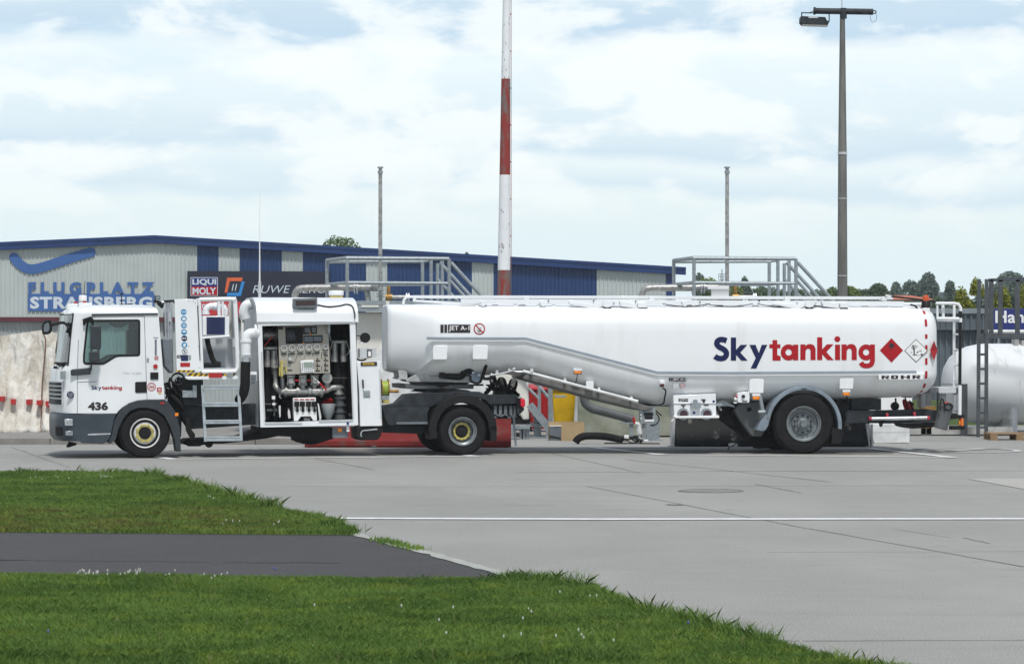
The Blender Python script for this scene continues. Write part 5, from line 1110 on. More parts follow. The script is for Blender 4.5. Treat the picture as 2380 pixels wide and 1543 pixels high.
# blisters under the belt, lamps
for k_, x0, y0, x1, y1, vv in ((4, 640, 541, 753, 654, .0), (4, 948, 539, 1065, 652, .0), (6, 768, 800, 880, 912, .0), (6, 1465, 785, 1572, 880, .0)):
    tpart('support_bracket', 'tank', lambda b: b.pp(rf, k_, [(x0+12, y0), (x1-8, y0), (x1, y0+12), (x1-3, y1-4), (x1-10, y1), (x0, y1), (x0-2, y1-8), (x0+2, y0+14)], vv, .7), bevel=.012)
def lampplate(k_, x0, y0, x1, y1, v):
    q = tpart('lamp_plate', 'white', lambda b: b.pb(rf, k_, x0, y0, x1, y1, v, v+.03))
    tpart('side_marker', 'orange', lambda b: b.pb(rf, k_, x0+4, (y0+y1)/2-4, x1-5, y1-5, v-.025, v), q, bevel=.008)
    tpart('lamp_surround', 'black', lambda b: b.pb(rf, k_, x0+1, (y0+y1)/2-7, x1-2, y1-2, v-.01, v-.001), q)
lampplate(6, 790, 915, 851, 965, .0); lampplate(6, 1487, 885, 1546, 934, .0); lampplate(5, 375, 724, 441, 765, .05)
tpart('lamp_cable', 'black', lambda b: (b.tube([rf.p(5, 405, 765, .06), rf.p(5, 398, 810, .1), rf.p(5, 385, 845, .15)], .008, 5), b.tube([rf.p(6, 1515, 935, .02), rf.p(6, 1540, 980, .1)], .015, 5), b.tube(catmull([rf.p(5, 1060, 870, -.03), rf.p(5, 1085, 890, -.02), rf.p(5, 1078, 940, .1), rf.p(5, 1050, 1000, .3), rf.p(5, 880, 992, .3)]), .014, 6)))
tpart('small_box', 'white', lambda b: b.pb(rf, 5, 472, 818, 531, 876, .08, .2), bevel=.01)
tpart('emergency_stop_box', 'white', lambda b: b.pb(rf, 5, 1041, 815, 1078, 872, -.04, .1), bevel=.006); tpart('emergency_stop', mat('dark_maroon', (.06, .015, .02), .4), lambda b: b.pb(rf, 5, 1042, 838, 1076, 864, -.07, -.041), bevel=.01)
# pipe along the lower edge
def lowtube(b):
    b.tube([rf.p(5, 115-365, 680+60, .12), rf.p(5, -160, 708, .12), rf.p(5, 10, 740, .12), rf.p(5, 872, 977, .12)] if 0 else [rf.p(5, -165, 735, .12), rf.p(5, -20, 735, .12), rf.p(5, 872, 977, .12)], .042, 12)
    for x, y in ((55, 735), (310, 808), (572, 878), (822, 950)): b.pb(rf, 5, x-12, y-8, x+12, y+20, .08, .3)
tpart('drain_tube', 'white2', lambda b: (b.tube([rf.p(4, 1335, 740, .1), rf.p(5, 872, 975, .1)], .026, 12), [b.pb(rf, 5, x-9, y-10, x+9, y+12, .09, .3) for x, y in ((55, 735), (310, 806), (572, 876), (822, 948))], b.pb(rf, 4, 1392, 722, 1414, 748, .06, .3)))
tpart('tube_end', 'alu', lambda b: b.tube(catmull([rf.p(4, 1335, 745, .1), rf.p(4, 1285, 745, .1), rf.p(4, 1262, 738, .1), rf.p(4, 1258, 725, .1), rf.p(4, 1275, 720, .1)]), .014, 8))
tpart('curved_rail', 'endgrey', lambda b: (b.tube(catmull([rf.p(4, 1085, 772, .2), rf.p(4, 1140, 765, .2), rf.p(4, 1200, 752, .2), rf.p(4, 1262, 735, .2)]), .016, 8), b.pb(rf, 4, 1125, 735, 1145, 765, .2, .3), b.pb(rf, 4, 1220, 720, 1238, 750, .2, .3)))
tpart('belly_frame', mat('grey_underframe_panel', (.12, .12, .115), .6, 0, .25, 5), lambda b: b.pp(rf, 0, [(1222, 870), (1300, 886), (1400, 912), (1483, 936), (1520, 948), (1500, 956), (1400, 932), (1300, 904), (1215, 880)], .20, 2.2), bevel=.02)  # grey panel added below the tube, belly shade put into its colour
tpart('belly_hatch', 'endgrey', lambda b: b.pp(rf, 5, [(650, 930), (770, 960), (775, 975), (740, 978), (660, 950)], .45, .5))
# tapered legs, coupling plate and kingpin zone
def coup(b):
    b.pp(rf, 4, [(372, 735), (440, 735), (445, 808), (372, 806), (366, 800), (380, 790)], .45, 2.0)
    b.pp(rf, 4, [(430, 808), (460, 790), (520, 757), (600, 757), (620, 780), (940, 780), (930, 830), (440, 826)], .4, 2.1)
tpart('coupling_plate', mat('grey_white_underside', (.40, .41, .41), .6, 0, .2, 4), coup, bevel=.012)
for (x0, xa, xb, x1) in ((470, 632, 745, 640), (925, 948, 1045, 1040)):
    tpart('tank_leg', 'tank', lambda b: b.loft([[Vector((rf.p(4, x, y, v).x, v, rf.p(4, x, y, v).z)) for x, y, v in ((xa, 650, .05), (xb, 650, .05), (xb, 650, .6), (xa, 650, .6))], [Vector((rf.p(4, x, y, v).x, v, rf.p(4, x, y, v).z)) for x, y, v in ((x0, 790, .5), (x1, 790, .5), (x1, 790, .9), (x0, 790, .9))]]))
tpart('foot_valve', 'midgrey', lambda b: (b.tube([rf.p(4, 740, 705, .5), rf.p(4, 742, 755, .5)], .035, 10), b.tube([rf.p(4, 715, 708, .5), rf.p(4, 772, 708, .5)], .022, 8), b.pb(rf, 4, 695, 756, 750, 790, .4, .6)))
def blackhose(b):
    b.tube(catmull([rf.p(4, 690, 770, .38), rf.p(4, 760, 780, .38), rf.p(4, 850, 785, .38), rf.p(4, 880, 750, .35), rf.p(4, 910, 730, .33), rf.p(4, 940, 745, .35)]), .055, 10)
    b.tube(catmull([rf.p(4, 1050, 700, .2), rf.p(4, 1035, 745, .3), rf.p(4, 1025, 790, .3), rf.p(4, 1060, 800, .3), rf.p(4, 1110, 785, .3)]), .03, 8)
    for i in range(7): b.tube(catmull([rf.p(4, 1080+i*6, 780-i*2, .35), rf.p(4, 1110+i*5, 805+i*7, .45), rf.p(4, 1080+i*16, 850, .6), rf.p(4, 1100+i*18, 890, .7)]), .012, 5)
    b.tube(catmull([rf.p(4, 930, 775, .28), rf.p(4, 935, 822, .28), rf.p(4, 1000, 828, .28), rf.p(4, 1020, 790, .28)]), .02, 6)
    b.pb(rf, 4, 690, 752, 728, 792, .3, .45); b.pb(rf, 4, 955, 840, 1030, 855, .4, .5)
tpart('air_hoses', 'black', blackhose)
tpart('valve_block', mat('blue_grey_valve', (.22, .27, .35), .4, .2, .2, 15), lambda b: (b.pb(rf, 4, 930, 765, 1010, 820, .3, .5), b.pb(rf, 4, 940, 745, 965, 765, .3, .5)), bevel=.006)
tpart('coupling_heads', 'alu', lambda b: [b.tube([rf.p(4, x, y, .25), rf.p(4, x+18, y+5, .25)], .022, 8) for x, y in ((940, 752), (1085, 765), (985, 770))])
# under-frame, shutters
tpart('underframe', 'chassis', lambda b: (b.pp(rf, 5, [(880, 985), (1140, 985), (1160, 960), (1480, 980), (1480, 1010), (900, 1015)], .7, 1.8), b.pp(rf, 6, [(600, 985), (1550, 985), (1560, 1080), (600, 1080)], .75, 1.75), b.pp(rf, 6, [(1480, 1040), (1736, 1050), (1736, 1140), (1480, 1140)], .35, .5)))
tpart('underframe_rear', 'chassis', lambda b: (b.pp(rf, 7, [(100, 1100), (330, 1100), (700, 1090), (960, 1130), (955, 1150), (700, 1180), (440, 1190), (100, 1170)], .5, .62), b.pp(rf, 7, [(180, 1010), (385, 1020), (385, 1095), (180, 1100)], .6, 1.7), b.pp(rf, 7, [(100, 1100), (330, 1100), (330, 1170), (100, 1170)], .9, 1.8)), bevel=.006)
def mids(b):
    b.pp(rf, 5, [(890, 1022), (1005, 1022), (1008, 1128), (895, 1130), (888, 1120)], .25, .4)
tv = tpart('transfer_valve_plate', 'galv', mids, bevel=.006)
tpart('valve_fittings', 'black', lambda b: (b.pb(rf, 5, 918, 1060, 990, 1084, .235, .249), b.pb(rf, 5, 930, 1088, 985, 1112, .15, .25), b.tube(catmull([rf.p(5, 1010, 1060, .25), rf.p(5, 1035, 1110, .25), rf.p(5, 1010, 1150, .25), rf.p(5, 965, 1158, .25)]), .012, 5), b.tube([rf.p(5, 1010, 1045, .3), rf.p(5, 1052, 1085, .3)], .012, 5)), tv)
tpart('valve_tray', 'whitev', lambda b: (b.pb(rf, 5, 925, 1115, 995, 1128, .1, .25), [b.disc(tuple(rf.p(5, x, y, .24)), .012, .012, 8) for x, y in ((920, 1030), (950, 1028), (895, 1045), (895, 1078), (896, 1105))]), tv)
cc = tpart('loading_cabinet', 'white', lambda b: b.pp(rf, 6, [(180, 927), (508, 915), (512, 1086), (186, 1100)], .05, .6), bevel=.01)
tpart('cabinet_shelf', 'whitev', lambda b: (b.pp(rf, 6, [(178, 1088), (534, 1083), (535, 1103), (200, 1104)], -.12, .05), b.pb(rf, 6, 182, 985, 510, 991, .03, .049)), cc, bevel=.006)
def couplings(b):
    for x in (256, 436): c_ = rf.p(6, x, 1072, -.05); b.lathe((c_.x, -.06, c_.z), [(.0, 0), (.105, 0), (.105, .03), (.085, .04), (.085, .11)], 22)
    b.pb(rf, 6, 318, 985, 392, 1010, -.03, .049); b.tube([rf.p(6, 350, 965, -.0), rf.p(6, 350, 1010, -.0)], .04, 10); b.pb(rf, 6, 316, 1010, 394, 1026, -.05, .02)
    b.pb(rf, 6, 162, 1053, 185, 1060, .0, .05); b.pb(rf, 6, 510, 990, 560, 1010, .1, .2)
tpart('hose_couplings', 'galv', couplings, cc)
tpart('coupling_caps', mat('dark_red_brown_cap', (.05, .02, .025), .4), lambda b: ([b.disc((rf.p(6, x, 1070, 0).x, -.075, rf.p(6, x, 1072, 0).z), .07, .014, 20) for x in (256, 436)], b.pb(rf, 6, 340, 962, 362, 980, -.02, .0), b.tube([rf.p(6, 258, 1005, -.01), rf.p(6, 258, 1050, -.04)], .014, 6)), cc)
tpart('cabinet_plates', 'blackv', lambda b: (b.pb(rf, 6, 221, 952, 231, 975, .044, .049), b.pb(rf, 6, 235, 952, 242, 975, .044, .049), b.pb(rf, 6, 245, 952, 293, 975, .044, .049), b.pb(rf, 6, 396, 957, 430, 964, .04, .049), b.pb(rf, 6, 240, 1000, 275, 1007, .04, .049), b.pb(rf, 6, 418, 998, 453, 1006, .04, .049), b.disc(tuple(rf.p(6, 416, 973, .02)), .022, .025, 12)), cc)
tpart('plate_lettering', 'whitev', lambda b: text(b, rf, 6, 'JET A-1', 249, 956, 289, 971, .041, .02), cc, smooth=0)
tpart('cabinet_sticker', 'royal', lambda b: (b.pb(rf, 6, 484, 966, 500, 984, .04, .049), b.disc(tuple(rf.p(6, 340, 1062, .04)), .024, .008, 14)), cc)
tpart('linkage', 'galv', lambda b: (b.pp(rf, 6, [(512, 985), (560, 965), (640, 1000), (660, 1020), (600, 1010), (512, 1008)], .3, .4), b.tube([rf.p(6, 530, 1015, .25), rf.p(6, 550, 1045, .25)], .02, 6), b.tube([rf.p(6, 845, 915, .05), rf.p(6, 872, 1055, .05)], .035, 8), b.tube([rf.p(6, 835, 1055, .02), rf.p(6, 890, 1055, .02)], .03, 8)))
bb = tpart('brake_box', 'white', lambda b: b.pp(rf, 6, [(680, 905), (760, 900), (769, 908), (769, 978), (760, 986), (685, 984), (677, 975), (677, 912)], .02, .2), bevel=.008)
tpart('brake_knob', 'black', lambda b: (b.disc(tuple(rf.p(6, 722, 936, -.02)), .03, .04, 14), b.pb(rf, 6, 716, 970, 752, 978, .01, .019)), bb)
tpart('brake_couplers', mat('pink_cap', (.45, .08, .12), .4), lambda b: b.tube([rf.p(6, 660, 935, .1), rf.p(6, 676, 935, .1)], .035, 10), bb); tpart('air_coupling', 'whitev', lambda b: (b.tube([rf.p(6, 650, 955, .1), rf.p(6, 678, 958, .1)], .03, 10), b.pb(rf, 6, 648, 975, 672, 990, .1, .15)), bb)
# suspension hanger and fender
tpart('suspension_hanger', 'greypipe', lambda b: (b.pp(rf, 6, [(650, 1040), (700, 990), (850, 975), (860, 1060), (920, 1080), (905, 1180), (860, 1245), (790, 1245), (740, 1180), (690, 1110)], .28, .5)), bevel=.02)
tpart('suspension_gear', 'matte', lambda b: (b.pp(rf, 6, [(560, 1020), (670, 1030), (740, 1190), (800, 1250), (960, 1260), (960, 1330), (830, 1340), (700, 1220), (640, 1180), (560, 1120)], .6, 1.0), b.pp(rf, 6, [(1400, 1000), (1540, 1000), (1480, 1290), (1400, 1295)], .35, .6), b.tube([rf.p(6, 600, 1060, .6), rf.p(6, 660, 1160, .6)], .08, 10)), bevel=.01)
tpart('hanger_hole', 'matte', lambda b: b.tube([rf.p(6, 750, 1040, .27), rf.p(6, 780, 1034, .27)], .03, 8))
def fen(b):
    c_ = rf.p(6, 1187, 1160, 0)
    r_o, r_i = rf.m(6, 302), rf.m(6, 272); P = []
    for i in range(25): a_ = R(172-i*178/24); P.append((c_.x+r_o*math.cos(a_)*.985, c_.z+r_o*math.sin(a_)))
    for i in range(24, -1, -1): a_ = R(172-i*178/24); P.append((c_.x+r_i*math.cos(a_)*.985, c_.z+r_i*math.sin(a_)))
    b.prism(P, -.015, .42)
    b.pp(rf, 6, [(820, 1195), (860, 1120), (895, 1075), (925, 1100), (915, 1160), (890, 1200), (860, 1205)], -.015, .25)
tpart('wheel_fender', 'fender', fen, bevel=.01); tpart('fender_badge', 'chassis', lambda b: b.pb(rf, 6, 1170, 873, 1208, 881, -.02, -.014))
tpart('mudflap', 'matte', lambda b: b.pp(rf, 6, [(1408, 1180), (1476, 1180), (1480, 1230), (1475, 1300), (1402, 1298)], .0, .42))
tpart('trailing_cable', 'black', lambda b: b.tube(catmull([rf.p(6, 675, 1235, .5), rf.p(6, 668, 1290, .5), rf.p(6, 640, 1315, .5), rf.p(6, 612, 1325, .5), rf.p(6, 600, 1350, .5)]), .012, 5)); tpart('wheel_chock_holder', 'endgrey', lambda b: b.pb(rf, 6, 614, 1297, 672, 1320, .8, .9))
rT = .535
wheel(TL, rf, 6, 1187, rT, .0, .385, .31, 'trailer'); wheel(TL, rf, 6, 1187, rT, TW-.4, .385, .31, 'trailer', True)
c = rf.p(6, 1187, 0, 0); tpart('axle', 'chassis', lambda b: b.tube([(c.x, .3, .53), (c.x, TW-.3, .53)], .1, 12))
# rear: bar with red ends, extinguishers, ladder, rear under-run
tpart('rear_tube', 'alu', lambda b: b.tube([rf.p(7, 318, 1157, .3), rf.p(7, 705, 1150, .3)], .035, 12))
tpart('tube_clamp', mat('red_clamp', (.45, .03, .06), .4), lambda b: (b.pb(rf, 7, 303, 1143, 322, 1168, .26, .36), b.pb(rf, 7, 702, 1138, 722, 1164, .26, .36), b.pb(rf, 7, 420, 1118, 436, 1166, .28, .36), b.pb(rf, 7, 608, 1110, 624, 1160, .28, .36)), bevel=.01)
tpart('tube_brackets', 'black', lambda b: (b.pb(rf, 7, 402, 1135, 420, 1190, .28, .42), b.pb(rf, 7, 600, 1130, 610, 1175, .28, .42), b.pp(rf, 7, [(376, 1185), (400, 1185), (392, 1212), (384, 1212)], .3, .4), b.pp(rf, 7, [(540, 1190), (760, 1180), (740, 1215), (600, 1225), (560, 1215)], .6, 1.4), b.pb(rf, 7, 870, 1130, 958, 1150, .3, .4), b.pb(rf, 7, 860, 1205, 960, 1232, .3, .4)))
def ext(name, P, r, hz_):
    mb = MB(); a_, b_ = P; mb.tube([a_, a_+(b_-a_)*.04, a_+(b_-a_)*.9, b_], r, 16); return mb.build(name, M['red'], TL)
mb = MB(); mb.tube(catmull([rf.p(7, 565, 1040, .9), rf.p(7, 566, 1052, .9), rf.p(7, 590, 1125, .9)]), .088, 16); e1 = mb.build('fire_extinguisher', M['red'], TL)
mb = MB(); mb.tube([rf.p(7, 550, 1010, .8), rf.p(7, 575, 1110, .8)], .012, 6); mb.tube([rf.p(7, 575, 1035, .8), rf.p(7, 608, 1062, .8)], .02, 6); mb.tube(catmull([rf.p(7, 592, 1050, .8), rf.p(7, 600, 1085, .8), rf.p(7, 625, 1100, .8)]), .012, 6); mb.build('extinguisher_strap', M['black'], e1)
mb = MB(); mb.tube(catmull([rf.p(7, 484, 1015, .8), rf.p(7, 486, 1050, .8)]), .018, 6); mb.lathe(tuple(rf.p(7, 482, 1070, .8)), [(.0, 0), (.075, 0), (.075, .06), (0, .06)], 16); mb.pb(rf, 7, 460, 1065, 505, 1092, .8, .86); mb.build('rear_lamp_bracket', M['black'], TL)
A_, B_ = rf.p(7, 836, 1052, .15), rf.p(7, 790, 1225, .15)
mb = MB(); mb.tube([A_, B_], .125, 18); e2 = mb.build('extinguisher_holder', M['greypipe'], TL)
mb = MB(); q = rf.p(7, 832, 1085, .1); mb.lathe((q.x, .12, q.z), [(0, -.08), (.06, -.075), (.11, -.03), (.12, .02), (.1, .08), (0, .1)], 18); e3 = mb.build('fire_extinguisher', M['red'], TL)
mb = MB(); mb.tube(catmull([rf.p(7, 792, 1100, .0), rf.p(7, 790, 1050, .0), rf.p(7, 802, 1022, .0), rf.p(7, 815, 1040, .0), rf.p(7, 825, 1100, -.0)]), .012, 6); mb.tube([(q.x+.13*math.cos(t*.5)*.55+.02, .02, q.z+.03+.06*math.sin(t*.5)) for t in range(13)], .012, 6, closed=True); mb.build('extinguisher_hose', M['black'], e3)
def lad(b):
    b.tube([rf.p(7, 760, 366, .3), rf.p(7, 885, 366, .3), rf.p(7, 915, 372, .3), rf.p(7, 930, 395, .3), rf.p(7, 930, 495, .3)], .028, 8)
    b.tube([rf.p(7, 886, 370, .5), rf.p(7, 886, 1120, .5)], .026, 8); b.tube([rf.p(7, 925, 930, .3), rf.p(7, 923, 1130, .3)], .035, 8)
    for y in (480, 578, 683, 790, 892, 988, 1100): b.tube([rf.p(7, 886, y, .5), rf.p(7, 925, y, .3)], .016, 8)
    b.tube([rf.p(7, 770, 470, .3), rf.p(7, 932, 472, .3)], .03, 8); b.tube([rf.p(7, 770, 482, .5), rf.p(7, 932, 486, .3)], .02, 8)
    b.tube([rf.p(7, 808, 372, .4), rf.p(7, 812, 470, .4)], .028, 8); b.tube([rf.p(7, 770, 380, .3), rf.p(7, 772, 475, .3)], .02, 8)
tpart('rear_ladder', 'white', lad)
tpart('ladder_grip', 'black', lambda b: (b.tube([rf.p(7, 928, 420, .3), rf.p(7, 928, 465, .3)], .034, 8), b.tube([rf.p(7, 928, 496, .3), rf.p(7, 925, 925, .3)], .03, 8)))
tpart('rear_platform', 'endgrey', lambda b: (b.pb(rf, 7, 780, 940, 905, 982, .3, .9), b.pb(rf, 7, 660, 985, 690, 1080, .9, 1.2), b.pb(rf, 7, 805, 985, 832, 1060, .6, .7)), bevel=.006)
tpart('platform_edge', 'chassis', lambda b: (b.pb(rf, 7, 900, 945, 922, 985, .3, .6), b.tube([rf.p(7, 773, 975, .3), rf.p(7, 773, 1150, .3)], .018, 6)))
tpart('rear_lamp', 'orange', lambda b: (b.pb(rf, 7, 936, 1155, 950, 1206, .3, .4), b.pb(rf, 7, 920, 1170, 932, 1200, .3, .34)), bevel=.005)
tpart('rear_lamp', 'red', lambda b: b.pb(rf, 7, 930, 1152, 936, 1210, .3, .4))
tpart('yellow_beam', 'brass', lambda b: (b.pb(rf, 7, 664, 1072, 762, 1120, 1.6, 1.8), b.pb(rf, 7, 640, 1175, 720, 1222, 1.6, 1.8)))
np_ = tpart('name_plate', 'whitev', lambda b: b.pp(rf, 7, [(367, 853), (400, 850), (674, 846), (688, 846), (676, 858), (674, 888), (370, 890)], -.045, .02), bevel=.003)
tpart('plate_lettering', 'blackv', lambda b: [b.sheet([tuple(x) for x in rf.pts(7, P_, -.05)], -.05) for P_ in [
    # R O H R as wide slab letters
    [(388, 860), (432, 860), (441, 864), (441, 870), (430, 873), (443, 884), (424, 884), (412, 874), (405, 874), (405, 884), (388, 884)],
    [(453, 862), (459, 859), (496, 859), (502, 862), (502, 880), (496, 883), (459, 883), (453, 880)],
    [(520, 859), (540, 859), (540, 868), (563, 868), (563, 858), (583, 858), (583, 882), (563, 882), (563, 873), (540, 873), (540, 883), (520, 883)],
    [(600, 858), (645, 858), (654, 862), (654, 868), (643, 871), (656, 881), (636, 882), (624, 872), (618, 872), (618, 882), (600, 882)]]], np_, smooth=0)
tpart('letter_counters', 'whitev', lambda b: (b.pb(rf, 7, 473, 866, 484, 876, -.0535, -.051), b.pb(rf, 7, 408, 864, 426, 868, -.0535, -.051), b.pb(rf, 7, 620, 862, 638, 866, -.0535, -.051)), np_)
def tape(b):
    for P_ in ([(758, 455), (752, 480)], [(742, 512), (736, 535)], [(733, 560), (731, 600)], [(731, 632), (731, 670)], [(732, 700), (733, 740)], [(736, 768), (741, 800)], [(748, 830), (756, 860)], [(764, 875), (772, 898)]):
        pass
S_end = S
def tape2(b, par):
    A1, A2 = S_end[-4], S_end[-3]; pts_ = []
    for j in range(3, 24):
        k = 9 if 10 < j < 13 else 2
        for q in range(k): pts_.append((Vector(A1[j]).lerp(Vector(A1[j+1]), q/k), Vector(A2[j]).lerp(Vector(A2[j+1]), q/k)))
    L_ = [0]
    for i in range(1, len(pts_)): L_.append(L_[-1]+(pts_[i][0]-pts_[i-1][0]).length)
    for i in range(len(pts_)-1):
        if int(L_[i]/.12) % 2: continue
        Q = [pts_[i][0].lerp(pts_[i][1], .48), pts_[i+1][0].lerp(pts_[i+1][1], .48), pts_[i+1][0].lerp(pts_[i+1][1], .75), pts_[i][0].lerp(pts_[i][1], .75)]
        b.add([(p.x+.004, p.y-.007, p.z) for p in Q], [(0, 1, 2, 3)])
tpart('reflective_tape', 'logored', lambda b: (tape2(b, 0)), smooth=0)
def reardia(b):
    uR = S[-1][0][0]+.02; q = rf.p(7, 760, 690, 0); b.add([(uR, TW/2-.35, q.z), (uR, TW/2, q.z+.35), (uR, TW/2+.35, q.z), (uR, TW/2, q.z-.35)], [(0, 1, 2, 3)])
tpart('rear_diamond', 'logored', reardia, smooth=0)
mb = MB(); mb.add([tuple(rf.p(0, *q)) for q in ((2162, 814, -.03), (2171, 791, .01), (2179, 814, .17), (2171, 838, .01))], [(0, 1, 2, 3)]); mb.build('hazard_diamond', M['logored'], TL, smooth=0)
# top walkway, rails, folded arms
def rails_(b):
    yt = lambda x: 691+(x-950)*.0006
    b.tube(catmull([rf.p(11, 893, 692, .5), rf.p(11, 900, 650, .5), rf.p(11, 925, 625, .5), rf.p(11, 980, 622, .5)]), .025, 8)
    b.bar(rf.p(11, 980, 622, .5), rf.p(0, 2075, 693, .5), .06, .055)
    b.bar(rf.p(11, 985, 655, .5), rf.p(11, 1400, 682, .5), .03, .04)
    b.bar(rf.p(11, 1390, 660, .35), rf.p(0, 2100, 706, .35), .05, .085)
    b.bar(rf.p(11, 1230, 672, .5), rf.p(11, 1560, 692, .45), .03, .05)
    b.pb(rf, 11, 977, 615, 1005, 662, .46, .56)
    for x in (1224, 1515, 1830, 2055): b.pb(rf, 0, x-6, 689, x+6, 700, .42, .6)
    for x in (1254, 1375, 1349, 1284, 1429, 1480, 1581, 1637, 1726, 1813, 1899, 1985, 2074): pass
    for x in (1254, 1284+91, 1470, 1554, 1640, 1726, 1813, 1900, 1975, 2067): b.pb(rf, 0, x-5, 700, x+4, 720, .34, .42)
    for x in (1108, 1198, 1287): b.pb(rf, 0, x-4, 703, x+4, 720, .34, .42)
    for x in (1123, 1262, 1330, 1432, 1592, 1860): b.pp(rf, 0, [(x-8, 700), (x+6, 700), (x+8, 707), (x+2, 712), (x-3, 712)], .28, .34)
    b.bar(rf.p(0, 1080, 712, .9), rf.p(0, 2150, 714, .9), .05, .04); b.bar(rf.p(0, 1080, 704, 1.5), rf.p(0, 2150, 706, 1.5), .05, .05)
    # folded handrail arms
    for ox in (0, 470):
        b.pp(rf, 0, [(1330+ox, 703), (1385+ox, 708), (1392+ox, 706), (1400+ox, 700), (1408+ox, 702), (1396+ox, 714), (1384+ox, 718), (1370+ox, 716), (1325+ox, 707)], .26, .32)
        b.pp(rf, 0, [(1402+ox, 698), (1430+ox, 698), (1420+ox, 712), (1412+ox, 716), (1402+ox, 712)], .24, .32)
        b.pp(rf, 0, [(1440+ox, 700), (1450+ox, 700), (1480+ox, 708), (1480+ox, 717), (1444+ox, 712)], .24, .32)
        b.pb(rf, 0, 1483+ox, 704, 1503+ox, 715, .22, .4)
tpart('top_walkway', 'white', rails_, bevel=.004)
tpart('walkway_deck', 'endgrey', lambda b: b.box((rf.p(0, 1090, 700, .6).x, .55, rf.p(0, 1500, 712, .6).z-.05), (rf.p(0, 2150, 700, .6).x, 1.6, rf.p(0, 1500, 712, .6).z-.01)))
def topbits(b):
    r_ = random.Random(2)
    for x in (1150, 1213, 1412, 1492, 1600, 1672, 1755, 1840, 1930, 2010): b.tube([rf.p(0, x-7, 712, .5), rf.p(0, x+8, 712, .5)], .028, 8)
    for x0 in (1540, 1640, 1760, 1860): b.tube(catmull([rf.p(0, x0, 706, .33), rf.p(0, x0+30, 711, .33), rf.p(0, x0+70, 712, .33), rf.p(0, x0+110, 706, .33)]), .009, 5)
    b.tube([rf.p(7, 455, 318, .4), rf.p(7, 690, 345, .4), rf.p(7, 800, 362, .4)], .016, 6)
    b.tube(catmull([rf.p(7, 585, 375, .3), rf.p(7, 620, 385, .3), rf.p(7, 640, 410, .3), rf.p(7, 665, 425, .3)]), .016, 6); b.tube([rf.p(7, 370, 350, .4), rf.p(7, 540, 362, .4)], .01, 5)
    for x, y in ((1130, 710), (1275, 699), (1380, 699), (1478, 700), (1627, 702), (1765, 699)): b.disc(tuple(rf.p(0, x, y, .3)), .012, .02, 8)
    for x in (1410, 1495, 1880, 1960): b.pb(rf, 0, x-7, 714, x+10, 719, .24, .5)
tpart('walkway_fittings', 'black', topbits)
tpart('top_handrail_tip', 'whitev', lambda b: (b.tube([rf.p(7, 415, 310, .4), rf.p(7, 455, 318, .4)], .014, 6), b.tube([rf.p(7, 800, 362, .4), rf.p(7, 870, 372, .4)], .02, 6)))
bk = tpart('beacon_mount', 'white', lambda b: b.pb(rf, 7, 672, 398, 720, 442, .2, .5), bevel=.01)
mb = MB(); q = rf.p(7, 692, 395, .35); mb.lathe((q.x, .35, q.z), [(.09, 0), (.075, .1), (.06, .12)], 16, 'w'); mb.build('beacon_base', M['black'], bk)
mb = MB(); mb.lathe((q.x, .35, q.z+.122), [(.055, 0), (.055, .07), (.03, .1), (0, .105)], 16, 'w'); mb.build('beacon', mat('amber_red_lens', (.6, .09, .02), .2), bk)

# ================================================================== POLES
def thing(name, label, cat, fr, group=None): return tag(empty(name, fr), label, cat, group)
pf = Fr(1168, 66); e = thing('striped_mast', 'tall tapered mast with weathered red and white bands rising behind the trailer', 'mast', pf)
def mast_r(w_): return .19-.0095*w_
zb = [(0, pf.uw(1168, 628)[1], 'mast_red'), (pf.uw(1168, 628)[1], pf.uw(1168, 407)[1], 'mast_white'), (pf.uw(1168, 407)[1], pf.uw(1168, 184)[1], 'mast_red'), (pf.uw(1168, 184)[1], 11.6, 'mast_white'), (11.6, 14, 'mast_red')]
for a_, b_, m_ in zb:
    mb = MB(); mb.lathe((0, 0, 0), [(mast_r(a_), a_), (mast_r(b_), b_)], 24, 'w'); 
    for i, vv in enumerate(mb.V): mb.V[i] = (vv[0]+.021*vv[2]*.45, vv[1], vv[2])
    mb.build('mast_band', M[m_], e)
mb = MB()
mb.tube([(.21+.0*z_, -.02, z_) for z_ in (0, 4, 8, 14)], .008, 5)
for i in range(14): mb.box((.16, -.03, 1+i*.9), (.22, -.01, 1.03+i*.9))
mb.build('mast_cable', M['mast_red'], e)
mb = MB(); rr_ = random.Random(4)
for i in range(22):
    z_ = rr_.choice([rr_.uniform(4.0, 6.0), rr_.uniform(8.4, 10.5)]); a_ = rr_.uniform(-2.6, -.5); r_ = mast_r(z_)+.002; q = .0095*z_
    mb.add([(q+r_*math.cos(a_+dx_), r_*math.sin(a_+dx_), z_+dz_) for dx_, dz_ in ((0, 0), (.14, .01), (.12, .05), (.03, .07))], [(0, 1, 2, 3)])
mb.build('paint_chips', M['greypipe'], e, smooth=0)
lf = Fr(1958, 66); e = thing('lamp_post', 'tall grey floodlight post with crossbar and one floodlight at its left end', 'lamp post', lf)
mb = MB(); ztop = lf.uw(1958, 36)[1]; zr = lambda y: lf.uw(1958, y)[1]
mb.lathe((0, 0, 0), [(.13, 0), (.122, zr(640)), (.113, zr(500)), (.105, zr(357)), (.085, zr(200)), (.062, zr(40))], 20, 'w'); mb.build('pole', M['postgrey'], e)
mb = MB(); mb.lathe((0, 0, zr(357)), [(.118, -.03), (.118, .03)], 20, 'w'); mb.lathe((0, 0, zr(462)), [(.122, -.01), (.122, .01)], 20, 'w'); mb.lathe((0, 0, zr(641)), [(.130, -.01), (.130, .01)], 20, 'w'); mb.build('pole_band', M['endgrey'], e)
mb = MB(); mb.tube([lf.p(0, 1957, 24, 0), lf.p(0, 1956, -50, 0)], .018, 8); mb.build('lightning_rod', M['alu'], e)
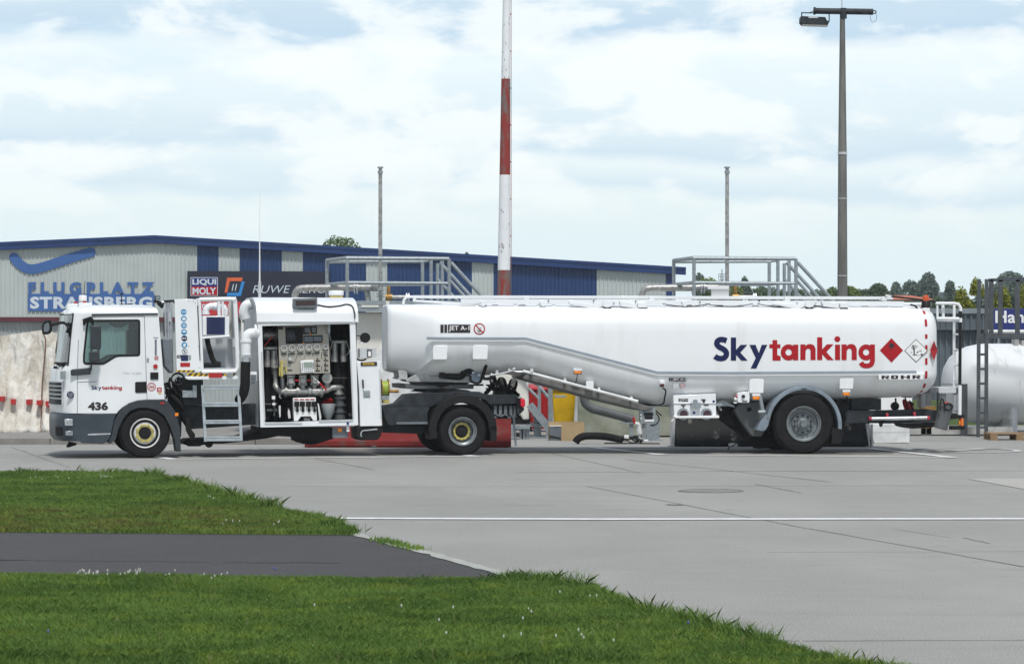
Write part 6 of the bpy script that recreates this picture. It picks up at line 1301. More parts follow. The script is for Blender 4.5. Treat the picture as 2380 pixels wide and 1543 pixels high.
mb = MB(); mb.tube([lf.p(13, 555, 98, 0), lf.p(13, 1068, 106, 0)], .075, 16); mb.tube([lf.p(13, 552, 98, 0), lf.p(13, 568, 98, 0)], .095, 16); mb.tube([lf.p(13, 809, 75, 0), lf.p(13, 811, 165, 0)], .085, 14)
mb.tube([(lf.p(13, 1078, 108, 0).x+.05*math.cos(t*.52), 0, lf.p(13, 1078, 108, 0).z+.04*math.sin(t*.52)) for t in range(12)], .012, 6, closed=True)
mb.tube([(lf.p(13, 1072, 150, 0).x+.08*math.cos(t*.52), 0, lf.p(13, 1072, 150, 0).z+.13*math.sin(t*.52)) for t in range(12)], .005, 5, closed=True); mb.build('crossbar', M['chassis'], e)
mb = MB(); mb.pp(lf, 13, [(443, 142), (655, 150), (668, 180), (690, 186), (678, 218), (458, 212), (440, 190)], -.22, .18); fl = mb.build('floodlight', M['chassis'], e, bevel=.01)
mb = MB(); mb.pp(lf, 13, [(458, 214), (680, 221), (680, 224), (458, 217)], -.2, .15); mb.build('lamp_glass', M['whitev'], fl); mb = MB(); mb.pb(lf, 13, 508, 145, 592, 160, -.235, -.222); mb.build('lamp_label', M['endgrey'], fl)
mb = MB(); mb.tube([lf.p(13, 449, 150, 0), lf.p(13, 449, 114, 0), lf.p(13, 687, 118, 0), lf.p(13, 688, 190, 0)], .014, 6); mb.tube([lf.p(13, 505, 116, 0), lf.p(13, 552, 100, 0)], .008, 5); mb.build('lamp_bracket', M['chassis'], fl)

# ================================================================== FUEL STORAGE STATIONS
def station(px_off, label):
    s = Fr(884+px_off, 57)
    E = thing('fuel_storage_tank', label, 'storage tank', s, 'fuel storage tanks behind the truck')
    D0 = px_off
    def q(x, y, v=0): return s.p(0, x+D0, y, v)
    bx = lambda mb, x0, y0, x1, y1, v0, v1: mb.pb(s, 0, x0+D0, y0, x1+D0, y1, v0, v1)
    mb = MB(); mb.pp(s, 0, [(x+D0, y) for x, y in ((560, 726), (1060, 726), (1180, 730), (1175, 868), (1228, 882), (1230, 975), (1215, 976), (1210, 965), (560, 965))], .25, 2.9); mb.build('tank_shell', M['cream'], E, bevel=.03)
    mb = MB(); mb.lathe((q(1000, 900, 0).x, .15, q(0, 905).z), [(0, 0), (1.35, 0), (1.38, .02), (1.38, .1)], 48)
    for i, vv in enumerate(mb.V): mb.V[i] = (vv[0], vv[1], max(vv[2], q(0, 970).z+.02))
    mb.build('tank_head', M['white2'], E)
    mb = MB(); bx(mb, 560, 965.5, 1232, 985, .3, 2.8); mb.build('tank_base', M['matte'], E)
    mb = MB(); bx(mb, 1186, 986, 1232, 992, .2, .3); 
    for x in (640, 760, 880, 1000, 1120, 1190, 1226): u_ = q(x, 0).x; mb.box((u_-.04, .2, 0), (u_+.04, .3, q(0, 986).z)); mb.box((u_-.04, 2.6, 0), (u_+.04, 2.7, q(0, 986).z))
    mb.build('support_legs', M['galv'], E)
    # platform
    mb = MB(); bx(mb, 815, 699, 1062, 708, -.1, 2.0); bx(mb, 822, 709, 1060, 724, -.1, .0); bx(mb, 822, 709, 1060, 724, 1.9, 2.0); mb.build('platform', M['galv'], E)
    mb = MB(); rt = .038
    P0, P1_, P2 = q(760, 605, 1.0), q(807, 600, -.05), q(1044, 601.5, -.05)
    B0, B2 = q(762, 607, 1.0), q(1010, 607, 1.9)
    zlow = q(0, 712).z
    mb.tube([P0, P1_, P2], rt, 8); dz_ = q(0, 600).z-q(0, 657).z
    mb.tube([p-Vector((0, 0, dz_)) for p in (P0, P1_, P2)], rt*.85, 8)
    Pb = [q(762, 608, 1.9), q(982, 608, 1.9), q(1002, 605, 1.9)]
    mb.tube([P0]+Pb, rt*.8, 8); mb.tube([p-Vector((0, 0, dz_*.98)) for p in [P0]+Pb], rt*.75, 8)
    for p in (P0, P1_, P2, Pb[1], Pb[2], q(1028, 606, 1.0), q(1017, 612, 1.9)): mb.tube([p, (p.x, p.y, zlow)], rt, 8)
    mb.build('platform_railing', M['galv'], E)
    mb = MB()
    for vv, ex in ((.0, 0), (1.0, -26)):
        a_ = q(1048+ex, 610, vv); b_ = q(1128+ex+10, 708, vv); mb.tube([a_, b_, b_+(b_-a_)*1.3], rt, 8)
        a2 = q(1044+ex, 650, vv); mb.tube([a2, a2+(b_-a_)*2.1], rt*.85, 8)
    for i in range(9):
        a_ = q(1060, 712, 0)+Vector((i*.26, 0, -.24*i)); mb.box((a_.x, 0, a_.z), (a_.x+.24, 1.0, a_.z+.03))
    mb.build('stairs', M['galv'], E)
    # vent pole
    mb = MB(); mb.lathe((q(884, 0, .5).x, .5, 0), [(.042, q(0, 712, .5).z), (.040, q(0, 403, .5).z)], 14, 'w'); vp = mb.build('vent_pipe', M['pipe'], E)
    mb = MB(); mb.lathe((q(884, 0, .5).x, .5, 0), [(.055, q(0, 404, .5).z), (.055, q(0, 397, .5).z), (.035, q(0, 396, .5).z), (.035, q(0, 392, .5).z), (.062, q(0, 391.5, .5).z), (.062, q(0, 388, .5).z)], 14, 'w'); mb.build('vent_cap', M['galv'], vp)
    mb = MB()
    for y in (676, 684, 690): c_ = q(884, y, .5); mb.lathe((c_.x, .5, c_.z), [(.08, 0), (.08, .02)], 14, 'w')
    mb.build('pipe_flange', M['galv'], vp)
    # pipework
    mb = MB(); mb.tube(catmull([q(686, 706, .8), q(686, 685, .8), q(694, 672, .8), q(712, 669, .8)])+[q(866, 668, .8), q(884, 669, .5)], .072, 12)
    mb.tube(catmull([q(818, 668, .9), q(842, 669, .9), q(853, 677, .9), q(856, 700, .9)]), .062, 12)
    mb.tube([q(905, 691, .6), q(948, 691, .6)], .045, 10); mb.build('pipework', M['pipe'], E)
    mb = MB()
    for x, y in ((823, 668), (829, 668), (944, 691), (949, 691)):
        c_ = q(x, y, .8); mb.lathe((c_.x, .8, c_.z), [(0, 0), (.14 if x < 900 else .1, 0), (.14 if x < 900 else .1, .025), (0, .025)], 16, 'u')
    mb.build('pipe_flange', M['alu'], E)
    mb = MB(); mb.tube([q(903, 665, .6), q(903, 700, .6)], .04, 8); mb.tube([q(896, 691, .6), q(912, 691, .6)], .07, 10); mb.build('brass_valve', M['brass'], E)
    mb = MB(); bx(mb, 840, 709, 880, 714, -.12, -.1); bx(mb, 890, 709, 925, 714, -.12, -.1); bx(mb, 897, 700, 905, 708, -.12, -.1); mb.build('platform_labels', M['cream'], E)
    return E, s
station(0, 'cream storage tank behind the pump truck, left of the two with railed platform on top')
E2, s2 = station(806, 'cream storage tank behind the trailer, right of the two with railed platform on top')
for ch in E2.children:
    if ch.name.startswith('tank_shell') or ch.name.startswith('tank_head'): ch.data.materials[0] = M['cream']
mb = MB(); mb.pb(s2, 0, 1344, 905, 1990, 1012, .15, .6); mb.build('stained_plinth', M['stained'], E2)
mb = MB(); mb.pb(s2, 0, 1645, 664, 1694-0, 672, -.2, -.15); mb.pb(s2, 0, 1654, 664, 1694, 690, .3, .5); mb.build('white_meter_box', M['whitev'], E2)
# grey filling pipe by the second tank
gf = Fr(1400, 55.5); e = thing('grey_pipe', 'thick grey pipe bending down and running right below the trailer', 'pipe', gf)
mb = MB(); mb.tube(catmull([gf.p(18, 1300, 200, .3), gf.p(18, 1300, 280, .3), gf.p(18, 1330, 350, .3), gf.p(18, 1400, 400, .3)])+[gf.p(18, 1750, 490, .3), gf.p(18, 1890, 530, .3)], .082*1.15, 16); mb.build('duct', M['greypipe'], e)
mb = MB(); 
for x in (1860, 2010): u_ = gf.p(18, x, 0, .3).x; mb.box((u_-.04, .25, 0), (u_+.04, .33, gf.p(18, 0, 560, .3).z))
mb.box((gf.p(18, 1735, 0, .3).x, .2, gf.p(18, 0, 575, .3).z), (gf.p(18, 2030, 0, .3).x, .4, gf.p(18, 0, 560, .3).z)); mb.build('pipe_stand', M['galv'], e)
gf2 = Fr(1518, 55); e = thing('steel_post', 'square galvanised steel post standing behind the trailer middle', 'post', gf2)
mb = MB(); mb.box((-.13, 0, 0), (.13, .12, gf2.p(18, 0, 500).z)); mb.box((-.2, -.05, 0), (.2, .17, .015)); mb.build('post', M['galv'], e)
mb = MB(); 
for z_ in (.3, .6, .9): mb.box((-.02, -.01, z_), (.02, 0, z_+.03))
mb.build('post_slots', M['chassis'], e)
gf3 = Fr(1487, 54.6); e = thing('standpipe', 'small white bent standpipe tap with red handle between the grey supports', 'standpipe', gf3)
mb = MB(); mb.tube(catmull([gf3.p(18, 1905, 575, 0), gf3.p(18, 1945, 590, 0), gf3.p(18, 1955, 640, 0), gf3.p(18, 1958, 700, 0)]), .04, 10); mb.tube([gf3.p(18, 1950, 640, 0), gf3.p(18, 1958, 700, 0)], .055, 10); mb.tube([gf3.p(18, 1956, 700, .0), (gf3.p(18, 1956, 700).x, 0, 0)], .02, 8); mb.build('tap', M['white2'], e)
mb = MB(); mb.tube([gf3.p(18, 1885, 500, 0), gf3.p(18, 1900, 575, 0)], .025, 8); mb.build('handle', M['red'], e)
# hose on the ground
hfm = Fr(1400, 53); e = thing('fuel_hose', 'thick black hose arching on the ground beside the cardboard box', 'hose', hfm)
mb = MB(); mb.tube(catmull([hfm.p(18, 1195, 803, 0), hfm.p(18, 1225, 760, 0), hfm.p(18, 1290, 728, 0), hfm.p(18, 1400, 722, .05), hfm.p(18, 1550, 730, .1), hfm.p(18, 1720, 762, .1)]), .072, 14); mb.build('hose', M['rubber'], e)
mb = MB(); rr_ = random.Random(9)
mb.tube([hfm.p(18, 1715, 762, .1), hfm.p(18, 1760, 790, .1)], .05, 10)
for i in range(9): mb.tube(catmull([hfm.p(18, 1730+rr_.uniform(-10, 30), rr_.uniform(735, 800), rr_.uniform(0, .3)), hfm.p(18, 1820+rr_.uniform(-30, 30), rr_.uniform(735, 800), rr_.uniform(0, .3)), hfm.p(18, 1900+rr_.uniform(-30, 40), rr_.uniform(740, 800), rr_.uniform(0, .3)), hfm.p(18, 1960+rr_.uniform(-20, 60), rr_.uniform(785, 805), .1)]), .010, 5)
mb.tube([hfm.p(18, 1540, 808, -.2), hfm.p(18, 1900, 812, -.2), hfm.p(18, 2200, 815, -.2)], .012, 5); mb.build('hose_end', M['matte'], e)
mb = MB(); mb.pb(hfm, 18, 1775, 715, 1832, 755, .0, .15); mb.pb(hfm, 18, 2010, 770, 2065, 792, .0, .15); mb.build('coupling', M['whitev'], e, bevel=.01)
# ================================================================== BARRIERS
def barrier(name, label, px0, px1, ybase, ytop, m, notch):
    Yb = G(0, ybase)[1]; f_ = Fr((px0+px1)/2, Yb); e = thing(name, label, 'concrete barrier', f_)
    u0_, u1_ = f_.uw(px0, ybase)[0], f_.uw(px1, ybase)[0]; H = f_.uw(px0, ytop)[1]
    prof = [(0, .03), (0, .12), (.13, .28), (.19, H), (.39, H), (.45, .28), (.58, .12), (.58, .03)]
    mb = MB(); n_ = 26; S_ = []
    for i in range(n_+1):
        u_ = u0_+(u1_-u0_)*i/n_; tp = .0 if 0 < i < n_ else .02
        S_.append([(u_, v_, w_-tp) for v_, w_ in prof])
    mb.loft(S_, caps=True)
    o = mb.build('barrier_body', m, e, bevel=.01)
    mb = MB(); step = (u1_-u0_)/notch
    for i in range(notch): mb.box((u0_+i*step+step*.04, .02, 0), (u0_+(i+1)*step-step*.05, .56, .03-.001))
    mb.build('barrier_foot', m, e)
    return e, f_
barrier('concrete_barrier', 'red painted concrete barrier lying behind the tractor wheels', 708, 1188, 1040, 968, M['barred'], 3)
e, f_ = barrier('concrete_barrier', 'black painted concrete barrier lying behind the trailer wheel', 1570, 2024, 1038.5, 966, M['barblack'], 2)
mb = MB(); mb.pp(f_, 6, [(165, 1315), (172, 1130), (192, 1108), (196, 1120), (188, 1310)], -.02, .5); mb.pp(f_, 6, [(1670, 1150), (1690, 1320), (1700, 1322), (1690, 1148)], -.02, .5); mb.pp(f_, 6, [(1706, 1150), (1710, 1322), (1722, 1322), (1720, 1150)], -.02, .1); mb.build('end_boards', M['white2'], e)
wf = Fr(2065, 53.4); e = thing('white_box', 'low white panelled box standing right of the black barrier', 'box', wf)
mb = MB(); mb.pp(wf, 7, [(300, 1192), (580, 1192), (580, 1322), (338, 1326)], 0, .5); mb.build('box', M['white2'], e, bevel=.01)
mb = MB(); mb.pb(wf, 7, 300, 1247, 582, 1250, -.004, 0); mb.build('panel_seam', M['endgrey'], e)
wf = Fr(2050, 57); e = thing('white_cabinet', 'white cabinet end seen below the rear of the trailer tank', 'cabinet', wf)
mb = MB(); mb.pb(wf, 7, 385, 1000, 598, 1185, 0, .6); mb.build('body', M['whitev'], e, bevel=.01); mb = MB(); mb.box((wf.p(7, 395, 0).x, .05, 0), (wf.p(7, 585, 0).x, .5, wf.p(7, 0, 1185).z-.002)); mb.build('foot', M['galv'], e)
# ================================================================== BINS, BOX, STAIR
def bin_(fr, label, m, sign):
    E = tag(empty('wheelie_bin', fr), label, 'bin', 'wheelie bins beside the stairs')
    mb = MB(); S_ = []
    for z_, a_, b_ in ((.06, .20, .24), (.1, .215, .26), (.92, .26, .33)): S_.append([(x, y+.3, z_) for x, y in ((-a_, -b_), (a_, -b_), (a_, b_), (-a_, b_))])
    mb.loft(S_); mb.build('body', M[m], E, bevel=.02)
    mb = MB(); mb.box((-.285, -.06, .921), (.285, .64, .955)); mb.add([(-.29, -.08, .956), (.29, -.08, .956), (.29, .66, .99), (-.29, .66, .99), (-.25, -.03, 1.0), (.25, -.03, 1.0), (.25, .6, 1.06), (-.25, .6, 1.06)], [(0, 1, 5, 4), (1, 2, 6, 5), (2, 3, 7, 6), (3, 0, 4, 7), (4, 5, 6, 7), (3, 2, 1, 0)]); mb.build('lid', M[m], E, bevel=.012)
    for x in (-.24, .2): mb = MB(); mb.lathe((x, .52, .1), [(0, 0), (.1, 0), (.1, .04), (0, .04)], 18, 'u'); mb.build('wheel', M['rubber'], E)
    if sign:
        mb = MB(); mb.box((-.115, .01, .62), (.115, .045, .70)); q_ = mb.build('maker_plate', mat('brown_red_plate', (.28, .04, .03), .5), E)
        V, F = text_mesh('SULO', .03); mb = MB(); mb.add([(-.095+.19*x, .005, .637+.045*y) for x, y in V], F); mb.build('lettering', M['whitev'], q_, smooth=0)
    return E
bin_(Fr(1311, 60.5), 'yellow wheelie bin with a small red maker plate, behind the cardboard box', 'yellow', True)
bin_(Fr(1257, 60.8), 'red wheelie bin behind the stair rail, left of the yellow bin', 'red', False)
bin_(Fr(1222, 61.8), 'red wheelie bin mostly hidden by the tank corner, leftmost of the bins', 'red', False)
sf = Fr(1262, 56.3); e = thing('steel_stairs', 'short galvanised steel stairs with handrails in front of the red bins', 'stairs', sf)
mb = MB()
mb.bar(sf.p(18, 650, 350, 0), sf.p(18, 870, 620, 0), .05, .16); mb.bar(sf.p(18, 858, 590, 0), (sf.p(18, 858, 590, 0).x, 0, 0), .05, .07); mb.build('stringer', M['galv'], e)
mb = MB()
for x, y in ((650, 575), (700, 600)): pass
for i in range(4): a_ = sf.p(18, 690+i*45, 430+i*62, 0); mb.box((a_.x-.1, 0, a_.z), (a_.x+.1, .7, a_.z+.03))
mb.pb(sf, 18, 655, 572, 770, 612, .1, .6); mb.build('treads', M['galv'], e)
mb = MB(); mb.tube([sf.p(18, 640, 40, 0), sf.p(18, 760, 125, 0), sf.p(18, 890, 285, 0)], .035, 8); mb.tube([sf.p(18, 640, 160, .0), sf.p(18, 755, 275, .0)], .03, 8)
mb.tube([sf.p(18, 766, 110, 0), sf.p(18, 766, 450, 0)], .035, 8); mb.tube([sf.p(18, 896, 140, 0), (sf.p(18, 896, 140).x, 0, 0)], .05, 8); mb.build('handrail', M['galv'], e)
mb = MB(); mb.pb(sf, 18, 425, 602, 655, 640, -.6, 0)
for x in (550, 575, 630): u_ = sf.p(18, x, 0, -.5).x; mb.box((u_-.035, -.5, 0), (u_+.035, -.4, sf.p(18, 0, 640, -.6).z))
mb.box((sf.p(18, 700, 0).x, .2, 0), (sf.p(18, 790, 0).x, .3, .5)); mb.box((sf.p(18, 660, 0).x, 0, 0), (sf.p(18, 870, 0).x, .6, .03)); mb.build('stand', M['galv'], e)
cf = Fr(1330, 54.8); e = thing('cardboard_box', 'open brown cardboard carton standing upright by the yellow bin', 'cardboard box', cf)
mb = MB(); mb.pb(cf, 18, 1028, 580, 1296, 800, 0, .02); mb.build('front_flap', M['card'], e)
mb = MB(); a_ = cf.p(18, 875, 0, .5).x; b_ = cf.p(18, 1294, 0, .5).x; zt = cf.p(18, 0, 556, .4).z; mb.box((a_, .5, 0), (b_, .52, zt)); mb.box((b_-.02, .021, 0), (b_, .499, zt-.03)); mb.build('back_flap', M['card'], e)
bf = Fr(1290, 55.0); e = thing('metal_step', 'grey sheet metal step between the stairs and the cardboard box', 'step', bf)
mb = MB(); mb.pp(bf, 18, [(888, 610), (1026, 628), (1026, 750), (888, 710)], .0, .45); mb.box((bf.p(18, 888, 0).x, .02, 0), (bf.p(18, 1026, 0).x, .4, bf.p(18, 0, 752).z)); mb.build('step_box', M['midgrey'], e)
mb = MB(); mb.pb(bf, 18, 888, 604, 1026, 612, .0, .45); mb.build('step_top', M['white2'], e)
# ================================================================== TARPAULIN STACK
tfm = Fr(70, 57.5); e = thing('covered_stack', 'bulky stack covered with a dirty cream tarpaulin at the left, before the hangar', 'covered stack', tfm)
def tarp(b):
    nx, nz_ = 110, 36
    x0, x1 = tfm.uw(-220, 900)[0], tfm.uw(150, 900)[0]; topw = tfm.uw(0, 776)[1]-.02
    V = []; F = []
    rows = [('f', i/22) for i in range(23)]+[('t', i/13) for i in range(1, 14)]
    for kind, t in rows:
        for i in range(nx+1):
            s_ = i/nx; x = x0+(x1-x0)*s_; px = CX+(x+tfm.O[0])/57.5*FPX
            tw = topw+.05*math.sin(x*1.3+1)-(.10 if px < 20 else 0)*min(1, (20-px)/90)+(.06*max(0, 1-abs(px-92)/60))-.14*max(0, (px-100)/50)
            sx_ = tfm.uw(98, 900)[0]; ds = abs(x-sx_); fold = .22*min(1, ds/.5)**.6+.24*abs(mnoise.noise(Vector((x*1.6-t*.8, t*1.8+x*.6, 1))))+.18*abs(mnoise.noise(Vector((x*4+t*2.2, t*2.5-x, 4))))+.04*mnoise.noise(Vector((x*9, t*8, 4)))
            if kind == 'f':
                z = .08+(tw-.08)*t; y = .42*(1-t)**1.5*(-1)+fold*(1-.3*t)*(-1)*(.4+.8*(1-t))+.12*math.sin(t*math.pi)*mnoise.noise(Vector((x*.9, t*1.5, 7)))
            else:
                z = tw-.30*t+.04*mnoise.noise(Vector((x*2, t*3, 2)))+.10*math.sin(t*math.pi)*.6; y = t*1.8-fold*.3*(1-t)
            V.append((x, y+.5, max(.06, z)))
    for r in range(len(rows)-1):
        for i in range(nx): F.append((r*(nx+1)+i, r*(nx+1)+i+1, (r+1)*(nx+1)+i+1, (r+1)*(nx+1)+i))
    b.add(V, F)
mb = MB(); tarp(mb); o = mb.build('tarpaulin', M['canvas'], e, smooth=60)
o.modifiers.new('solid', 'SOLIDIFY').thickness = .02
mb = MB(); mb.box((tfm.uw(-215, 900)[0], .75, .1), (tfm.uw(146, 900)[0], 2.2, 1.3)); mb.build('stack_core', M['matte'], e)
mb = MB()
for (x, y, w_, h_) in ((-30, 915, 12, 10), (0, 921, 11, 11), (27, 927, 11, 12), (63, 928, 11, 12), (87, 930, 11, 11), (108, 932, 11, 12)):
    a_ = tfm.p(0, x, y, .0); b_ = tfm.p(0, x+w_, y+h_, .0); dz_ = (a_.z-b_.z)*.12; mb.box((a_.x, -.12, b_.z), (b_.x, .6, a_.z))
mb.build('warning_tape', mat('tape_red', (.45, .02, .02), .5), e)
mb = MB(); mb.tube(catmull([tfm.p(0, 99, 771, .3), tfm.p(0, 106, 800, .12), tfm.p(0, 98, 900, .05), tfm.p(0, 96, 1008, -.05)]), .016, 6); mb.build('tarp_rope', mat('old_rope', (.16, .09, .06), .8), e)
# ================================================================== RIGHT: SHED WALL, SIGN, TANK, LADDER
shf = Fr(2250, 72, 0); e = thing('corrugated_shed', 'grey blue corrugated shed wall behind the round tank', 'shed', shf)
mb = MB(); corr(mb, shf.uw(2175, 800)[0], shf.uw(2600, 800)[0], 0, lambda u: shf.uw(2250, 768)[1], .1, .16, .05); mb.build('lower_cladding', M['shed'], e, smooth=0, recalc=False)
mb = MB(); corr(mb, shf.uw(2160, 800)[0], shf.uw(2600, 800)[0], shf.uw(2250, 767)[1], lambda u: shf.uw(2250, 729)[1], -.1, .16, .05); mb.build('upper_cladding', M['shed'], e, smooth=0, recalc=False)
mb = MB(); mb.box((shf.uw(2160, 800)[0], -.18, shf.uw(2250, 729)[1]), (shf.uw(2600, 800)[0], 8, shf.uw(2250, 717)[1])); mb.build('fascia', mat('fascia_grey', (.2, .23, .25), .5), e)
mb = MB(); mb.box((shf.uw(2176, 800)[0], .12, 0), (shf.uw(2600, 800)[0], 7.8, shf.uw(2250, 730)[1])); mb.build('shed_body', M['shed'], e)
bs_ = Fr(2370, 70); e = thing('blue_sign', 'royal blue sign with white letters, cut off by the right edge, above the tank', 'sign', bs_)
mb = MB(); mb.pb(bs_, 7, 1150, 402, 1560, 546, 0, .05); mb.build('board', M['royal'], e)
mb = MB(); text(mb, bs_, 7, 'Hangar', 1168, 416, 1530, 526, -.004, .02)
mb.build('lettering', M['whitev'], e, smooth=0)
mb = MB(); mb.box((bs_.uw(2320, 0)[0], .06, 0), (bs_.uw(2324, 0)[0], .12, bs_.p(7, 0, 500).z)); mb.box((bs_.uw(2420, 0)[0], .06, 0), (bs_.uw(2424, 0)[0], .12, bs_.p(7, 0, 500).z)); mb.build('sign_posts', M['galv'], e)
mb = MB(); mb.tube([bs_.p(7, 1095, 560, -.5), bs_.p(7, 1500, 560, -.5)], .05, 8); mb.build('sign_rail', M['white2'], e)
ot = Fr(2300, 59.5, 8); e = thing('round_tank', 'old white horizontal cylinder tank with domed end at the right edge', 'storage tank', ot)
rr_ = .90; cz = 1.08; uL = ot.uw(2192, 890, .9)[0]
mb = MB(); prof = [(0.001, 0), (.25, .03), (.45, .09), (.62, .2), (.75, .36), (.84, .56), (.89, .8), (.9, 1.0), (.9, 6.5), (.8, 6.9), (.4, 7.1), (0.001, 7.15)]
mb.lathe((uL, .9, cz), prof, 56, 'u'); mb.build('shell', M['otank'], e)
mb = MB()
for x in (1.9, 3.6): mb.lathe((uL+x, .9, cz), [(.9, 0), (.906, .0), (.906, .03), (.9, .03)], 56, 'u')
mb.build('weld_bands', M['otank'], e)
mb = MB()
for x in (1.2, 4.6): mb.box((uL+x, .4, 0), (uL+x+.25, 1.4, .5))
mb.build('saddles', M['conc'], e)
mb = MB(); mb.pb(ot, 7, 1282, 1080, 1320, 1250, -.25, -.1); mb.pb(ot, 7, 1272, 1140, 1282, 1160, -.25, -.15); mb.tube([ot.p(7, 1275, 1056, -.2), ot.p(7, 1315, 1056, -.2), ot.p(7, 1320, 1080, -.2)], .014, 6); mb.build('gauge_box', M['white2'], e)
mb = MB(); mb.pb(ot, 7, 1300, 612, 1330, 660, .6, .8); mb.pb(ot, 7, 1350, 620, 1400, 660, .6, .9); mb.build('manhole_dome', M['conc'], e)
M['ladder'] = mat('dark_galvanised', (.075, .085, .095), .5, .3, .15, 8)
lp = Fr(2290, 57.2); e = thing('ladder_platform', 'dark grey steel ladder leading to a railed platform over the round tank', 'ladder platform', lp)
mb = MB()
mb.bar(lp.p(7, 1057, 200, 0), (lp.p(7, 1057, 200).x-.02, 0, 0), .07, .07); mb.bar(lp.p(7, 1108, 200, 0), (lp.p(7, 1106, 200).x, 0, 0), .07, .07)
for i in range(7): y = 616+i*100; mb.bar(lp.p(7, 1057, y, 0), lp.p(7, 1106, y, 0), .04, .05)
mb.build('ladder', M['ladder'], e)
mb = MB()
for x in (1140, 1202, 1320): mb.bar(lp.p(7, x, 205, .1), lp.p(7, x, 600, .1), .09, .09)
mb.bar(lp.p(7, 1122, 206, .1), lp.p(7, 1182, 206, .1), .09, .06); mb.bar(lp.p(7, 1182, 203, .1), lp.p(7, 1600, 202, .1), .09, .09); mb.bar(lp.p(7, 1140, 206, 1.3), lp.p(7, 1600, 206, 1.3), .07, .07); mb.build('railing', M['ladder'], e)
mb = MB(); mb.pb(lp, 7, 1048, 572, 1600, 608, .0, .08); mb.pb(lp, 7, 1115, 575, 1600, 600, .09, 1.4); mb.box((lp.p(7, 1440, 0, .3).x, .3, 0), (lp.p(7, 1450, 0, .3).x, .4, lp.p(7, 0, 600, .3).z)); mb.box((lp.p(7, 1590, 0, .3).x, 1.3, 0), (lp.p(7, 1598, 0, .3).x, 1.4, lp.p(7, 0, 600, .3).z)); mb.build('deck', M['ladder'], e)
gp = Fr(2235, 58); e = thing('grey_steel_frame', 'grey steel frame standing behind the trailer rear beside the round tank', 'steel frame', gp)
mb = MB(); mb.box((gp.p(7, 937, 0).x, 0, 0), (gp.p(7, 978, 0).x, .06, gp.p(7, 0, 918).z)); mb.box((gp.p(7, 600, 0).x, 0, gp.p(7, 0, 924).z), (gp.p(7, 936, 0).x, .06, gp.p(7, 0, 918).z)); mb.box((gp.p(7, 700, 0).x, .1, 0), (gp.p(7, 735, 0).x, .2, gp.p(7, 0, 925).z)); mb.box((gp.p(7, 664, 0).x, .1, 0), (gp.p(7, 698, 0).x, .2, gp.p(7, 0, 925).z)); mb.build('frame', M['greypipe'], e)
mb = MB(); mb.pb(gp, 7, 582, 1215, 1290, 1262, 0.1, .8); mb.build('sill', M['conc'], e)
hd = Fr(2150, 66); e = thing('green_verge', 'low green grass bank glimpsed below the trailer rear', 'bank', hd)
mb = MB(); mb.add([(-2.2, 0, 0), (2.5, 0, 0), (2.5, 1.2, .55), (-2.2, 1.2, .55), (2.5, 4, .55), (-2.2, 4, .55)], [(0, 1, 2, 3), (3, 2, 4, 5)]); mb.build('bank', M['field'], e, smooth=0)
pl_ = Fr(2350, 55.2); e = thing('wooden_pallet', 'worn wooden pallet on the ground in front of the round tank', 'pallet', pl_)
mb = MB(); x0 = pl_.p(7, 1135, 0).x
for i in range(7): mb.box((x0, i*.115, .12), (x0+1.2, i*.115+.095, .142))
mb.build('deck_boards', M['wood'], e)
for i in range(3):
    mb = MB(); u_ = x0+i*.53
    for j in range(3): mb.box((u_, j*.345, .022), (u_+.145, j*.345+.1, .119))
    mb.box((u_, 0, 0), (u_+.145, .79, .021)); mb.build('runner', M['wood'], e)
# ================================================================== FAR THINGS
fh = Fr(2115, 190); e = thing('red_roofed_house', 'distant low house with red tiled roof beyond the trailer rear', 'house', fh)
mb = MB(); a_, b_ = fh.uw(2062, 700)[0], fh.uw(2166, 700)[0]; wtop = fh.uw(0, 684)[1]; wl = fh.uw(0, 697)[1]
mb.box((a_, 0, 0), (b_, 8, wl)); mb.build('wall', M['plaster'], e)
mb = MB(); mb.add([(a_-.4, -.5, wl), (b_+.4, -.5, wl), (b_-.9, 4, wtop), (a_+1, 4, wtop), (a_-.4, 8.5, wl), (b_+.4, 8.5, wl)], [(0, 1, 2, 3), (3, 2, 5, 4), (0, 3, 4), (1, 5, 2)]); mb.build('roof', M['tile'], e)
fh = Fr(2200, 230); e = thing('grey_roofed_house', 'distant house with dark grey roof between the far trees', 'house', fh)
mb = MB(); a_, b_ = fh.uw(2178, 700)[0], fh.uw(2222, 700)[0]; wtop = fh.uw(0, 679)[1]; wl = fh.uw(0, 697)[1]
mb.box((a_, 0, 0), (b_, 7, wl)); mb.build('wall', M['plaster'], e)
mb = MB(); mb.prism([(a_-.4, wl), (b_+.4, wl), (b_-.3, wtop), (a_+.2, wtop)], -.4, 7.4); mb.build('roof', M['shed'], e)
py_ = Fr(1678, 260); e = thing('lattice_tower', 'thin distant lattice tower with antennas above the tree line', 'tower', py_)
mb = MB(); zt = py_.uw(0, 642)[1]; hw = py_.m(12, 32)
for x in (-1, 1):
    for y in (-1, 1): mb.bar((x*hw*.45, y*hw*.45, 0), (x*hw*.18, y*hw*.18, py_.uw(0, 650)[1]), .08)
n_ = 10; z1 = py_.uw(0, 650)[1]
for i in range(n_):
    za, zb_ = z1*i/n_, z1*(i+1)/n_; wa = hw*(.45-.27*i/n_); wb2 = hw*(.45-.27*(i+1)/n_)
    mb.bar((-wa, -wa, za), (wb2, -wb2, zb_), .05); mb.bar((wa, -wa, za), (-wb2, -wb2, zb_), .05)
for x in (-1, -.4, .4, 1): mb.bar((x*hw, 0, py_.uw(0, 650)[1]), (x*hw, 0, py_.uw(0, 637)[1]), .05)
for y in (637, 643, 650): z_ = py_.uw(0, y)[1]; mb.bar((-hw, 0, z_), (hw, 0, z_), .06)
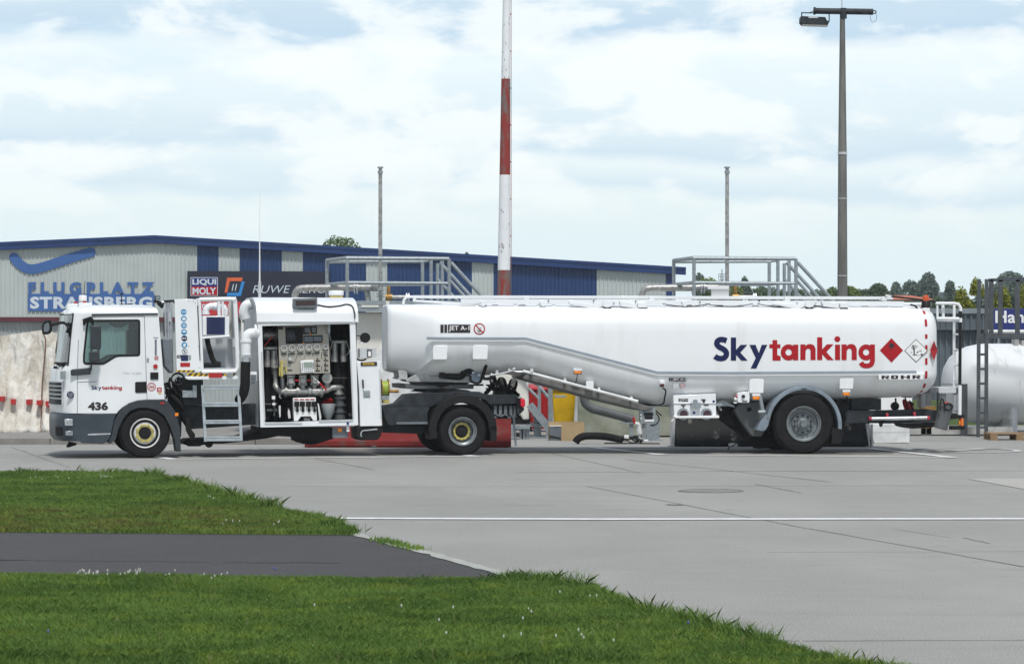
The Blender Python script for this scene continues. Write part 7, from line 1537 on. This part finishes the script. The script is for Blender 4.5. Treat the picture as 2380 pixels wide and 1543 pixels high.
mb.bar((0, 0, 0), (0, 0, py_.uw(0, 626)[1]), .09); mb.build('lattice', mat('distant_steel', (.22, .26, .30), .6), e)
# ------------------------------------------------------------------ trees
def leafmat(name, c1, c2):
    m = bpy.data.materials.new(name); m.use_nodes = True; t = m.node_tree; b = t.nodes['Principled BSDF']; b.inputs['Roughness'].default_value = .65
    b.inputs['Specular IOR Level'].default_value = .25
    g_ = t.nodes.new('ShaderNodeNewGeometry'); tcn = t.nodes.new('ShaderNodeTexCoord')
    n = t.nodes.new('ShaderNodeTexNoise'); n.inputs['Scale'].default_value = .6; t.links.new(tcn.outputs['Object'], n.inputs['Vector'])
    f_ = mathn('ADD', mathn('MULTIPLY', g_.outputs['Random Per Island'], .5, T=t), mathn('MULTIPLY', n.outputs[0], .5, T=t), T=t)
    t.links.new(mixc(ss(f_, .2, .8, t), c1, c2, t), b.inputs['Base Color'])
    tl = t.nodes.new('ShaderNodeBsdfTranslucent'); t.links.new(mixc(.5, c1, c2, t), tl.inputs[0]); mm = t.nodes.new('ShaderNodeMixShader'); mm.inputs[0].default_value = .25
    t.links.new(b.outputs[0], mm.inputs[1]); t.links.new(tl.outputs[0], mm.inputs[2]); t.links.new(mm.outputs[0], t.nodes['Material Output'].inputs[0]); return m
LM = {'d': leafmat('dark_foliage', (.065, .11, .06), (.13, .19, .10)), 'b': leafmat('grey_green_foliage', (.12, .17, .15), (.21, .27, .22)),
      'l': leafmat('light_foliage', (.11, .17, .04), (.24, .30, .08)), 'y': leafmat('yellow_green_foliage', (.13, .17, .02), (.32, .33, .04)), 'g': leafmat('mid_foliage', (.09, .15, .05), (.18, .26, .10))}
def tree(name, label, cx, ytop, wpx, Y, kind, seed, n=2600, leaf=.22, crown_low=.3, blobs=9, group='trees beyond the airfield', cat='tree', sparse=0):
    f_ = Fr(cx, Y); e = tag(empty(name, f_), label, cat, group); rg = np.random.default_rng(seed)
    H = f_.uw(cx, ytop)[1]; Wd = wpx/FPX*Y; r_ = random.Random(seed)
    cz_ = H*(crown_low+1)/2; hh = H*(1-crown_low)/2
    B = [(r_.uniform(-.1, .1)*Wd, 0, H-hh*.42, Wd*.30, hh*.42)]
    for i in range(blobs):
        z = -.9+1.7*(i+.5)/blobs; a = i*2.4+r_.uniform(-.6, .6); lim = math.sqrt(max(.2, 1-(z*.95)**2)); rad = r_.uniform(.26, .46)
        q = lim*r_.uniform(.55, 1)
        B.append((math.cos(a)*Wd*.5*max(0, q-rad*.7), math.sin(a)*Wd*.4*max(0, q-rad*.7), cz_+z*hh*.8, Wd*.5*rad*1.3, hh*rad*.8))
    vol = np.array([b[3]**2*b[4] for b in B]); vol = vol/vol.sum()
    ch = rg.choice(len(B), n, p=vol); Bn = np.array(B)[ch]
    dv = rg.normal(size=(n, 3)); dv /= np.linalg.norm(dv, axis=1)[:, None]; rad = rg.uniform(.35, 1.08, n)**.6
    P = np.stack([Bn[:, 0]+dv[:, 0]*Bn[:, 3]*rad, Bn[:, 1]+dv[:, 1]*Bn[:, 3]*rad, Bn[:, 2]+dv[:, 2]*Bn[:, 4]*rad], 1)
    # thin by a clumpy field so gaps show
    keep = np.array([mnoise.noise(Vector((p[0]*1.1+seed, p[1]*1.1, p[2]*1.1))) > (-.25+sparse) for p in P]); P = P[keep]; n = len(P)
    a1 = rg.normal(size=(n, 3)); a1 /= np.linalg.norm(a1, axis=1)[:, None]; a2 = np.cross(a1, rg.normal(size=(n, 3))); a2 /= np.linalg.norm(a2, axis=1)[:, None]
    s1_ = leaf*rg.uniform(.5, 1.2, (n, 1)); V = np.stack([P-a1*s1_, P+a2*s1_*.55, P+a1*s1_, P-a2*s1_*.55], 1).reshape(-1, 3)
    me = bpy.data.meshes.new('crown'); me.from_pydata(V.tolist(), [], [(4*i, 4*i+1, 4*i+2, 4*i+3) for i in range(n)]); me.materials.append(LM[kind])
    o = bpy.data.objects.new('crown', me); sc.collection.objects.link(o); o.parent = e
    mb = MB(); mb.tube([(0, 0, 0), (.05*Wd, 0, H*.4), (0, 0, H*.85)], max(.08, H*.03), 8, r2=.02)
    for b in B[1:7]: mb.tube([(0, 0, b[2]*.55), (b[0]*.6, b[1]*.6, b[2]*.85), (b[0], b[1], b[2])], max(.03, H*.012), 5, r2=.01)
    mb.build('trunk', M['bark'], e); return e
T_ = [ # cx, top, width px, Y, kind, label
    (782, 549, 104, 135, 'g', 'leafy treetop showing above the hangar roof behind the vent pipe'),
    (1086, 586, 22, 140, 'd', 'tiny dark treetop just over the hangar roof left of the striped mast'),
    (1623, 634, 34, 190, 'b', 'small sparse grey green tree right of the hangar corner'),
    (1645, 646, 78, 150, 'l', 'rounded light green tree beside the hangar corner'),
    (1700, 662, 60, 150, 'l', 'light green bush crown right of the lattice tower'),
    (1732, 643, 30, 170, 'b', 'small open grey green tree inside the right platform railing'),
    (1765, 664, 66, 180, 'd', 'dark low tree behind the right platform stairs'),
    (1818, 672, 66, 190, 'd', 'dark low tree at the foot of the right platform stair rail'),
    (1858, 676, 40, 170, 'd', 'low dark bush crown just left of the floodlight post'),
    (1888, 681, 44, 160, 'd', 'dark bush top left of the floodlight post'),
    (1930, 668, 50, 160, 'g', 'green bush behind the floodlight post base'),
    (1978, 664, 52, 150, 'l', 'light green tree just right of the floodlight post'),
    (2034, 659, 68, 170, 'd', 'wide dark rounded tree right of the floodlight post'),
    (2084, 655, 34, 210, 'b', 'narrow grey tree left of the tall far tree'),
    (2118, 652, 50, 215, 'b', 'thin half bare grey tree beside the tall far tree'),
    (2154, 634, 50, 210, 'b', 'tallest grey green far tree above the trailer rear'),
    (2205, 652, 32, 215, 'b', 'small round far tree right of the tallest one'),
    (2350, 631, 96, 180, 'b', 'big grey green tree behind the ladder platform'),
    (2425, 640, 80, 190, 'b', 'grey green tree at the far right edge'),
    (2182, 688, 40, 160, 'd', 'low dark bush beside the red roofed house')]
T_ += [
    (1662, 668, 90, 175, 'd', 'low dark tree behind the lattice tower'),
    (1795, 668, 80, 200, 'b', 'low grey green tree behind the platform stair foot'),
    (1845, 671, 70, 205, 'b', 'low grey green tree left of the floodlight post, farther back'),
    (1905, 674, 80, 200, 'b', 'low hazy tree just behind the floodlight post'),
    (2000, 672, 70, 190, 'd', 'low dark tree left of the wide rounded one'),
    (2090, 674, 80, 230, 'b', 'low hazy tree line piece left of the tall far tree'),
    (2300, 668, 90, 190, 'b', 'hazy tree right of the ladder, behind the yellow green shrubs')]
for i, (cx, yt_, wp, Y, kd, lb) in enumerate(T_):
    bare = 'half bare' in lb or 'sparse' in lb or 'open' in lb
    tree('tree', lb, cx, yt_, wp*1.12, Y, kd, 40+i*7, n=6500 if wp < 50 else 14000, leaf=.085*Y/150, crown_low=.5, blobs=11 if wp < 50 else 17, sparse=.2 if bare else 0)
for i, (cx, yt_, wp, lb) in enumerate(((2240, 666, 60, 'yellow green shrub rising behind the corrugated shed, left of the ladder'), (2272, 646, 50, 'tallest yellow green shrub behind the shed, just left of the ladder'), (2325, 664, 70, 'yellow green shrub seen through the ladder platform railing'), (2385, 662, 60, 'yellow green shrub at the right edge behind the platform railing'))):
    tree('shrub', lb, cx, yt_, wp, 84, 'y', 200+i, n=9000, leaf=.05, crown_low=.2, blobs=16, group='shrubs behind the shed', cat='shrub')
# distant wood that closes the horizon
rg = np.random.default_rng(5); n = 26000
X_ = rg.uniform(-60, 110, n); Yd = rg.uniform(330, 360, n); H_ = 7.2+.9*np.sin(X_*.21)+.6*np.sin(X_*.53+1)+.5*np.sin(X_*1.3); Z_ = rg.uniform(0, 1, n)**.7*H_
P = np.stack([X_, Yd, Z_], 1); a1 = rg.normal(size=(n, 3)); a1 /= np.linalg.norm(a1, axis=1)[:, None]; a2 = np.cross(a1, rg.normal(size=(n, 3))); a2 /= np.linalg.norm(a2, axis=1)[:, None]
s_ = .75*rg.uniform(.5, 1.2, (n, 1)); V = np.stack([P-a1*s_, P+a2*s_*.6, P+a1*s_, P-a2*s_*.6], 1).reshape(-1, 3)
me = bpy.data.meshes.new('distant_wood'); me.from_pydata(V.tolist(), [], [(4*i, 4*i+1, 4*i+2, 4*i+3) for i in range(n)]); me.materials.append(LM['b'])
o = bpy.data.objects.new('distant_wood', me); sc.collection.objects.link(o); tag(o, 'far off strip of woodland on the horizon', 'woodland', kind='stuff')
# ================================================================== GRASS
def grassmat():
    m = bpy.data.materials.new('grass_blades'); m.use_nodes = True; t = m.node_tree; b = t.nodes['Principled BSDF']; b.inputs['Roughness'].default_value = .6; b.inputs['Specular IOR Level'].default_value = .2
    g_ = t.nodes.new('ShaderNodeNewGeometry'); tcn = t.nodes.new('ShaderNodeTexCoord')
    def nz(s_, d_=3, st=(1, 1, 1)):
        mp = t.nodes.new('ShaderNodeMapping'); mp.inputs['Scale'].default_value = st; t.links.new(tcn.outputs['Object'], mp.inputs[0])
        n = t.nodes.new('ShaderNodeTexNoise'); n.inputs['Scale'].default_value = s_; n.inputs['Detail'].default_value = d_; t.links.new(mp.outputs[0], n.inputs['Vector']); return n.outputs[0]
    c = mixc(ss(nz(.9, 5), .35, .65, t), (.105, .195, .038), (.175, .285, .060), t)
    c = mixc(mathn('MULTIPLY', ss(nz(.45, 5, (.7, 1.3, 1)), .52, .66, t), .6, T=t), c, (.075, .150, .030), t)
    c = mixc(mathn('MULTIPLY', ss(nz(2.6, 4), .5, .68, t), .7, T=t), c, (.23, .32, .05), t)
    # dry, yellowed strip by the path (soil wear at that place)
    spn = t.nodes.new('ShaderNodeSeparateXYZ'); t.links.new(tcn.outputs['Object'], spn.inputs[0])
    yy = mathn('ADD', spn.outputs[1], mathn('MULTIPLY', mathn('SUBTRACT', nz(.7, 4), .5, T=t), 5.0, T=t), T=t)
    band = mathn('MULTIPLY', ss(yy, 26.4, 27.8, t), mathn('SUBTRACT', 1.0, ss(yy, 29.5, 32.5, t), T=t), T=t)
    xx = mathn('SUBTRACT', 1.0, ss(spn.outputs[0], -3.5, -1.6, t), T=t)
    dry = mixc(ss(nz(4, 3), .42, .62, t), (.24, .26, .05), (.17, .135, .06), t)
    c = mixc(mathn('MULTIPLY', mathn('MULTIPLY', band, xx, T=t), mathn('MULTIPLY', ss(nz(1.7, 4, (.6, 1.6, 1)), .36, .60, t), .8, T=t), T=t), c, dry, t)
    c = mixc(mathn('MULTIPLY', ss(g_.outputs['Random Per Island'], .55, 1, t), .3, T=t), c, (.22, .25, .08), t)
    t.links.new(c, b.inputs['Base Color'])
    tl = t.nodes.new('ShaderNodeBsdfTranslucent'); t.links.new(c, tl.inputs[0]); mm = t.nodes.new('ShaderNodeMixShader'); mm.inputs[0].default_value = .3
    t.links.new(b.outputs[0], mm.inputs[1]); t.links.new(tl.outputs[0], mm.inputs[2]); t.links.new(mm.outputs[0], t.nodes['Material Output'].inputs[0]); return m
def inside(P, poly):
    x, y = P[:, 0], P[:, 1]; c = np.zeros(len(P), bool); n = len(poly); j = n-1
    for i in range(n):
        xi, yi = poly[i]; xj, yj = poly[j]
        with np.errstate(divide='ignore', invalid='ignore'): c ^= ((yi > y) != (yj > y)) & (x < (xj-xi)*(y-yi)/(yj-yi)+xi)
        j = i
    return c
def vnoise(P, s_, seed):      # cheap smooth value noise
    rg_ = np.random.default_rng(seed); T = rg_.uniform(0, 1, (64, 64)); q = P*s_; i = np.floor(q).astype(int); f_ = q-i; f_ = f_*f_*(3-2*f_)
    g_ = lambda a, b: T[a % 64, b % 64]
    return (g_(i[:, 0], i[:, 1])*(1-f_[:, 0])+g_(i[:, 0]+1, i[:, 1])*f_[:, 0])*(1-f_[:, 1])+(g_(i[:, 0], i[:, 1]+1)*(1-f_[:, 0])+g_(i[:, 0]+1, i[:, 1]+1)*f_[:, 0])*f_[:, 1]
def grass(name, poly, n, hgt, wid, seed, box, edge=None, edge_n=0):
    rg_ = np.random.default_rng(seed)
    P = np.stack([rg_.uniform(box[0], box[1], n), rg_.uniform(box[2], box[3], n)], 1); P = P[inside(P, poly)]
    P = P[np.abs(P[:, 0]) < P[:, 1]*.205+.5]
    hs = hgt*(.7+.5*vnoise(P, 1.3, seed)*vnoise(P, 4.1, seed+1)*1.6+rg_.uniform(-.2, .35, len(P)))
    if edge:
        E_ = np.array(edge); k = rg_.integers(0, len(E_)-1, edge_n); t = rg_.uniform(0, 1, (edge_n, 1)); Q = E_[k]*(1-t)+E_[k+1]*t
        Q += rg_.normal(0, .06, Q.shape)-np.array([[.10, .0]]); keep = vnoise(Q, 2.2, seed+9) > .42; Q = Q[keep]
        P = np.concatenate([P, Q]); hs = np.concatenate([hs, hgt*rg_.uniform(.9, 2.6, len(Q))*(.5+vnoise(Q, 1.7, seed+3))])
    m_ = len(P); a = rg_.uniform(0, 2*np.pi, m_); hs = np.maximum(hs, .02)
    lean = rg_.normal(0, .55, (m_, 2))*hs[:, None]; w_ = wid*rg_.uniform(.6, 1.4, m_)
    dx_, dy_ = np.cos(a)*w_, np.sin(a)*w_; z0 = np.full(m_, .005)
    A = np.stack([P[:, 0]-dx_, P[:, 1]-dy_, z0], 1); B = np.stack([P[:, 0]+dx_, P[:, 1]+dy_, z0], 1)
    Mx = np.stack([P[:, 0]+lean[:, 0]*.35, P[:, 1]+lean[:, 1]*.35, hs*.6], 1); C1 = Mx-np.stack([dx_, dy_, z0*0], 1)*.7; C2 = Mx+np.stack([dx_, dy_, z0*0], 1)*.7
    D = np.stack([P[:, 0]+lean[:, 0], P[:, 1]+lean[:, 1], hs], 1)
    V = np.stack([A, B, C2, D, C1], 1).reshape(-1, 3).astype(np.float32)
    me = bpy.data.meshes.new(name); me.vertices.add(len(V)); me.vertices.foreach_set('co', V.ravel()); me.loops.add(m_*5); me.loops.foreach_set('vertex_index', np.arange(m_*5, dtype=np.int32))
    me.polygons.add(m_); me.polygons.foreach_set('loop_start', np.arange(0, m_*5, 5, dtype=np.int32)); me.update(calc_edges=True); me.materials.append(GM)
    o = bpy.data.objects.new(name, me); sc.collection.objects.link(o); return o, P
GM = grassmat()
o, PB = grass('grass', lawnB, 620000, .045, .0026, 3, (-5.5, 4.6, 14.2, 22.8), edgeB, 6000); tag(o, 'green grass of the nearest lawn in front of the path', 'grass', kind='stuff')
o, PA = grass('grass', lawnA, 480000, .055, .0042, 8, (-9, -1, 26.5, 42), edgeA, 9000); tag(o, 'green and yellowed grass between the path and the apron', 'grass', kind='stuff')
def tufts(name, label, poly, n, box, m, seed, r0, hgt, wd):
    rg_ = np.random.default_rng(seed); P = np.stack([rg_.uniform(box[0], box[1], n), rg_.uniform(box[2], box[3], n)], 1); P = P[inside(P, poly)]; P = P[np.abs(P[:, 0]) < P[:, 1]*.2+.3]
    mb = MB(); V = []; F = []
    for x, y in P:
        for k in range(9):
            a = rg_.uniform(0, 6.28); L_ = r0*rg_.uniform(.5, 1.2); z = hgt*rg_.uniform(.5, 1.3); w_ = wd*rg_.uniform(.6, 1.3); ca, sa = math.cos(a), math.sin(a); b_ = len(V)
            V += [(x, y, .01), (x+ca*L_*.5-sa*w_, y+sa*L_*.5+ca*w_, z*.8), (x+ca*L_, y+sa*L_, z), (x+ca*L_*.5+sa*w_, y+sa*L_*.5-ca*w_, z*.8)]; F.append((b_, b_+1, b_+2, b_+3))
    mb.add(V, F); o_ = mb.build(name, m, smooth=0, recalc=False); tag(o_, label, 'weeds', kind='stuff')
WL = leafmat('weed_leaves', (.10, .19, .04), (.16, .27, .06)); ST = mat('dry_straw', (.30, .26, .13), .8, 0, .25, 9)
tufts('clover', 'low broad leaved clover tufts in the nearest lawn', lawnB, 700, (-4.5, 4.6, 14.4, 22.8), WL, 31, .022, .045, .006)
tufts('clover', 'low broad leaved tufts in the lawn beyond the path', lawnA, 700, (-9, -1, 26.6, 42), WL, 32, .035, .055, .009)
tufts('dry_stalks', 'thin dry stalks standing in the nearest lawn', lawnB, 160, (-4.5, 4.6, 14.4, 22.8), ST, 33, .02, .07, .0006)
# weeds along joints of the path edge
EW = [G(822, 1241), G(1010, 1290), G(1214, 1348)]
rg = np.random.default_rng(4); k = rg.integers(0, 2, 2600); t = rg.uniform(0, 1, (2600, 1)); Q = np.array(EW)[k]*(1-t)+np.array(EW)[k+1]*t
Q = Q[vnoise(Q, 1.9, 77) > .6]; Q += rg.normal(0, .05, Q.shape)
mb = MB()
for x, y in Q:
    h = rg.uniform(.015, .06); a = rg.uniform(0, 6.28); mb.add([(x-.008*math.cos(a), y-.008*math.sin(a), .006), (x+.008*math.cos(a), y+.008*math.sin(a), .006), (x+rg.normal(0, .02), y+rg.normal(0, .02), h)], [(0, 1, 2)])
o = mb.build('weeds', GM, smooth=0, recalc=False); tag(o, 'small weeds growing along the pale edge stones of the path', 'weeds', kind='stuff')
# flowers
def flowers(name, label, spots, m, r_):
    mb = MB(); rr = random.Random(hash(name) % 97)
    for x, y, h in spots:
        if rr.random() < .25: continue
        for i in range(5): a = i*1.256; mb.add([(x, y, h+.004), (x+r_*math.cos(a-.5), y+r_*math.sin(a-.5), h+.006), (x+r_*1.1*math.cos(a), y+r_*1.1*math.sin(a), h-.004), (x+r_*math.cos(a+.5), y+r_*math.sin(a+.5), h+.006)], [(0, 1, 2, 3)])
        mb.lathe((x, y, h-.01), [(.4*r_, 0), (r_*.8, .008), (r_*.5, .02), (0, .024)], 7, 'w')
    o = mb.build(name, m, smooth=0); tag(o, label, 'flowers', kind='stuff')
rr = random.Random(21); sp_ = []
for px, py, n_, sx, sy in ((205, 1342, 18, 55, 4), (310, 1340, 16, 25, 4), (390, 1342, 5, 40, 3), (500, 1346, 5, 60, 3), (700, 1346, 4, 60, 3), (250, 1110, 12, 60, 6), (420, 1113, 8, 25, 3), (490, 1160, 5, 18, 4), (540, 1218, 5, 25, 3), (640, 1222, 3, 15, 2), (100, 1112, 6, 80, 5), (1530, 1412, 7, 32, 5), (1580, 1418, 3, 14, 3), (1750, 1462, 3, 20, 4), (900, 1420, 9, 500, 40), (1300, 1480, 11, 350, 35), (1850, 1500, 6, 60, 10), (1350, 1390, 6, 60, 8)):
    for i in range(n_):
        x, y = px+rr.gauss(0, sx*.5), py+abs(rr.gauss(0, sy*.5)); g_ = G(x, min(y, 1540)+6); sp_.append((g_[0], g_[1], rr.uniform(.04, .085)))
pts_ = np.array([(a, b) for a, b, c in sp_]); ok = inside(pts_, lawnA) | inside(pts_, lawnB); sp_ = [s for s, k in zip(sp_, ok) if k]
flowers('white_flowers', 'small white flowers scattered in the grass', sp_, mat('white_petals', (.55, .56, .50), .7), .007)
sp2 = [(G(x, y)[0], G(x, y)[1], .09) for x, y in ((345, 1348), (350, 1349), (637, 1346), (641, 1348), (1352, 1418), (1405, 1420), (556, 1205), (112, 1500), (1208, 1498), (1600, 1478))]
flowers('blue_flowers', 'few small blue flowers in the grass', sp2, mat('blue_petals', (.12, .14, .36), .6), .008)

# ================================================================== HAZE
if HAZE:
    bm = bmesh.new(); bmesh.ops.create_cube(bm, size=1); me = bpy.data.meshes.new('haze'); bm.to_mesh(me); bm.free()
    o = bpy.data.objects.new('haze', me); sc.collection.objects.link(o); o.location = (10, 188, 10); o.scale = (420, 400, 22.2); o['kind'] = 'stuff'
    m = bpy.data.materials.new('haze'); m.use_nodes = True; t = m.node_tree; t.nodes.clear(); ou = t.nodes.new('ShaderNodeOutputMaterial'); v_ = t.nodes.new('ShaderNodeVolumePrincipled')
    v_.inputs['Color'].default_value = (.92, .97, 1, 1); v_.inputs['Density'].default_value = HAZE; v_.inputs['Anisotropy'].default_value = .2
    t.links.new(v_.outputs[0], ou.inputs['Volume']); me.materials.append(m)
